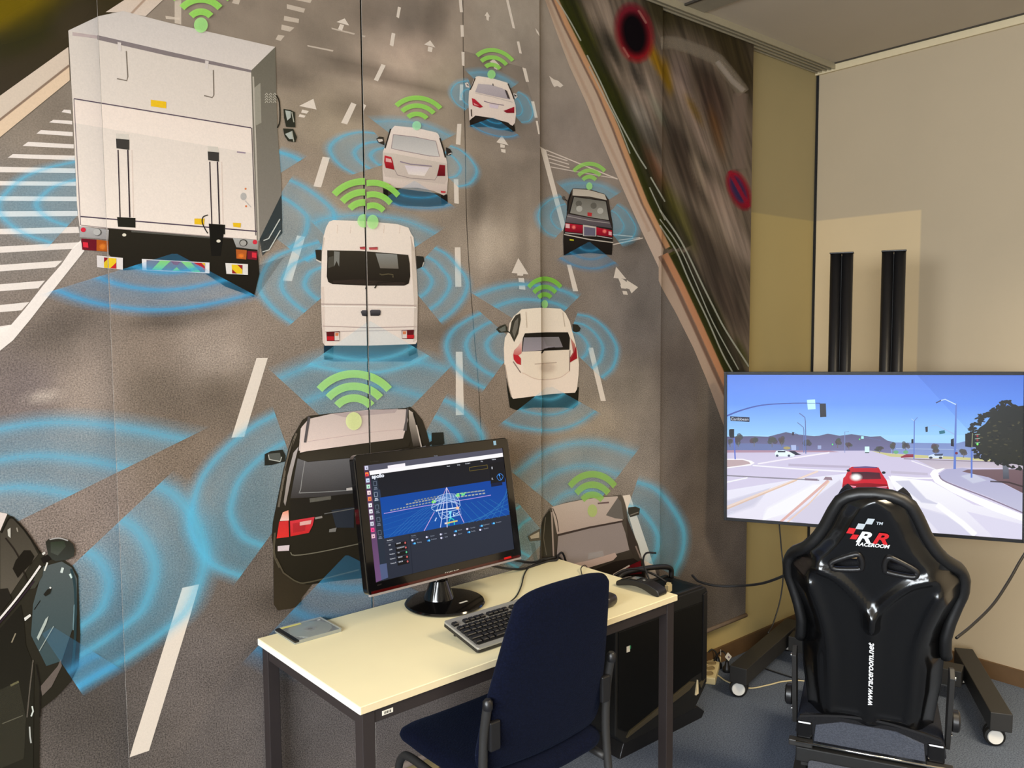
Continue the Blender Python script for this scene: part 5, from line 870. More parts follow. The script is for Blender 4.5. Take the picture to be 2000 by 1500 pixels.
# right: crossing, kerb, pavement, earth
T_.poly(S, 3.3, [(1735, 930), (1765, 985), (1800, 1040), (1960, 1075), (2015, 1075), (2015, 1012), (1900, 985), (1820, 940)], (252, 252, 255), (226, 222, 242)); T_.poly(S, 3.4, [(1750, 940), (1775, 940), (1808, 975), (1835, 985), (1800, 980)], (204, 204, 226), a=.85, f=3); T_.poly(S, 3.4, [(1790, 990), (1850, 1010), (1930, 1062), (1860, 1066)], (214, 212, 234), a=.8, f=6); T_.poly(S, 3.4, [(1890, 1000), (2015, 1030), (2015, 1075), (1960, 1066)], (222, 218, 240), a=.9, f=4); T_.line(S, 3.45, [(1830, 985), (1880, 1022), (1905, 1045)], 9, (255, 255, 255), .9, soft=2)
T_.line(S, 3.4, [(1780, 900), (1830, 918)], 2, (240, 236, 246)); T_.poly(S, 3.35, [(1790, 898), (2015, 906), (2015, 916), (1880, 913), (1830, 917)], (188, 178, 196), (206, 194, 206))
T_.poly(S, 3.7, [(1816, 926), (1822, 918), (1846, 914), (1832, 924), (1836, 934), (1860, 948), (1900, 966), (2015, 1012), (2015, 1024), (1940, 998), (1860, 962), (1826, 942)], (255, 255, 255)); T_.poly(S, 3.8, [(1834, 925), (1848, 916), (1880, 914), (1925, 920), (1962, 946), (2015, 972), (2015, 1008), (1930, 970), (1870, 948), (1840, 936)], (176, 174, 208), (196, 196, 220)); T_.line(S, 3.85, [(1834, 928), (1842, 938), (1872, 951), (1930, 973), (2015, 1009)], 2.6, (140, 126, 150), curve=3); T_.poly(S, 3.85, [(1900, 926), (1925, 938), (1900, 942), (1878, 930)], (206, 210, 230), a=.8, f=4)
T_.poly(S, 3.9, [(1879, 921), (1890, 917), (2015, 916), (2015, 972), (1962, 945), (1930, 932)], (118, 92, 98), (104, 78, 84)); T_.line(S, 3.95, [(1934, 940), (1970, 942), (2010, 954)], 3, (58, 46, 48), .9)
# trees, poles, signals
for x, y, rx, ry in ((1442, 857, 11, 13), (1426, 862, 6, 8), (1473, 858, 10, 11), (1508, 859, 12, 11), (1527, 859, 8, 10), (1575, 865, 11, 11), (1636, 863, 9, 9), (1658, 868, 8, 7), (1718, 876, 12, 6), (1744, 873, 9, 10), (1769, 870, 9, 10), (1828, 875, 12, 10), (1882, 881, 12, 10)):
    for k in range(9):
        a_ = random.random()*6.28; q = random.random(); T_.ell(S, 4, x+rx*.6*q*math.cos(a_), y+ry*.6*q*math.sin(a_), rx*.45, ry*.42, (84+random.randint(-12, 10), 82+random.randint(-12, 8), 80), a=.8, n=8)
    T_.line(S, 4, [(x, y+ry*.5), (x, y+ry+3)], 1.4, (110, 104, 100))
for x in (1750, 1769): T_.ell(S, 4.1, x, 883, 5, 3.5, (110, 176, 130))
T_.ell(S, 4.1, 1537, 875, 7, 3, (170, 156, 96)); T_.poly(S, 4.1, [(1545, 869), (1555, 869), (1555, 879), (1546, 879)], (172, 186, 228)); T_.poly(S, 4.1, [(1597, 870), (1604, 870), (1604, 877), (1597, 877)], (158, 172, 214))
P_ = (98, 126, 206)
T_.line(S, 5, [(1405, 817), (1420, 812), (1440, 804), (1470, 795), (1500, 790), (1550, 787.5), (1602, 787.5)], 3.4, (62, 84, 172), curve=3, w2=1.8); T_.poly(S, 5, [(1576, 781), (1592, 780), (1593, 799), (1578, 800)], (196, 246, 250)); T_.line(S, 5.1, [(1576, 787.5), (1593, 787.5)], 1.4, (120, 160, 200)); T_.poly(S, 5.2, [(1601, 788), (1613, 788), (1614, 814), (1602, 815)], (16, 16, 30))
T_.poly(S, 5.2, [(1426, 813), (1464, 815), (1464, 824), (1427, 822)], (14, 20, 56)); T_.poly(S, 5.2, [(1424, 839), (1427, 838), (1434, 838), (1434, 855), (1427, 855), (1424, 851)], (14, 16, 26)); T_.line(S, 5, [(1434, 855), (1436, 897)], 2.6, (88, 112, 206))
T_.line(S, 5, [(1561, 807), (1569, 813), (1573, 823), (1574, 886)], 1.8, (92, 112, 178), curve=3); T_.line(S, 5, [(1557, 825), (1566, 832), (1570, 840), (1570, 884)], 1.5, (98, 118, 182), curve=3); T_.line(S, 5, [(1650, 884), (1650, 843), (1658, 843)], 1.2, (120, 138, 196)); T_.poly(S, 5, [(1547, 844), (1551, 844), (1551, 850), (1547, 850)], (50, 40, 60)); T_.line(S, 5, [(1551, 845), (1566, 852)], 1, (100, 110, 160)); T_.line(S, 5, [(1684, 853), (1720, 860)], 1, (96, 110, 160)); T_.poly(S, 5, [(1682, 852), (1687, 852), (1687, 857), (1682, 857)], (170, 240, 240)); T_.ell(S, 5, 1626, 868, 1.2, 1.6, (90, 255, 110), n=8); T_.ell(S, 5, 1679, 858, 1.2, 1.6, (90, 255, 110), n=8)
T_.poly(S, 5, [(1866, 788), (1869, 788), (1867, 916), (1862, 916)], P_); T_.line(S, 5, [(1867, 790), (1846, 780), (1838, 782)], 2.2, (190, 216, 246)); T_.line(S, 5, [(1838, 782), (1828, 787)], 2.2, (58, 66, 110)); T_.line(S, 5, [(1864, 848), (1829, 830), (1813, 833)], 2.4, (150, 184, 236), w2=1); T_.poly(S, 5.1, [(1807, 834), (1812, 833), (1812, 843), (1808, 844)], (24, 26, 44)); T_.poly(S, 5.1, [(1834, 842), (1845, 840), (1846, 846), (1835, 848)], (34, 110, 130)); T_.poly(S, 5.1, [(1857, 858), (1863, 856), (1863, 872), (1857, 871)], (22, 22, 38))
T_.line(S, 5, [(1786, 820), (1785, 897)], 2.2, P_); T_.line(S, 5, [(1786, 822), (1792, 815)], 1.3, P_); T_.line(S, 5, [(1786, 822), (1780, 818)], 1.2, (176, 206, 240)); T_.poly(S, 5.1, [(1780, 858), (1784, 857), (1784, 866), (1780, 866)], (22, 22, 38)); T_.line(S, 5, [(1898, 862), (1897.5, 933)], 3.4, (92, 122, 208))
# vehicles
T_.poly(S, 5, [(1513, 885), (1517, 880), (1530, 879), (1543, 883), (1553, 888), (1550, 892), (1515, 891)], (232, 250, 255)); T_.line(S, 5.1, [(1519, 882), (1534, 882)], 2.6, (24, 28, 56)); T_.poly(S, 4.9, [(1540, 880), (1553, 881), (1558, 885), (1566, 888), (1553, 889)], (24, 24, 52))
for x in (1518, 1541): T_.ell(S, 5.2, x, 890, 2.6, 2.4, (60, 66, 96), n=10)
T_.poly(S, 5, [(1689, 872), (1698, 872), (1698, 883), (1689, 883)], (216, 255, 250)); T_.poly(S, 5.1, [(1689, 883), (1698, 883), (1697, 885), (1690, 885)], (50, 56, 70)); T_.poly(S, 5, [(1759, 892), (1770, 887), (1784, 887), (1784, 893), (1760, 894)], (150, 44, 66)); T_.poly(S, 5, [(1813, 890), (1822, 887), (1832, 888), (1842, 888), (1841, 895), (1814, 894)], (214, 230, 250)); T_.poly(S, 5.1, [(1824, 887), (1842, 886), (1841, 890), (1826, 890)], (60, 70, 96))
for x in (1818, 1837): T_.ell(S, 5.2, x, 894, 3.6, 2.4, (50, 50, 70), n=10)
T_.poly(S, 4.9, [(1901, 888), (1912, 886), (1915, 895), (1902, 896)], (40, 40, 52)); T_.poly(S, 4.9, [(1700, 935), (1745, 940), (1742, 990), (1735, 985)], (255, 255, 255), a=.7, f=6)
T_.poly(S, 6, [(1645, 990), (1645, 950), (1647, 934), (1651, 930), (1658, 915), (1664, 911.5), (1690, 911), (1716, 913), (1722, 924), (1732, 939), (1737, 957), (1738, 990)], (196, 22, 44), (226, 12, 34)); T_.poly(S, 6.05, [(1666, 912), (1690, 910.5), (1714, 912), (1712, 914), (1668, 914)], (96, 84, 140)); T_.poly(S, 6.1, [(1663, 922), (1692, 921.5), (1718, 923), (1721, 935), (1692, 936), (1664, 935)], (66, 20, 40), (96, 30, 44)); T_.poly(S, 6.2, [(1646, 946), (1692, 943), (1734, 946), (1738, 990), (1645, 990)], (150, 6, 24), (104, 2, 14)); T_.poly(S, 6.3, [(1650, 947), (1672, 949), (1670, 955), (1658, 953)], (206, 90, 112)); T_.poly(S, 6.3, [(1709, 952), (1733, 950), (1731, 954), (1712, 957)], (206, 84, 106)); T_.line(S, 6.35, [(1650, 948), (1672, 950)], 1.4, (246, 180, 200)); T_.line(S, 6.35, [(1709, 952), (1733, 950)], 1.4, (246, 170, 190)); T_.line(S, 6.3, [(1665, 967), (1690, 968), (1716, 968)], 1.3, (206, 60, 60)); T_.blob(S, 6.4, 1672, 932, 11, 7, (255, 255, 255), 1); T_.ell(S, 6, 1657, 919, 3.5, 2.4, (16, 12, 24), n=10); T_.ell(S, 6, 1726, 923, 3.8, 2.6, (16, 12, 24), n=10)
# big tree and near signal
random.seed(11)
T_.poly(S, 6, [(1906, 846), (1912, 836), (1924, 828), (1936, 812), (1950, 800), (1966, 793), (1984, 794), (2015, 790), (2015, 914), (1990, 908), (1966, 904), (1944, 902), (1920, 890), (1906, 876), (1902, 860)], (22, 26, 22), (34, 34, 18))
ed = catmull([(1903, 862), (1898, 842), (1910, 822), (1920, 812), (1936, 806), (1948, 796), (1962, 788), (1984, 796), (2000, 800)], 9)+catmull([(1903, 862), (1906, 880), (1924, 892), (1944, 902), (1966, 904), (1996, 914)], 7)
for p in ed:
    for k in range(2): T_.ell(S, 6.05, p[0]+random.uniform(-5, 7), p[1]+random.uniform(-5, 5), random.uniform(2.5, 6), random.uniform(1.5, 3), (26, 28, 22), rot=random.uniform(-30, 30), n=7)
for k in range(60): T_.ell(S, 6.15, random.uniform(1912, 1998), random.uniform(822, 898), random.uniform(1.5, 5), random.uniform(.8, 1.8), random.choice(((58, 56, 34), (40, 42, 30), (74, 70, 42), (14, 16, 16))), rot=random.uniform(-20, 20), n=7)
T_.poly(S, 5.9, [(1958, 902), (1969, 903), (1971, 935), (1959, 935)], (120, 126, 140), (70, 72, 84)); T_.poly(S, 6.4, [(1885, 847), (1899, 845), (1899, 874), (1885, 872)], (10, 12, 20)); T_.poly(S, 6.4, [(1900, 849), (1906, 848), (1907, 873), (1900, 873)], (14, 20, 22)); T_.line(S, 6.45, [(1899, 846), (1898, 874)], 1.4, (150, 160, 120))
for y_, c in ((851, (160, 30, 50)), (859, (140, 30, 44)), (867, (130, 255, 110))): T_.ell(S, 6.5, 1909, y_, 2, 2.8, c, n=10); T_.line(S, 6.5, [(1904, y_-2), (1914, y_-3)], 1, (150, 190, 170))
T_.ell(S, 5.6, 1868, 885, 3, 2.6, (120, 30, 50), n=10); T_.line(S, 6.5, [(1427, 999), (1434, 1000)], 1.2, (220, 224, 240)); T_.line(S, 6.5, [(1426, 1003), (1433, 1004)], 1.2, (220, 224, 240))
sw, sh = 0.5535, 0.3135
tvs = T_.build(TVF, tv, SCR, {'tvscreen': 'screen'}, clip=(-sw, sw, -sh, sh), eps=6e-6, base=0.0003)[S]; tvs['label'] = 'lit picture of a street crossing with a red car'
label_on(TVF, tv, 'Caribbean', 1445, 818.6, 5.2, TE['sign'], name='street_sign_lettering', depth=0.004, sx=1.12)
# --- television stand
def at_tv(a, b_, z): p = TVF.O+TVF.U*a+np.array([0.912, 0.410, 0])*b_; return (p[0], p[1], z)
stand = thing('television_stand', 'black wheeled television stand with two upright columns and splayed feet', 'tv stand', (-0.534, -0.571, 0), math.radians(-65.84))
for x in (-0.117, 0.087):
    for k in (-1, 1):
        tube('column', [(x+0.0235*k, 0.0, 0.11), (x+0.0235*k, 0.0, 1.905)], 0.0232, M['black_satin'], stand, n=20, curve=False)
    box('column_cap', (0.096, 0.05, 0.006), (x, 0, 1.908), M['black_satin'], stand, bevel=0.002)
    box('column_web', (0.02, 0.03, 1.79), (x, 0.012, 1.0), M['black_matt'], stand)
box('mount_plate', (0.52, 0.012, 0.34), (-0.015, -0.082, 1.09), M['black_steel'], stand)
for z in (0.96, 1.22): box('mount_arm', (0.46, 0.062, 0.04), (-0.015, -0.053, z), M['black_steel'], stand)
iv = Matrix.Translation((-0.534, -0.571, 0)) @ Matrix.Rotation(math.radians(-65.84), 4, 'Z'); iv = iv.inverted()
def loc_(x, y, z): v = iv @ Vector((x, y, z)); return np.array(v)
def beam(name, a, b_, wd, ht, m, parent):
    a, b_ = np.array(a), np.array(b_); d = b_-a; L_ = np.linalg.norm(d[:2]); o = box(name, (L_, wd, ht), tuple((a+b_)/2), m, parent, bevel=0.003); o.rotation_euler = (0, 0, math.atan2(d[1], d[0])); return o
fl, rl = loc_(-1.045, -0.285, 0.105), loc_(-0.35, -0.135, 0.105); frr, rr_ = loc_(-0.655, -1.175, 0.105), loc_(-0.105, -0.83, 0.105)
for a, b_ in ((fl, rl), (frr, rr_)):
    bm_ = beam('base_foot', a, b_, 0.075, 0.072, M['black_steel'], stand)
    for e_, sgn in ((a, 1), (b_, -1)):
        d = (b_-a)/np.linalg.norm(b_-a)*sgn; c = e_+d*0.045
        cs = lathe('caster_stem', [(0.012, 0.058), (0.018, 0.062), (0.018, 0.07)], M['chrome'], stand, (c[0], c[1], 0), n=14)
        for k in (-1, 1):
            wd_ = lathe('caster_wheel', [(0.005, -0.011), (0.032, -0.011), (0.037, -0.007), (0.037, 0.007), (0.032, 0.011), (0.005, 0.011)], M['rubber'], stand, (c[0]-0.012, c[1]+0.017*k, 0.0372), n=28, rot=(math.radians(90), 0, 0.25))
            lathe('wheel_cover', [(0.004, -0.004), (0.026, -0.004), (0.028, 0.0), (0.026, 0.004), (0.004, 0.004)], M['white'], wd_, (0, 0, 0.011*k*-1), n=24)
m1, m2 = fl+(rl-fl)*0.72, frr+(rr_-frr)*0.62
beam('cross_beam', m1+np.array([0.05, 0, 0]), m2-np.array([0.05, 0, 0]), 0.09, 0.07, M['black_steel'], stand)
# --- monitor on the desk
MF = Frame((-2.556, -0.263, 1.051), 2.16, -10.3, -0.64)
mon = thing('monitor', 'glossy black desktop monitor on round foot showing a blue simulation view', 'monitor', (-2.535, -0.233, DZ), math.radians(2.16))
MI = (Matrix.Translation((-2.535, -0.233, DZ)) @ Matrix.Rotation(math.radians(2.16), 4, 'Z')).inverted() @ MF.matrix()
def mset(o): o.matrix_basis = MI @ o.matrix_basis; return o
ow, ol = 0.2915, 0.1965
mset(prism('back_shell', [(x*1.0, z) for x, z in rrect(0.54, 0.35, 0.06)], 0.02, 0.058, M['black_satin'], mon, 'y', bevel=0.012))
bz = mset(prism('front_frame', rrect(2*ow, 2*ol, 0.016), 0.0006, 0.026, M['black_gloss'], mon, 'y', bevel=0.0025))
iw, ih = 0.263, 0.1645
for s in (-1, 1):
    mset(prism('bezel', [(s*iw, -ih), (s*(ow-0.004), -ol+0.006), (s*(ow-0.004), ol-0.006), (s*iw, ih)], -0.002, 0.003, M['black_gloss'], mon, 'y'))
    mset(prism('bezel', [(-iw, s*ih), (-ow+0.004, s*(ol-0.006)), (ow-0.004, s*(ol-0.006)), (iw, s*ih)], -0.002, 0.003, M['black_gloss'], mon, 'y'))
M['red_tint'] = mat('red_tinted_acrylic', (64, 8, 8), 0.15, coat=0.4, noise=0.0)
M['clear_rim'] = mat('clear_rim', (150, 140, 136), 0.15, noise=0.0)
mset(prism('red_rim', [(-ow+0.01, -ol+0.004), (ow-0.01, -ol+0.004), (ow-0.01, -ol+0.011), (-ow+0.01, -ol+0.011)], -0.003, 0.0, M['red_tint'], mon, 'y'))
mset(prism('clear_edge', [(-ow+0.006, -ol-0.003), (ow-0.006, -ol-0.003), (ow-0.006, -ol+0.003), (-ow+0.006, -ol+0.003)], -0.003, 0.008, M['clear_rim'], mon, 'y'))
mset(prism('power_light', [(0.213, -ol+0.008), (0.243, -ol+0.008), (0.243, -ol+0.014), (0.213, -ol+0.014)], -0.0036, -0.001, emit('standby_red', (205, 30, 26)), mon, 'y'))
mset(prism('corner_sticker', [(0.226, 0.176), (0.236, 0.176), (0.236, 0.190), (0.226, 0.190)], -0.0032, -0.001, mat('blue_sticker', (150, 190, 214), 0.5), mon, 'y'))
U_ = Art(); S = 'monscreen'
def q4(a, b_, c, d, col, col2=None, ly=1, al=1): U_.poly(S, ly, [a, b_, c, d], col, col2, a=al)
q4((705, 905), (985, 868), (1010, 1076), (730, 1142), (42, 48, 62), (38, 44, 58))
q4((709, 906), (982, 872), (983, 886), (711, 921), (84, 84, 100), ly=2)
q4((721, 920), (981.5, 884.5), (982.5, 892), (722.5, 928), (252, 250, 252), ly=3); q4((757, 909.5), (791, 904.5), (791.6, 911), (757.5, 916), (250, 244, 250), ly=3)
q4((722.5, 928), (983, 892), (988, 936), (726, 975), (20, 22, 30), (22, 26, 36), ly=2); U_.poly(S, 3.2, [(741.8, 972), (956.5, 939), (986.5, 933), (995, 1005.3), (750.3, 1051.8)], (2, 66, 156), (6, 80, 166))
U_.poly(S, 2.5, [(709, 907), (720, 919), (723, 930), (745, 1133), (733, 1138)], (72, 46, 70), (112, 78, 122)); q4((724, 932), (737, 930), (757, 1128), (745, 1133), (36, 46, 60), ly=2.6); q4((729, 958), (742, 956), (745, 978), (731, 981), (44, 58, 82), ly=2.7); q4((741, 1103), (755, 1100), (758, 1128), (745, 1133), (80, 92, 128), ly=2.7)
for i, (x, y, c) in enumerate(((715.5, 914, (214, 214, 240)), (716.5, 926.5, (236, 70, 60)), (718, 938.5, (206, 226, 250)), (719.2, 950.5, (190, 240, 214)), (720.5, 962.5, (250, 226, 230)), (721.8, 974.5, (240, 130, 80)), (723, 987, (246, 246, 250)), (724.2, 999, (240, 240, 246)), (725.4, 1011, (230, 230, 240)), (726.4, 1023, (210, 210, 226)), (727.6, 1035, (250, 70, 140)), (728.8, 1047.5, (236, 190, 206)))):
    U_.poly(S, 3, [(x-3.6, y-3.8), (x+3.2, y-4.4), (x+3.8, y+3.4), (x-3, y+4.2)], c); U_.ell(S, 3.1, x+.5, y+.4, 1.4, 1.5, tuple(int(v*.55) for v in c), n=8)
U_.ell(S, 3.15, 716.3, 926, 3.4, 3.6, (250, 150, 60), n=10); U_.ell(S, 3.2, 716, 927.4, 2.4, 2.2, (220, 40, 90), n=10)
for x, y in ((732, 944.5), (733.5, 966), (736, 990.5), (738.5, 1015), (741, 1040.5)):
    for a, b_ in (((-3, -4), (3, -4.6)), ((3, -4.6), (3.8, 3.6)), ((3.8, 3.6), (-2.2, 4.4)), ((-2.2, 4.4), (-3, -4))): U_.line(S, 3, [(x+a[0], y+a[1]), (x+b_[0], y+b_[1])], 1.0, (150, 162, 180) if y == 966 else (96, 108, 126))
    U_.line(S, 3, [(x-1.4, y+8.4), (x+4, y+7.6)], 2, (190, 200, 214) if y == 966 else (110, 120, 138)); U_.line(S, 3, [(x-2, y+11.4), (x+5.4, y+10.4)], 1.8, (190, 200, 214) if y == 966 else (110, 120, 138))
# wire drawing of the car, grid
for k in range(7): U_.line(S, 3.4, [(760+9*k, 1048-1.9*k), (800+9*k, 1010-2*k), (838+6*k, 985-1.5*k)], .8, (60, 130, 200), .55)
for k in range(4): U_.line(S, 3.4, [(748, 1015+11*k), (800, 1000+10*k), (860, 988+9*k)], .8, (50, 120, 190), .4)
for k in range(6): U_.line(S, 3.4, [(900+15*k, 1024-2.6*k), (992, 985-9*k+8)], .8, (60, 140, 196), .5); U_.line(S, 3.4, [(896+12*k, 985-2*k), (925+16*k, 1020-3*k)], .8, (60, 140, 196), .5)
U_.line(S, 3.5, [(749.5, 1003), (830, 988), (920, 974), (958.5, 967)], 1.4, (176, 150, 220)); U_.line(S, 3.5, [(828, 1037), (848, 1000)], 1.4, (190, 160, 220)); U_.line(S, 3.5, [(906, 1021), (896, 1000), (892, 985)], 1.4, (196, 170, 226)); U_.line(S, 3.5, [(872, 952), (862, 975)], 1, (210, 170, 200)); U_.line(S, 3.5, [(872, 952), (882, 972)], 1, (210, 170, 200)); U_.line(S, 3.5, [(872, 952), (873, 1030)], 1.6, (214, 220, 250)); U_.line(S, 3.5, [(868, 970), (860, 1030)], 1.4, (206, 214, 250))
for k in range(17):
    x = 762+6.2*k; U_.line(S, 3.5, [(x, 997-1.25*k), (x+4.2, 996-1.25*k)], 2.2, (150, 160, 160)); 
    if 3 < k < 15: U_.line(S, 3.5, [(x+6, 990-1.2*k), (x+10.5, 989-1.2*k)], 2.4, (160, 164, 156))
    if 5 < k < 14: U_.line(S, 3.5, [(x+10, 985.5-1.2*k), (x+14, 984.5-1.2*k)], 2.2, (130, 140, 140))
for k in range(8):
    x = 893+7*k; U_.line(S, 3.5, [(x, 971-1.0*k), (x+5, 970.2-1.0*k)], 2.4, (170, 176, 172)); U_.line(S, 3.5, [(x-2, 965-.9*k), (x+4, 964-.9*k)], 2.4, (150, 206, 150) if k < 3 else (150, 160, 160))
U_.ell(S, 3.6, 847, 980, 5, 3, (130, 226, 90), rot=-12, n=10); U_.ell(S, 3.6, 893, 968, 4.5, 2.4, (130, 236, 130), rot=-12, n=10); U_.ell(S, 3.6, 904, 966, 4, 2, (100, 226, 150), rot=-12, n=10)
Wc = (176, 206, 244)
for pts in ([(842, 992), (848, 978), (858, 968), (872, 964), (888, 965), (897, 978), (898, 986)], [(848, 980), (870, 972), (896, 978)], [(852, 986), (872, 976), (893, 982)], [(842, 992), (856, 985), (880, 980), (898, 985)], [(842, 993), (848, 998), (896, 990), (899, 986)], [(855, 998), (858, 1008), (862, 1014)], [(856, 1003), (899, 994), (900, 1005), (862, 1014), (856, 1003)], [(862, 1004), (880, 1012)], [(880, 1000), (866, 1013)], [(884, 1000), (898, 1006)], [(898, 998), (886, 1008)], [(860, 970), (852, 1000)], [(866, 966), (858, 998)], [(878, 964), (884, 994)], [(884, 966), (892, 990)], [(872, 964), (873, 994)]): U_.line(S, 3.7, pts, 1.2, Wc, .9)
for k in range(10): U_.line(S, 3.65, [(850+4*k, 979-.9*k), (856+3.6*k, 970-.3*k)], .7, Wc, .6)
U_.poly(S, 3.65, [(850, 980), (860, 969), (874, 965), (888, 967), (894, 978), (872, 980)], (110, 160, 220), a=.45); U_.line(S, 3.8, [(851, 997), (890, 992)], 2, (226, 236, 255)); U_.ell(S, 3.85, 893, 992, 3.6, 2.6, (250, 200, 160), n=10); U_.poly(S, 3.8, [(875, 999), (882, 998), (880, 1006), (882, 1011), (877, 1012), (878, 1005)], (130, 220, 250)); U_.line(S, 3.8, [(885, 1003), (886, 1009)], 2, (200, 226, 255)); U_.line(S, 3.8, [(852, 1011), (849, 1018)], 2, (190, 214, 250))
U_.line(S, 3.9, [(876, 1026), (877, 1016), (881, 1013), (886, 1016), (887, 1025)], 2, (20, 200, 190), curve=3); U_.line(S, 3.95, [(868, 1023), (880, 1020), (893, 1017)], 2.6, (226, 200, 110)); U_.line(S, 3.95, [(868, 1022), (872, 1021.6)], 2.6, (226, 226, 240))
# right read-outs
U_.poly(S, 3.6, [(956.5, 905), (984, 900.5), (986, 941), (958, 945.5)], (16, 18, 24)); U_.poly(S, 3.6, [(958.5, 944), (980, 941), (981, 947.5), (959, 951)], (10, 26, 60)); U_.line(S, 3.7, [(974, 926), (978, 937), (982, 931), (980, 927), (975, 925), (970, 931), (974, 938), (980, 937)], 1, (60, 130, 210), curve=3); U_.ell(S, 3.7, 975, 928, 1.6, 1.8, (60, 150, 240), n=8); U_.line(S, 3.7, [(916, 913), (951, 908)], .7, (120, 104, 40)); U_.line(S, 3.7, [(917, 920), (952, 915)], .7, (120, 104, 40)); U_.line(S, 3.7, [(916, 913), (917, 920)], .7, (120, 104, 40)); U_.line(S, 3.7, [(951, 908), (952, 915)], .7, (120, 104, 40))
# lower panel: five status rows and the switches
for k in range(5):
    x, y = 771+1.2*k, 1061.5+9.1*k; U_.poly(S, 3.5, [(x, y), (x+22.5, y-5), (x+23.5, y+2), (x+.8, y+7.2)], (16, 16, 18)); U_.ell(S, 3.6, x+20, y-1.4, 1.7, 2.2, (206, 100, 100) if k != 2 else (90, 200, 150), n=8)
U_.line(S, 3.5, [(800, 1043), (806, 1122)], .8, (30, 34, 46)); U_.line(S, 3.5, [(754, 1060.5), (768, 1057.5)], .7, (90, 96, 112)); U_.line(S, 3.5, [(802, 1051), (813, 1048.6)], .7, (90, 96, 112))
for x, y, on in ((806, 1055, 0), (808, 1061.5, 1), (834, 1049, 0), (836, 1056, 1), (861.5, 1043.5, 0), (862.5, 1050.5, 0), (888.5, 1037.8, 1), (888.5, 1045, 0), (913, 1033, 0), (914.5, 1039.5, 1), (939, 1027.3, 1), (938.5, 1034.6, 0), (962.5, 1022.3, 1)):
    U_.line(S, 3.6, [(x-2.4, y+.5), (x+3, y-.6)], 3.2, (14, 100, 180) if on else (80, 84, 110)); U_.ell(S, 3.7, x+(1.7 if on else -1.2), y-(.3 if on else -.2), 1.9, 2, (100, 200, 255) if on else (226, 226, 250), n=10)
ms = U_.build(MF, mon, SCR, {'monscreen': 'screen'}, clip=(-iw+0.001, iw-0.001, -ih+0.001, ih-0.001), eps=5e-6, base=0.0003)[S]; mset(ms); ms['label'] = 'lit screen with blue three-dimensional view and dark menus'
def mtext(s, x, y, h, c='grey', align='LEFT', **k): o = label_on(MF, mon, s, x, y, h, TE[c], name='screen_lettering', align=align, depth=0.0045, **k); mset(o)
mtext('apollo', 724.6, 931.8, 7.0, 'white', bold=0.0007, sx=1.15)
for s, x, y in (('Hardware', 754, 1056), ('GPS', 757, 1065), ('CAN', 758.5, 1074), ('Velodyne', 759, 1083), ('Camera L', 760, 1092), ('Camera R', 761, 1101), ('ERROR', 772.5, 1062), ('UNKNOWN', 773.5, 1071), ('OK', 775, 1080), ('ERROR', 776, 1089), ('ERROR', 777, 1098), ('Modules', 801.5, 1047), ('GPS', 810.5, 1053.5), ('Planning', 813, 1060), ('Camera', 838.5, 1047.5), ('Prediction', 840.5, 1054), ('Lane', 866, 1042), ('Radar', 867, 1049), ('Control', 892, 1036), ('Record', 893, 1043.3), ('Guardian', 917, 1031.5), ('Routing', 918.5, 1038), ('Localization', 942.5, 1025.5), ('Velodyne', 943, 1033), ('Perception', 966.5, 1020.8)):
    mtext(s, x, y, 2.5, 'white' if x < 780 else 'grey', sx=0.92)
for s, x, y in (('Reset', 871, 911), ('Setup', 891, 908.4), ('Standard', 907, 906), ('Map', 937, 901.5), ('Vehicle', 959, 898)): mtext(s, x, y, 2.4, 'white')
mtext('0', 955+3, 914.5, 5, 'white'); mtext('0.', 958.5, 935.5, 4, 'white'); mtext('Firefox', 846, 891, 2.2, 'grey')
M['bezel_text'] = mat('bezel_lettering', (196, 190, 176), 0.4, noise=0.0)
mset(label_on(MF, mon, 'SAMSUNG', 882, 1117.5, 5.2, M['bezel_text'], name='brand_lettering', depth=0.0028, sx=1.05, bold=0.0002))
mset(label_on(MF, mon, 'SyncMaster', 730, 901.5, 3, mat('bezel_lettering_dim', (58, 54, 46), 0.5, noise=0.0), name='model_lettering', depth=0.0028)); mset(label_on(MF, mon, 'HDMI', 740, 1142, 2.8, M['desk_frame'], name='port_lettering', depth=0.0028))
tube('neck', [(0.0, 0.03, 0.012), (0.0, 0.034, 0.08), (0.002, 0.04, 0.2), (0.0, 0.036, 0.29)], 0.024, M['black_gloss'], mon, n=20, flat=0.8); lathe('neck_collar', [(0.05, 0.008), (0.046, 0.02), (0.034, 0.05), (0.028, 0.07)], M['black_gloss'], mon, (0, 0.03, 0), n=28)
base_ = lathe('foot', [(0.113, 0.0), (0.122, 0.002), (0.1245, 0.006), (0.121, 0.0105), (0.095, 0.0125), (0.03, 0.014)], M['black_gloss'], mon, (0, 0, 0), n=64)
sb = box('foot_sticker', (0.032, 0.008, 0.0006), (0.028, -0.056, 0.0132), M['sticker'], mon, rot=(0, 0, 0.05))
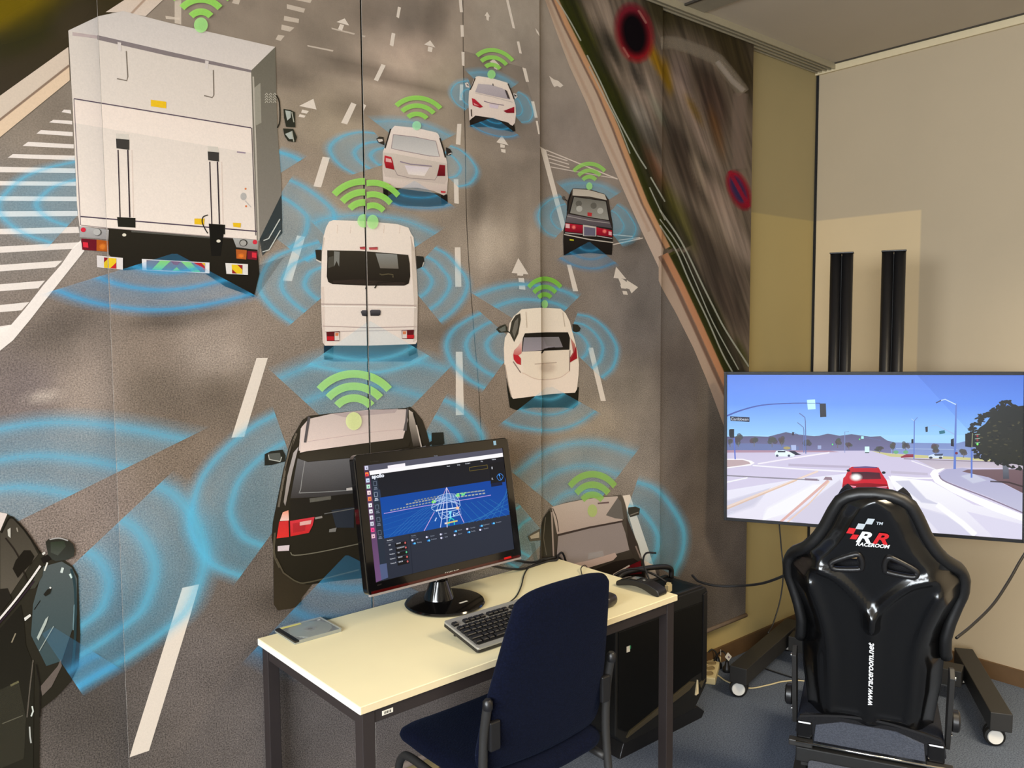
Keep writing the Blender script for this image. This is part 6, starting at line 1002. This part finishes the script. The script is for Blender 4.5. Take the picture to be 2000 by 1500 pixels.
# --- keyboard
kb = thing('keyboard', 'silver and black desktop keyboard in front of the monitor', 'keyboard', (-2.475, -0.532, DZ+0.0015), math.radians(0.3))
KT = math.radians(11.5); KM = Matrix.Translation((0, 0, 0.0272)) @ Matrix.Rotation(KT, 4, 'X')
def kset(o): o.matrix_basis = KM @ o.matrix_basis; return o
kset(prism('keyboard_base', rrect(0.448, 0.158, 0.008), -0.011, -0.002, M['black_satin'], kb, 'z', bevel=0.001)); kset(prism('keyboard_frame', rrect(0.448, 0.158, 0.008), -0.002, 0.004, M['silver'], kb, 'z', bevel=0.0012))
kset(box('key_well', (0.424, 0.094, 0.002), (0, -0.018, 0.0042), M['black_satin'], kb)); kset(box('status_strip', (0.09, 0.018, 0.003), (0.165, 0.062, 0.0055), M['silver'], kb, bevel=0.001))
for s in (-1, 1): box('back_foot', (0.03, 0.006, 0.026), (s*0.18, 0.066, 0.012), M['black_satin'], kb)
kcache = {}
def key(x, y, wd, dp=0.0165):
    q = (round(wd, 4), round(dp, 4))
    if q not in kcache:
        V = []; 
        for z, k in ((0, 0.0006), (0.0055, 0.0014), (0.0072, 0.0034)):
            for sx, sy in ((-1, -1), (1, -1), (1, 1), (-1, 1)): V.append((sx*(wd/2-k), sy*(dp/2-k)+(0.0006 if z > 0 else 0), z))
        Fc = [(3, 2, 1, 0), (8, 9, 10, 11)]
        for L_ in (0, 4):
            for i in range(4): j = (i+1) % 4; Fc.append((L_+i, L_+j, L_+4+j, L_+4+i))
        me = py_mesh('key', V, Fc); me.materials.append(M['black_satin']); kcache[q] = me
    o = bpy.data.objects.new('key', kcache[q]); COL.objects.link(o); o.parent = kb; o.matrix_basis = KM @ Matrix.Translation((x, y, 0.0045))
pt = 0.0187; x0 = -0.208
key(x0, 0.046, 0.0175)
for g_ in range(3):
    for k in range(4): key(x0+pt*(2+k)+g_*pt*4.5, 0.046, 0.0175)
for k in range(3): key(x0+pt*(15.4+k), 0.046, 0.0175)
for r_, (st_, n_) in enumerate(((0, 13), (0.5, 12), (0.75, 11), (1.2, 10))):
    y = 0.021-pt*r_
    for k in range(n_): key(x0+pt*(k+st_+(0.0 if r_ == 0 else 1.0)), y, 0.0175)
    if r_: key(x0+pt*(st_/2)-0.0002, y, pt*(1+st_)-0.0012)
    ex = x0+pt*(n_+st_+(0 if r_ == 0 else 1.0)-0.5); rem = x0+pt*14.5-ex; key(ex+rem/2, y, rem-0.0012)
    for k in range(3):
        if r_ < 2 or (r_ == 3 and k == 1): key(x0+pt*(15.4+k), y, 0.0175)
    for k in range(4): key(x0+pt*(18.75+k), y, 0.0175) if not (k == 3 and r_ in (2,)) else None
y = 0.021-pt*4
for x, wd in ((0.1, 1.2), (1.35, 1.1), (2.5, 1.1), (6.1, 5.8), (9.6, 1.1), (10.8, 1.1), (12, 1.1), (13.5, 1.5), (15.4, .95), (16.4, .95), (17.4, .95), (19.2, 1.9), (20.75, .95)): key(x0+pt*x, y, pt*wd-0.0012)
# --- CD case
cd = thing('disc_case', 'transparent disc case with a silver disc on the left desk corner', 'disc case', (-2.9615, -0.1675, DZ), math.radians(0.8))
M['clear'] = mat('clear_polystyrene', (214, 218, 206), 0.1, noise=0.0, trans=0.6)
box('case_bottom', (0.142, 0.124, 0.0045), (0, 0, 0.00235), M['clear'], cd, bevel=0.0006)
box('disc_tray', (0.126, 0.118, 0.0022), (0.006, 0, 0.0055), mat('dark_tray', (52, 58, 66), 0.4, noise=0.03), cd)
box('spine', (0.013, 0.122, 0.0052), (-0.0638, 0, 0.0068), M['black_satin'], cd, bevel=0.0004)
dm = mat('disc_silver', (166, 172, 160), 0.25, metal=0.6, noise=0.02); lathe('disc', [(0.0075, 0.0), (0.06, 0.0), (0.06, 0.0012), (0.0075, 0.0012)], dm, cd, (0.006, 0, 0.0068), n=48)
lathe('disc_hub', [(0.006, 0.0), (0.018, 0.0), (0.018, 0.0003), (0.006, 0.0003)], mat('hub_grey', (112, 116, 116), 0.3), cd, (0.006, 0, 0.0081), n=32); lathe('hub_rosette', [(0.0, 0.0), (0.0075, 0.0), (0.006, 0.001), (0.0, 0.001)], M['black_satin'], cd, (0.006, 0, 0.0083), n=20)
box('yellow_insert', (0.060, 0.010, 0.0005), (-0.026, 0.053, 0.0092), M['yellow'], cd); box('price_dot', (0.009, 0.008, 0.0004), (0.056, 0.044, 0.0092), M['white'], cd)
m, nt, b = nodes('clear_lid'); b.inputs['Base Color'].default_value = (0.9, 0.93, 0.9, 1); b.inputs['Roughness'].default_value = 0.08; b.inputs['Alpha'].default_value = 0.13; M['lid'] = m
box('case_lid', (0.128, 0.123, 0.0012), (0.0065, 0, 0.0102), M['lid'], cd)
for s in (-1, 1): box('case_wall', (0.128, 0.0015, 0.006), (0.0065, s*0.0612, 0.0065), M['clear'], cd)
box('case_wall', (0.0015, 0.122, 0.006), (0.0702, 0, 0.0065), M['clear'], cd)
# --- telephone handset, mouse
ph = thing('telephone_handset', 'black cordless telephone handset lying on the right desk corner', 'telephone', (-1.979, -0.545, DZ), math.radians(-85))
pp = [(-0.082, 0.016), (-0.06, 0.026), (-0.02, 0.034), (0.03, 0.034), (0.07, 0.024), (0.083, 0.014), (0.083, 0.001), (0.06, 0.001), (0.02, 0.013), (-0.02, 0.015), (-0.06, 0.007), (-0.082, 0.002)]
prism('handset_body', [tuple(p) for p in catmull(pp, 3, True)], -0.023, 0.023, M['black_satin'], ph, 'y', bevel=0.002); box('earpiece', (0.022, 0.03, 0.002), (-0.06, 0, 0.0275), M['black_gloss'], ph, rot=(0, -0.35, 0)); box('display', (0.03, 0.034, 0.002), (-0.02, 0, 0.0345), M['black_gloss'], ph, rot=(0, -0.12, 0))
for i in range(4):
    for j in range(3): box('phone_key', (0.007, 0.009, 0.002), (0.013+0.012*i, -0.012+0.012*j, 0.0352-0.0022*i), M['silver'] if (i, j) == (0, 1) else M['black_gloss'], ph, bevel=0.0008, rot=(0, 0.12, 0))
mo = thing('computer_mouse', 'dark computer mouse on the desk, mostly behind the chair back', 'mouse', (-2.178, -0.545, DZ), math.radians(10))
pad('mouse_shell', [(-0.028, -0.05), (0, -0.058), (0.028, -0.05), (0.031, 0.0), (0.026, 0.048), (0, 0.056), (-0.026, 0.048), (-0.031, 0.0)], 0.036, lambda u, v, d: (u, v, 0.002+max(0.0, 0.017+d)), mat('mouse_grey', (44, 38, 38), 0.35), mo); lathe('scroll_wheel', [(0.002, -0.003), (0.009, -0.003), (0.009, 0.003), (0.002, 0.003)], M['rubber'], mo, (0, 0.03, 0.03), rot=(0, math.radians(90), 0), n=18)
# ------------------------------------------------------------------ computer tower
pc = thing('computer_tower', 'large black computer tower with angular base, on the floor beside the desk', 'computer', (-1.548, -0.19, 0), 0.0)
bx, by = 0.272, 0.1
prof = [(-bx, 0.10), (-bx+0.05, 0.055), (bx-0.075, 0.055), (bx, 0.135), (bx, 0.535), (bx-0.008, 0.545), (-bx+0.008, 0.545), (-bx, 0.535)]
prism('case_body', prof, -by, by, M['black_matt'], pc, 'y', bevel=0.004)
M['pc_side'] = mat('side_panel_black', (6, 6, 6), 0.5, spec=0.3, noise=0.1); M['pc_trim'] = mat('bronze_trim', (92, 84, 66), 0.3, metal=0.4)
prism('side_panel', [(-bx+0.012, 0.13), (-bx+0.06, 0.10), (bx-0.10, 0.19), (bx-0.035, 0.20), (bx-0.035, 0.49), (-bx+0.012, 0.49)], -by-0.004, -by+0.002, M['pc_side'], pc, 'y', bevel=0.0015)
prism('front_pillar', [(bx-0.03, 0.14), (bx-0.004, 0.15), (bx-0.004, 0.53), (bx-0.03, 0.52)], -by-0.006, -by+0.004, M['black_satin'], pc, 'y', bevel=0.002)
prism('angled_trim', [(-bx+0.055, 0.078), (-bx+0.075, 0.098), (bx-0.11, 0.182), (bx-0.08, 0.172), (bx-0.12, 0.15)], -by-0.008, -by+0.002, M['pc_trim'], pc, 'y', bevel=0.001)
prism('trim_facet', [(bx-0.075, 0.115), (bx-0.062, 0.175), (bx-0.058, 0.118)], -by-0.007, -by+0.002, M['desk_edge'], pc, 'y'); prism('trim_facet', [(bx-0.05, 0.155), (bx-0.012, 0.168), (bx-0.04, 0.135)], -by-0.007, -by+0.002, M['pc_trim'], pc, 'y')
prism('base_foot', [(-bx+0.03, 0.0), (bx-0.02, 0.0), (bx-0.002, 0.022), (bx-0.05, 0.06), (bx-0.12, 0.056), (-bx+0.05, 0.056)], -by+0.004, by-0.004, M['black_satin'], pc, 'y', bevel=0.003)
for s in (-1, 1): box('rubber_foot', (0.05, 0.16, 0.006), (s*0.19, 0, 0.0032), M['rubber'], pc)
box('top_tray', (0.40, 0.15, 0.006), (0.03, 0, 0.546), M['pc_side'], pc, bevel=0.002)
for s in (-1, 1): box('top_rail', (0.50, 0.016, 0.012), (0, s*0.088, 0.549), M['black_satin'], pc, bevel=0.003)
for k in range(11): box('vent_rib', (0.006, 0.14, 0.004), (-0.15+0.022*k, 0, 0.551), M['black_matt'], pc)
tube('carry_handle', [(0.255, 0.07, 0.545), (0.25, 0.07, 0.585), (0.18, 0.072, 0.606), (0.02, 0.075, 0.622), (-0.06, 0.075, 0.614), (-0.10, 0.075, 0.56)], 0.011, M['black_satin'], pc, n=12)
ps = box('asset_label', (0.018, 0.001, 0.022), (-0.209, -by-0.005, 0.415), M['sticker'], pc); box('label_corner', (0.006, 0.0012, 0.012), (0.011, 0, 0.004), M['green_plastic'], ps)
pl = prism('video_plug', [(-0.016, 0), (0.016, 0), (0.016, 0.028), (0.009, 0.028), (0.009, 0.036), (-0.005, 0.036), (-0.005, 0.028), (-0.016, 0.03)], -0.008, 0.008, M['beige'], None, 'y', bevel=0.0015); pl.location = (-1.463, -0.243, 0.5535); pl.rotation_euler = (0, 0, 0.2)
tag(pl, 'beige video plug standing on top of the computer tower', 'plug')
aj = lathe('audio_plug', [(0.005, 0), (0.006, 0.004), (0.006, 0.024), (0.003, 0.03)], M['red_plastic'], None, (-1.545, -0.225, 0.5535), n=14); tag(aj, 'small red audio plug on top of the computer tower', 'plug')
def cable(label, pts, r=0.003, m='cable', name='cable', sub=8, n=8): o = tube(name, pts, r, M[m], None, n=n, sub=sub); tag(o, label, 'cable'); return o
# ------------------------------------------------------------------ racing seat
SO = np.array([-1.512, -1.082, 0.701]); SY, STILT = -64.0, 14.0
SF = Frame(SO, SY, STILT)
rs = bpy.data.objects.new('racing_seat', None); COL.objects.link(rs); rs.location = (SO[0], SO[1], 0); rs.rotation_euler = (0, 0, math.radians(SY))
tag(rs, 'black racing simulator bucket seat with white and red lettering, facing the television', 'racing seat')
RI = (Matrix.Translation((SO[0], SO[1], 0)) @ Matrix.Rotation(math.radians(SY), 4, 'Z')).inverted() @ SF.matrix()
def rset(o): o.matrix_basis = RI @ o.matrix_basis; return o
HWp = np.array([(0.412, 0.0), (0.408, 0.045), (0.398, 0.075), (0.378, 0.100), (0.34, 0.120), (0.29, 0.141), (0.25, 0.163), (0.215, 0.189), (0.19, 0.214), (0.16, 0.240), (0.12, 0.258), (0.07, 0.257), (0.03, 0.243), (-0.03, 0.224), (-0.08, 0.214), (-0.13, 0.216), (-0.16, 0.222), (-0.25, 0.219), (-0.37, 0.206), (-0.43, 0.20)])[::-1]
def hwid(v): return float(np.interp(v, HWp[:, 0], HWp[:, 1]))
def sm(x, a, b_): t = min(1, max(0, (x-a)/(b_-a))); return t*t*(3-2*t)
def seg_d(p, a, b_):
    a, b_, p = np.array(a), np.array(b_), np.array(p); t = min(1, max(0, ((p-a)@(b_-a))/((b_-a)@(b_-a)))); return np.linalg.norm(p-a-t*(b_-a)), t
RIDG = [catmull([(-0.150, 0.158), (-0.10, 0.135), (-0.05, 0.085), (-0.012, 0.03), (-0.003, -0.02)], 5), catmull([(0.150, 0.158), (0.10, 0.135), (0.05, 0.085), (0.012, 0.03), (0.003, -0.02)], 5), [np.array((0.0, 0.02)), np.array((0.0, -0.37))],
        catmull([(-0.178, 0.10), (-0.150, 0.02), (-0.125, -0.10), (-0.115, -0.35)], 5), catmull([(0.178, 0.10), (0.150, 0.02), (0.125, -0.10), (0.115, -0.35)], 5)]
def relief(u, v):
    """depth of the shell towards the viewer: rolled edge, flat back, raised ribs"""
    e = hwid(v)-abs(u); d = 0.0
    d += 0.030*sm(e, 0.012, 0.075)                    # back plate stands proud of the wing roots
    d -= 0.055*sm(0.075-e, 0.0, 0.07)*sm(abs(u), 0.10, 0.2)*sm(0.2-v, 0.0, 0.05)  # wings curve away
    for R_c, hgt, wd in zip(RIDG, (0.017, 0.017, 0.012, 0.012, 0.012), (0.017, 0.017, 0.019, 0.015, 0.015)):
        q = min(seg_d((u, v), R_c[i], R_c[i+1])[0] for i in range(len(R_c)-1)); d += hgt*math.exp(-(q/wd)**2)
    if v < -0.32: d += 0.006*math.exp(-((v+0.352)/0.008)**2)*sm(abs(u), 0.015, 0.022)*sm(0.125-abs(u), 0, 0.01)
    return d
holeL = [(-0.118, 0.176), (-0.112, 0.190), (-0.050, 0.222), (-0.036, 0.214), (-0.031, 0.196), (-0.032, 0.182), (-0.040, 0.172), (-0.105, 0.166)]
holeR = [(-x, y) for x, y in holeL][::-1]
def inside(p, poly):
    c = False
    for i in range(len(poly)):
        (x1, y1), (x2, y2) = poly[i-1], poly[i]
        if (y1 > p[1]) != (y2 > p[1]) and p[0] < (x2-x1)*(p[1]-y1)/(y2-y1)+x1: c = not c
    return c
NU, NV = 72, 110; V = []; Fc = []
for j in range(NV+1):
    v = -0.43+(0.838)*j/NV; h = max(0.004, hwid(v)-0.012)
    for i in range(NU+1):
        t = -1+2*i/NU; u = h*math.sin(t*math.pi/2*0.999); V.append((u, -relief(u, v), v))
for j in range(NV):
    for i in range(NU):
        a = j*(NU+1)+i; q = [a, a+1, a+NU+2, a+NU+1]; cu = sum(V[k][0] for k in q)/4; cv = sum(V[k][2] for k in q)/4
        if inside((cu, cv), holeL) or inside((cu, cv), holeR): continue
        Fc.append(tuple(q))
sh_ = rset(obj('shell', py_mesh('shell', V, Fc), mat('seat_shell_gloss', (9, 9, 10), 0.22, noise=0.0, coat=0.2), rs, smooth=True))
md = sh_.modifiers.new('thick', 'SOLIDIFY'); md.thickness = 0.006; md.offset = -1
for hl in (holeL, holeR):
    P = catmull([(u, -relief(u, v)-0.002, v) for u, v in hl], 4, True); o = tube('belt_slot_frame', P, 0.0085, M['black_satin'], rs, n=10, curve=False, closed=True); rset(o)
# padded rim that follows the outline
M['rim_black'] = mat('rim_leatherette', (17, 17, 18), 0.45, noise=0.1, scale=200, bump=0.05)
rim = [(s*hwid(v), v) for s in (-1,) for v in np.linspace(-0.15, 0.36, 30)]+[(-0.100, 0.378), (-0.075, 0.396), (-0.045, 0.406), (0, 0.410), (0.045, 0.406), (0.075, 0.396), (0.100, 0.378)]+[(hwid(v), v) for v in np.linspace(0.36, -0.15, 30)]
def rimy(u, v): return 0.008+0.060*sm(abs(u), 0.15, 0.26)*sm(0.24-v, 0, 0.1)
rset(tube('padded_rim', [(u*0.985, rimy(u, v), v) for u, v in rim], 0.0175, M['rim_black'], rs, n=14, curve=False, flat=1.15))
# front cushion of the backrest with the same slots left open
V = []; Fc = []
for j in range(NV+1):
    v = -0.42+(0.81)*j/NV; h = max(0.004, hwid(v)-0.02)
    for i in range(37):
        t = -1+2*i/36; u = h*t; V.append((u, 0.035+0.05*abs(t)**3+0.02*(v < 0.1), v))
for j in range(NV):
    for i in range(36):
        a = j*37+i; q = [a, a+1, a+38, a+37]; cu = sum(V[k][0] for k in q)/4; cv = sum(V[k][2] for k in q)/4
        if inside((cu*0.97, cv), [(x*1.05, y) for x, y in holeL]) or inside((cu*0.97, cv), [(x*1.05, y) for x, y in holeR]): continue
        Fc.append(tuple(q))
fc_ = rset(obj('back_cushion', py_mesh('back_cushion', V, Fc), M['seat_black'], rs, smooth=True)); md = fc_.modifiers.new('thick', 'SOLIDIFY'); md.thickness = 0.02; md.offset = 1
# lettering and emblem on the back
M['print_white'] = mat('seat_print_white', (236, 238, 240), 0.4, noise=0.0); M['print_grey'] = mat('seat_print_silver', (190, 200, 208), 0.4, noise=0.0); M['print_red'] = mat('seat_print_red', (206, 34, 40), 0.4, noise=0.0)
def dz_(u, v): return -relief(u, v)-0.0025
def emb(pts, m, name='emblem_square'): rset(obj(name, py_mesh(name, [(u, dz_(u, v), v) for u, v in pts], [tuple(range(len(pts)))]), m, rs))
def sq(u, v, wd=0.019, ht=0.019, sl=0.008): return [(u, v), (u+wd, v), (u+wd+sl, v+ht), (u+sl, v+ht)]
emb(sq(-0.026, 0.327), M['print_grey']); emb(sq(-0.052, 0.308, 0.021), M['print_grey']); emb(sq(-0.077, 0.290, 0.020), M['print_red']); emb(sq(-0.067, 0.273, 0.018, 0.016), M['print_red'])
def stext(s, u, v, size, m, sx=1.0, shear=0.0, rot=0.0, bold=0.0, align='LEFT', name='lettering', dep=None):
    mt = Matrix.Translation((u, (dz_(u, v) if dep is None else dep)-0.0012, v)) @ Matrix.Rotation(math.radians(90), 4, 'X') @ Matrix.Rotation(math.radians(rot), 4, 'Z'); rset(text(name, s, size, m, rs, mt, align, shear, sx, bold))
stext('R', -0.052, 0.2815, 0.050, M['print_white'], 1.35, 0.35, bold=0.0016); stext('R', -0.006, 0.2815, 0.050, M['print_red'], 1.35, 0.35, bold=0.0016); stext('RACEROOM', -0.050, 0.2585, 0.0165, M['print_white'], 1.0, 0.3, bold=0.0006); stext('TM', 0.004, 0.333, 0.013, M['print_grey'], 1.0, 0.2, bold=0.0004)
stext('www.raceroom.net', 0.0, -0.305, 0.0255, M['print_white'], 1.14, 0.25, rot=90, bold=0.0007, dep=-0.0445)
# recliner hardware
for s in (-1, 1):
    o = prism('recliner_plate', [(-0.032, -0.17), (0.0, -0.155), (0.028, -0.17), (0.034, -0.34), (0.02, -0.44), (-0.02, -0.44), (-0.034, -0.34)], s*0.228-0.007, s*0.228+0.007, M['black_steel'], rs, 'x', bevel=0.002); rset(o)
    k_ = lathe('recliner_knob', [(0.006, 0.0), (0.03, 0.0), (0.034, 0.003), (0.034, 0.018), (0.028, 0.023), (0.006, 0.023)], M['black_satin'], rs, (s*0.236, 0.005, -0.348), n=12, rot=(0, math.radians(90*s), 0)); rset(k_)
    for zz in (-0.19, -0.40): b_ = lathe('bolt', [(0.001, 0), (0.007, 0), (0.006, 0.005), (0.001, 0.006)], M['chrome'], rs, (s*0.2355, 0.0, zz), n=12, rot=(0, math.radians(90*s), 0)); rset(b_)
# seat base, rails and rig (local frame of the seat: x right, y towards the television)
zb = 0.701-0.49*math.cos(math.radians(STILT)); yb = 0.49*math.sin(math.radians(STILT))
def roll_pts(k): return None
cush = [(-0.225, zb+0.02), (-0.21, zb+0.085), (-0.15, zb+0.098), (-0.05, zb+0.112), (0.05, zb+0.112), (0.15, zb+0.098), (0.21, zb+0.085), (0.225, zb+0.02)]
prism('base_cushion', [tuple(p) for p in catmull(cush, 4)], yb-0.055, yb+0.46, M['seat_black'], rs, 'y', bevel=0.006)
prism('cushion_piping', [tuple(p) for p in catmull(cush[1:-1], 4)]+[(x, z-0.007) for x, z in [tuple(p) for p in catmull(cush[1:-1], 4)][::-1]], yb-0.062, yb-0.052, M['black_satin'], rs, 'y')
prism('cushion_back', [(-0.165, zb+0.004), (0.165, zb+0.004), (0.16, zb+0.060), (0.08, zb+0.085), (-0.08, zb+0.085), (-0.16, zb+0.060)], yb-0.060, yb-0.05, M['seat_grey'], rs, 'y', bevel=0.002)
for s in (-1, 1):
    box('cushion_corner', (0.05, 0.02, 0.06), (s*0.195, yb-0.05, zb+0.035), M['black_gloss'], rs, bevel=0.006)
    box('bracket_end', (0.075, 0.03, 0.02), (s*0.205, yb-0.065, zb-0.004), M['black_steel'], rs, bevel=0.003)
    box('slide_rail', (0.03, 0.46, 0.03), (s*0.19, yb+0.20, zb-0.03), M['black_steel'], rs, bevel=0.003)
    box('rig_rail', (0.04, 0.95, 0.05), (s*0.21, yb+0.32, 0.085), M['black_steel'], rs, bevel=0.003)
    for y in (-0.12, 0.72): box('rig_foot', (0.045, 0.045, 0.06), (s*0.21, yb+y, 0.03), M['rubber'], rs, bevel=0.003)
    for y in (0.02, 0.40): box('rig_post', (0.035, 0.04, zb-0.155), (s*0.19, yb+y, (zb-0.045+0.11)/2), M['black_steel'], rs)
tube('adjust_bar', [(-0.22, yb-0.078, zb+0.002), (0.22, yb-0.078, zb+0.002)], 0.0042, M['chrome'], rs, curve=False)
box('rear_cross_member', (0.44, 0.05, 0.05), (0, yb-0.045, zb-0.045), M['black_matt'], rs, bevel=0.004)
prism('kick_pad', rrect(0.36, 0.17, 0.012), -0.012, 0.012, M['seat_grey'], rs, 'y', bevel=0.003, loc=(0, yb-0.135, zb-0.115), rot=(math.radians(-52), 0, 0)); box('rig_cross', (0.46, 0.05, 0.05), (0, yb-0.12, 0.085), M['black_steel'], rs, bevel=0.003)
# ------------------------------------------------------------------ cables and small things on the floor
def on(x, y, axis, v):
    r = _r2*((x-1000)/FPX)+_d2*((y-750)/FPX)+_f; return CAM+r*((v-CAM[axis])/r[axis])
def dep(x, y, d): return CAM+(_r2*((x-1000)/FPX)+_d2*((y-750)/FPX)+_f)*d
cable('thin black cable hanging from the television down to the stand foot', [dep(1522, 1024, 3.62), dep(1526, 1070, 3.62), dep(1530, 1118, 3.6), dep(1524, 1170, 3.6), dep(1510, 1218, 3.55), dep(1500, 1236, 3.5)], 0.0032)
cable('black cable from the right television edge to the seat', [dep(2010, 1068, 2.95), dep(1990, 1100, 2.92), dep(1972, 1132, 2.88), dep(1940, 1180, 2.8), dep(1900, 1220, 2.7), dep(1868, 1246, 2.62)], 0.0048)
cable('black cable from the tower handle across to the seat', [dep(1352, 1124, 3.05), dep(1366, 1136, 3.0), dep(1400, 1144, 2.95), dep(1446, 1144, 2.9), dep(1490, 1139, 2.8), dep(1532, 1124, 2.7), dep(1560, 1110, 2.66)], 0.0045)
cable('thin black cable lying on the carpet under the stand', [on(1478, 1300, 2, .004), on(1500, 1308, 2, .004), on(1530, 1318, 2, .004), on(1570, 1330, 2, .004)], 0.003)
cable('cream network cable lying on the carpet', [on(1372, 1302, 2, .004), on(1400, 1318, 2, .004), on(1422, 1332, 2, .004), on(1462, 1344, 2, .004), on(1500, 1338, 2, .004), on(1530, 1331, 2, .004), on(1570, 1330, 2, .004), on(1640, 1345, 2, .004)], 0.0032, 'cable_cream')
zt = DZ+0.004
cable('black monitor cable lying behind the monitor on the desk', [(-2.42, -0.14, DZ+0.14), (-2.30, -0.14, DZ+0.06), on(1010, 1112, 2, DZ+0.01), on(1045, 1104, 2, zt), on(1070, 1096, 2, zt), on(1088, 1093, 2, zt+.002), (-1.93, -0.10, DZ+0.006), (-1.86, -0.085, DZ-0.06), (-1.83, -0.09, DZ-0.14)], 0.0042)
cable('second black monitor cable along the back desk edge', [(-2.40, -0.15, DZ+0.17), (-2.28, -0.13, DZ+0.09), on(1030, 1098, 2, DZ+0.012), on(1060, 1092, 2, DZ+0.008), on(1085, 1088, 2, DZ+0.008), (-1.90, -0.095, DZ+0.012), (-1.86, -0.08, DZ-0.05)], 0.004)
cable('thin black keyboard cable curving over the desk', [on(993, 1178, 2, DZ+0.012), on(1008, 1165, 2, zt), on(1018, 1145, 2, zt), on(1024, 1122, 2, zt), on(1034, 1108, 2, zt), on(1056, 1096, 2, zt), on(1078, 1090, 2, zt+.003)], 0.0022)
cable('thin mouse cable looping on the desk', [(-2.17, -0.485, DZ+0.015), on(1141, 1134, 2, zt), on(1136, 1120, 2, zt), on(1135, 1109, 2, DZ+.012), on(1142, 1104, 2, DZ+.014), on(1147, 1108, 2, DZ+.006)], 0.0018)
cable('black cable bundle looping over the tower handle', [(-1.76, -0.17, 0.60), (-1.70, -0.17, 0.648), (-1.62, -0.165, 0.656), (-1.555, -0.175, 0.645), (-1.50, -0.20, 0.62), (-1.468, -0.235, 0.592)], 0.0045)
cable('black cable rising from the tower top to its handle', [(-1.545, -0.225, 0.582), (-1.55, -0.215, 0.62), (-1.53, -0.17, 0.668), (-1.46, -0.125, 0.682), (-1.40, -0.125, 0.672)], 0.004)
cable('short cream cable end beside the telephone', [(-1.74, -0.22, 0.60), (-1.76, -0.235, 0.635), (-1.75, -0.245, 0.655)], 0.0026, 'cable_cream')
# power strip with plugs and tags
psx = on(1388, 1306, 2, 0.02); strip = thing('power_strip', 'cream power strip with round sockets on the floor by the wall', 'power strip', (psx[0], psx[1], 0), math.radians(30))
box('strip_body', (0.26, 0.07, 0.034), (0, 0, 0.017), M['beige'], strip, bevel=0.006)
for k in range(4): lathe('socket', [(0.0, 0.001), (0.017, 0.001), (0.019, 0.004), (0.022, 0.004), (0.022, -0.002)], mat('socket_shade', (150, 132, 96), 0.5) if k == 0 else bpy.data.materials['socket_shade'], strip, (-0.09+0.06*k, 0, 0.0345), n=24)
for k, (x, y, zz, rz, lb) in enumerate(((1402, 1284, 0.05, 0.4, 'black plug with a paper tag, nearer the computer tower'), (1420, 1291, 0.05, -0.5, 'black plug with a tilted paper tag, nearer the stand foot'))):
    q = on(x, y, 2, zz); pg = thing('power_plug', lb, 'plug', (q[0], q[1], 0), rz, 'tagged plugs on the floor')
    lathe('plug_body', [(0.019, 0.0), (0.021, 0.004), (0.019, 0.02), (0.011, 0.03), (0.008, 0.05)], M['black_satin'], pg, (0, 0, 0.0), n=20)
    tube('plug_cord', [(0, 0, 0.045), (0.0, 0.012, 0.075), (-0.01, 0.03, 0.085), (-0.03, 0.045, 0.06), (-0.045, 0.05, 0.02), (-0.06, 0.055, 0.004)], 0.0038, M['cable'], pg)
    tg = prism('paper_tag', rrect(0.034, 0.026, 0.002), -0.0006, 0.0006, M['sticker'], pg, 'y', loc=(0.0, -0.012, 0.075), rot=(0, 0.5 if k == 0 else 0.8, 0.3))
    box('tag_print', (0.012, 0.0004, 0.008), (0.003, -0.0009, 0.0), mat('tag_ink', (128, 110, 128), 0.6) if k == 0 else bpy.data.materials['tag_ink'], tg)
# label parts that look different from their thing
sh_['label'] = 'glossy black moulded shell'
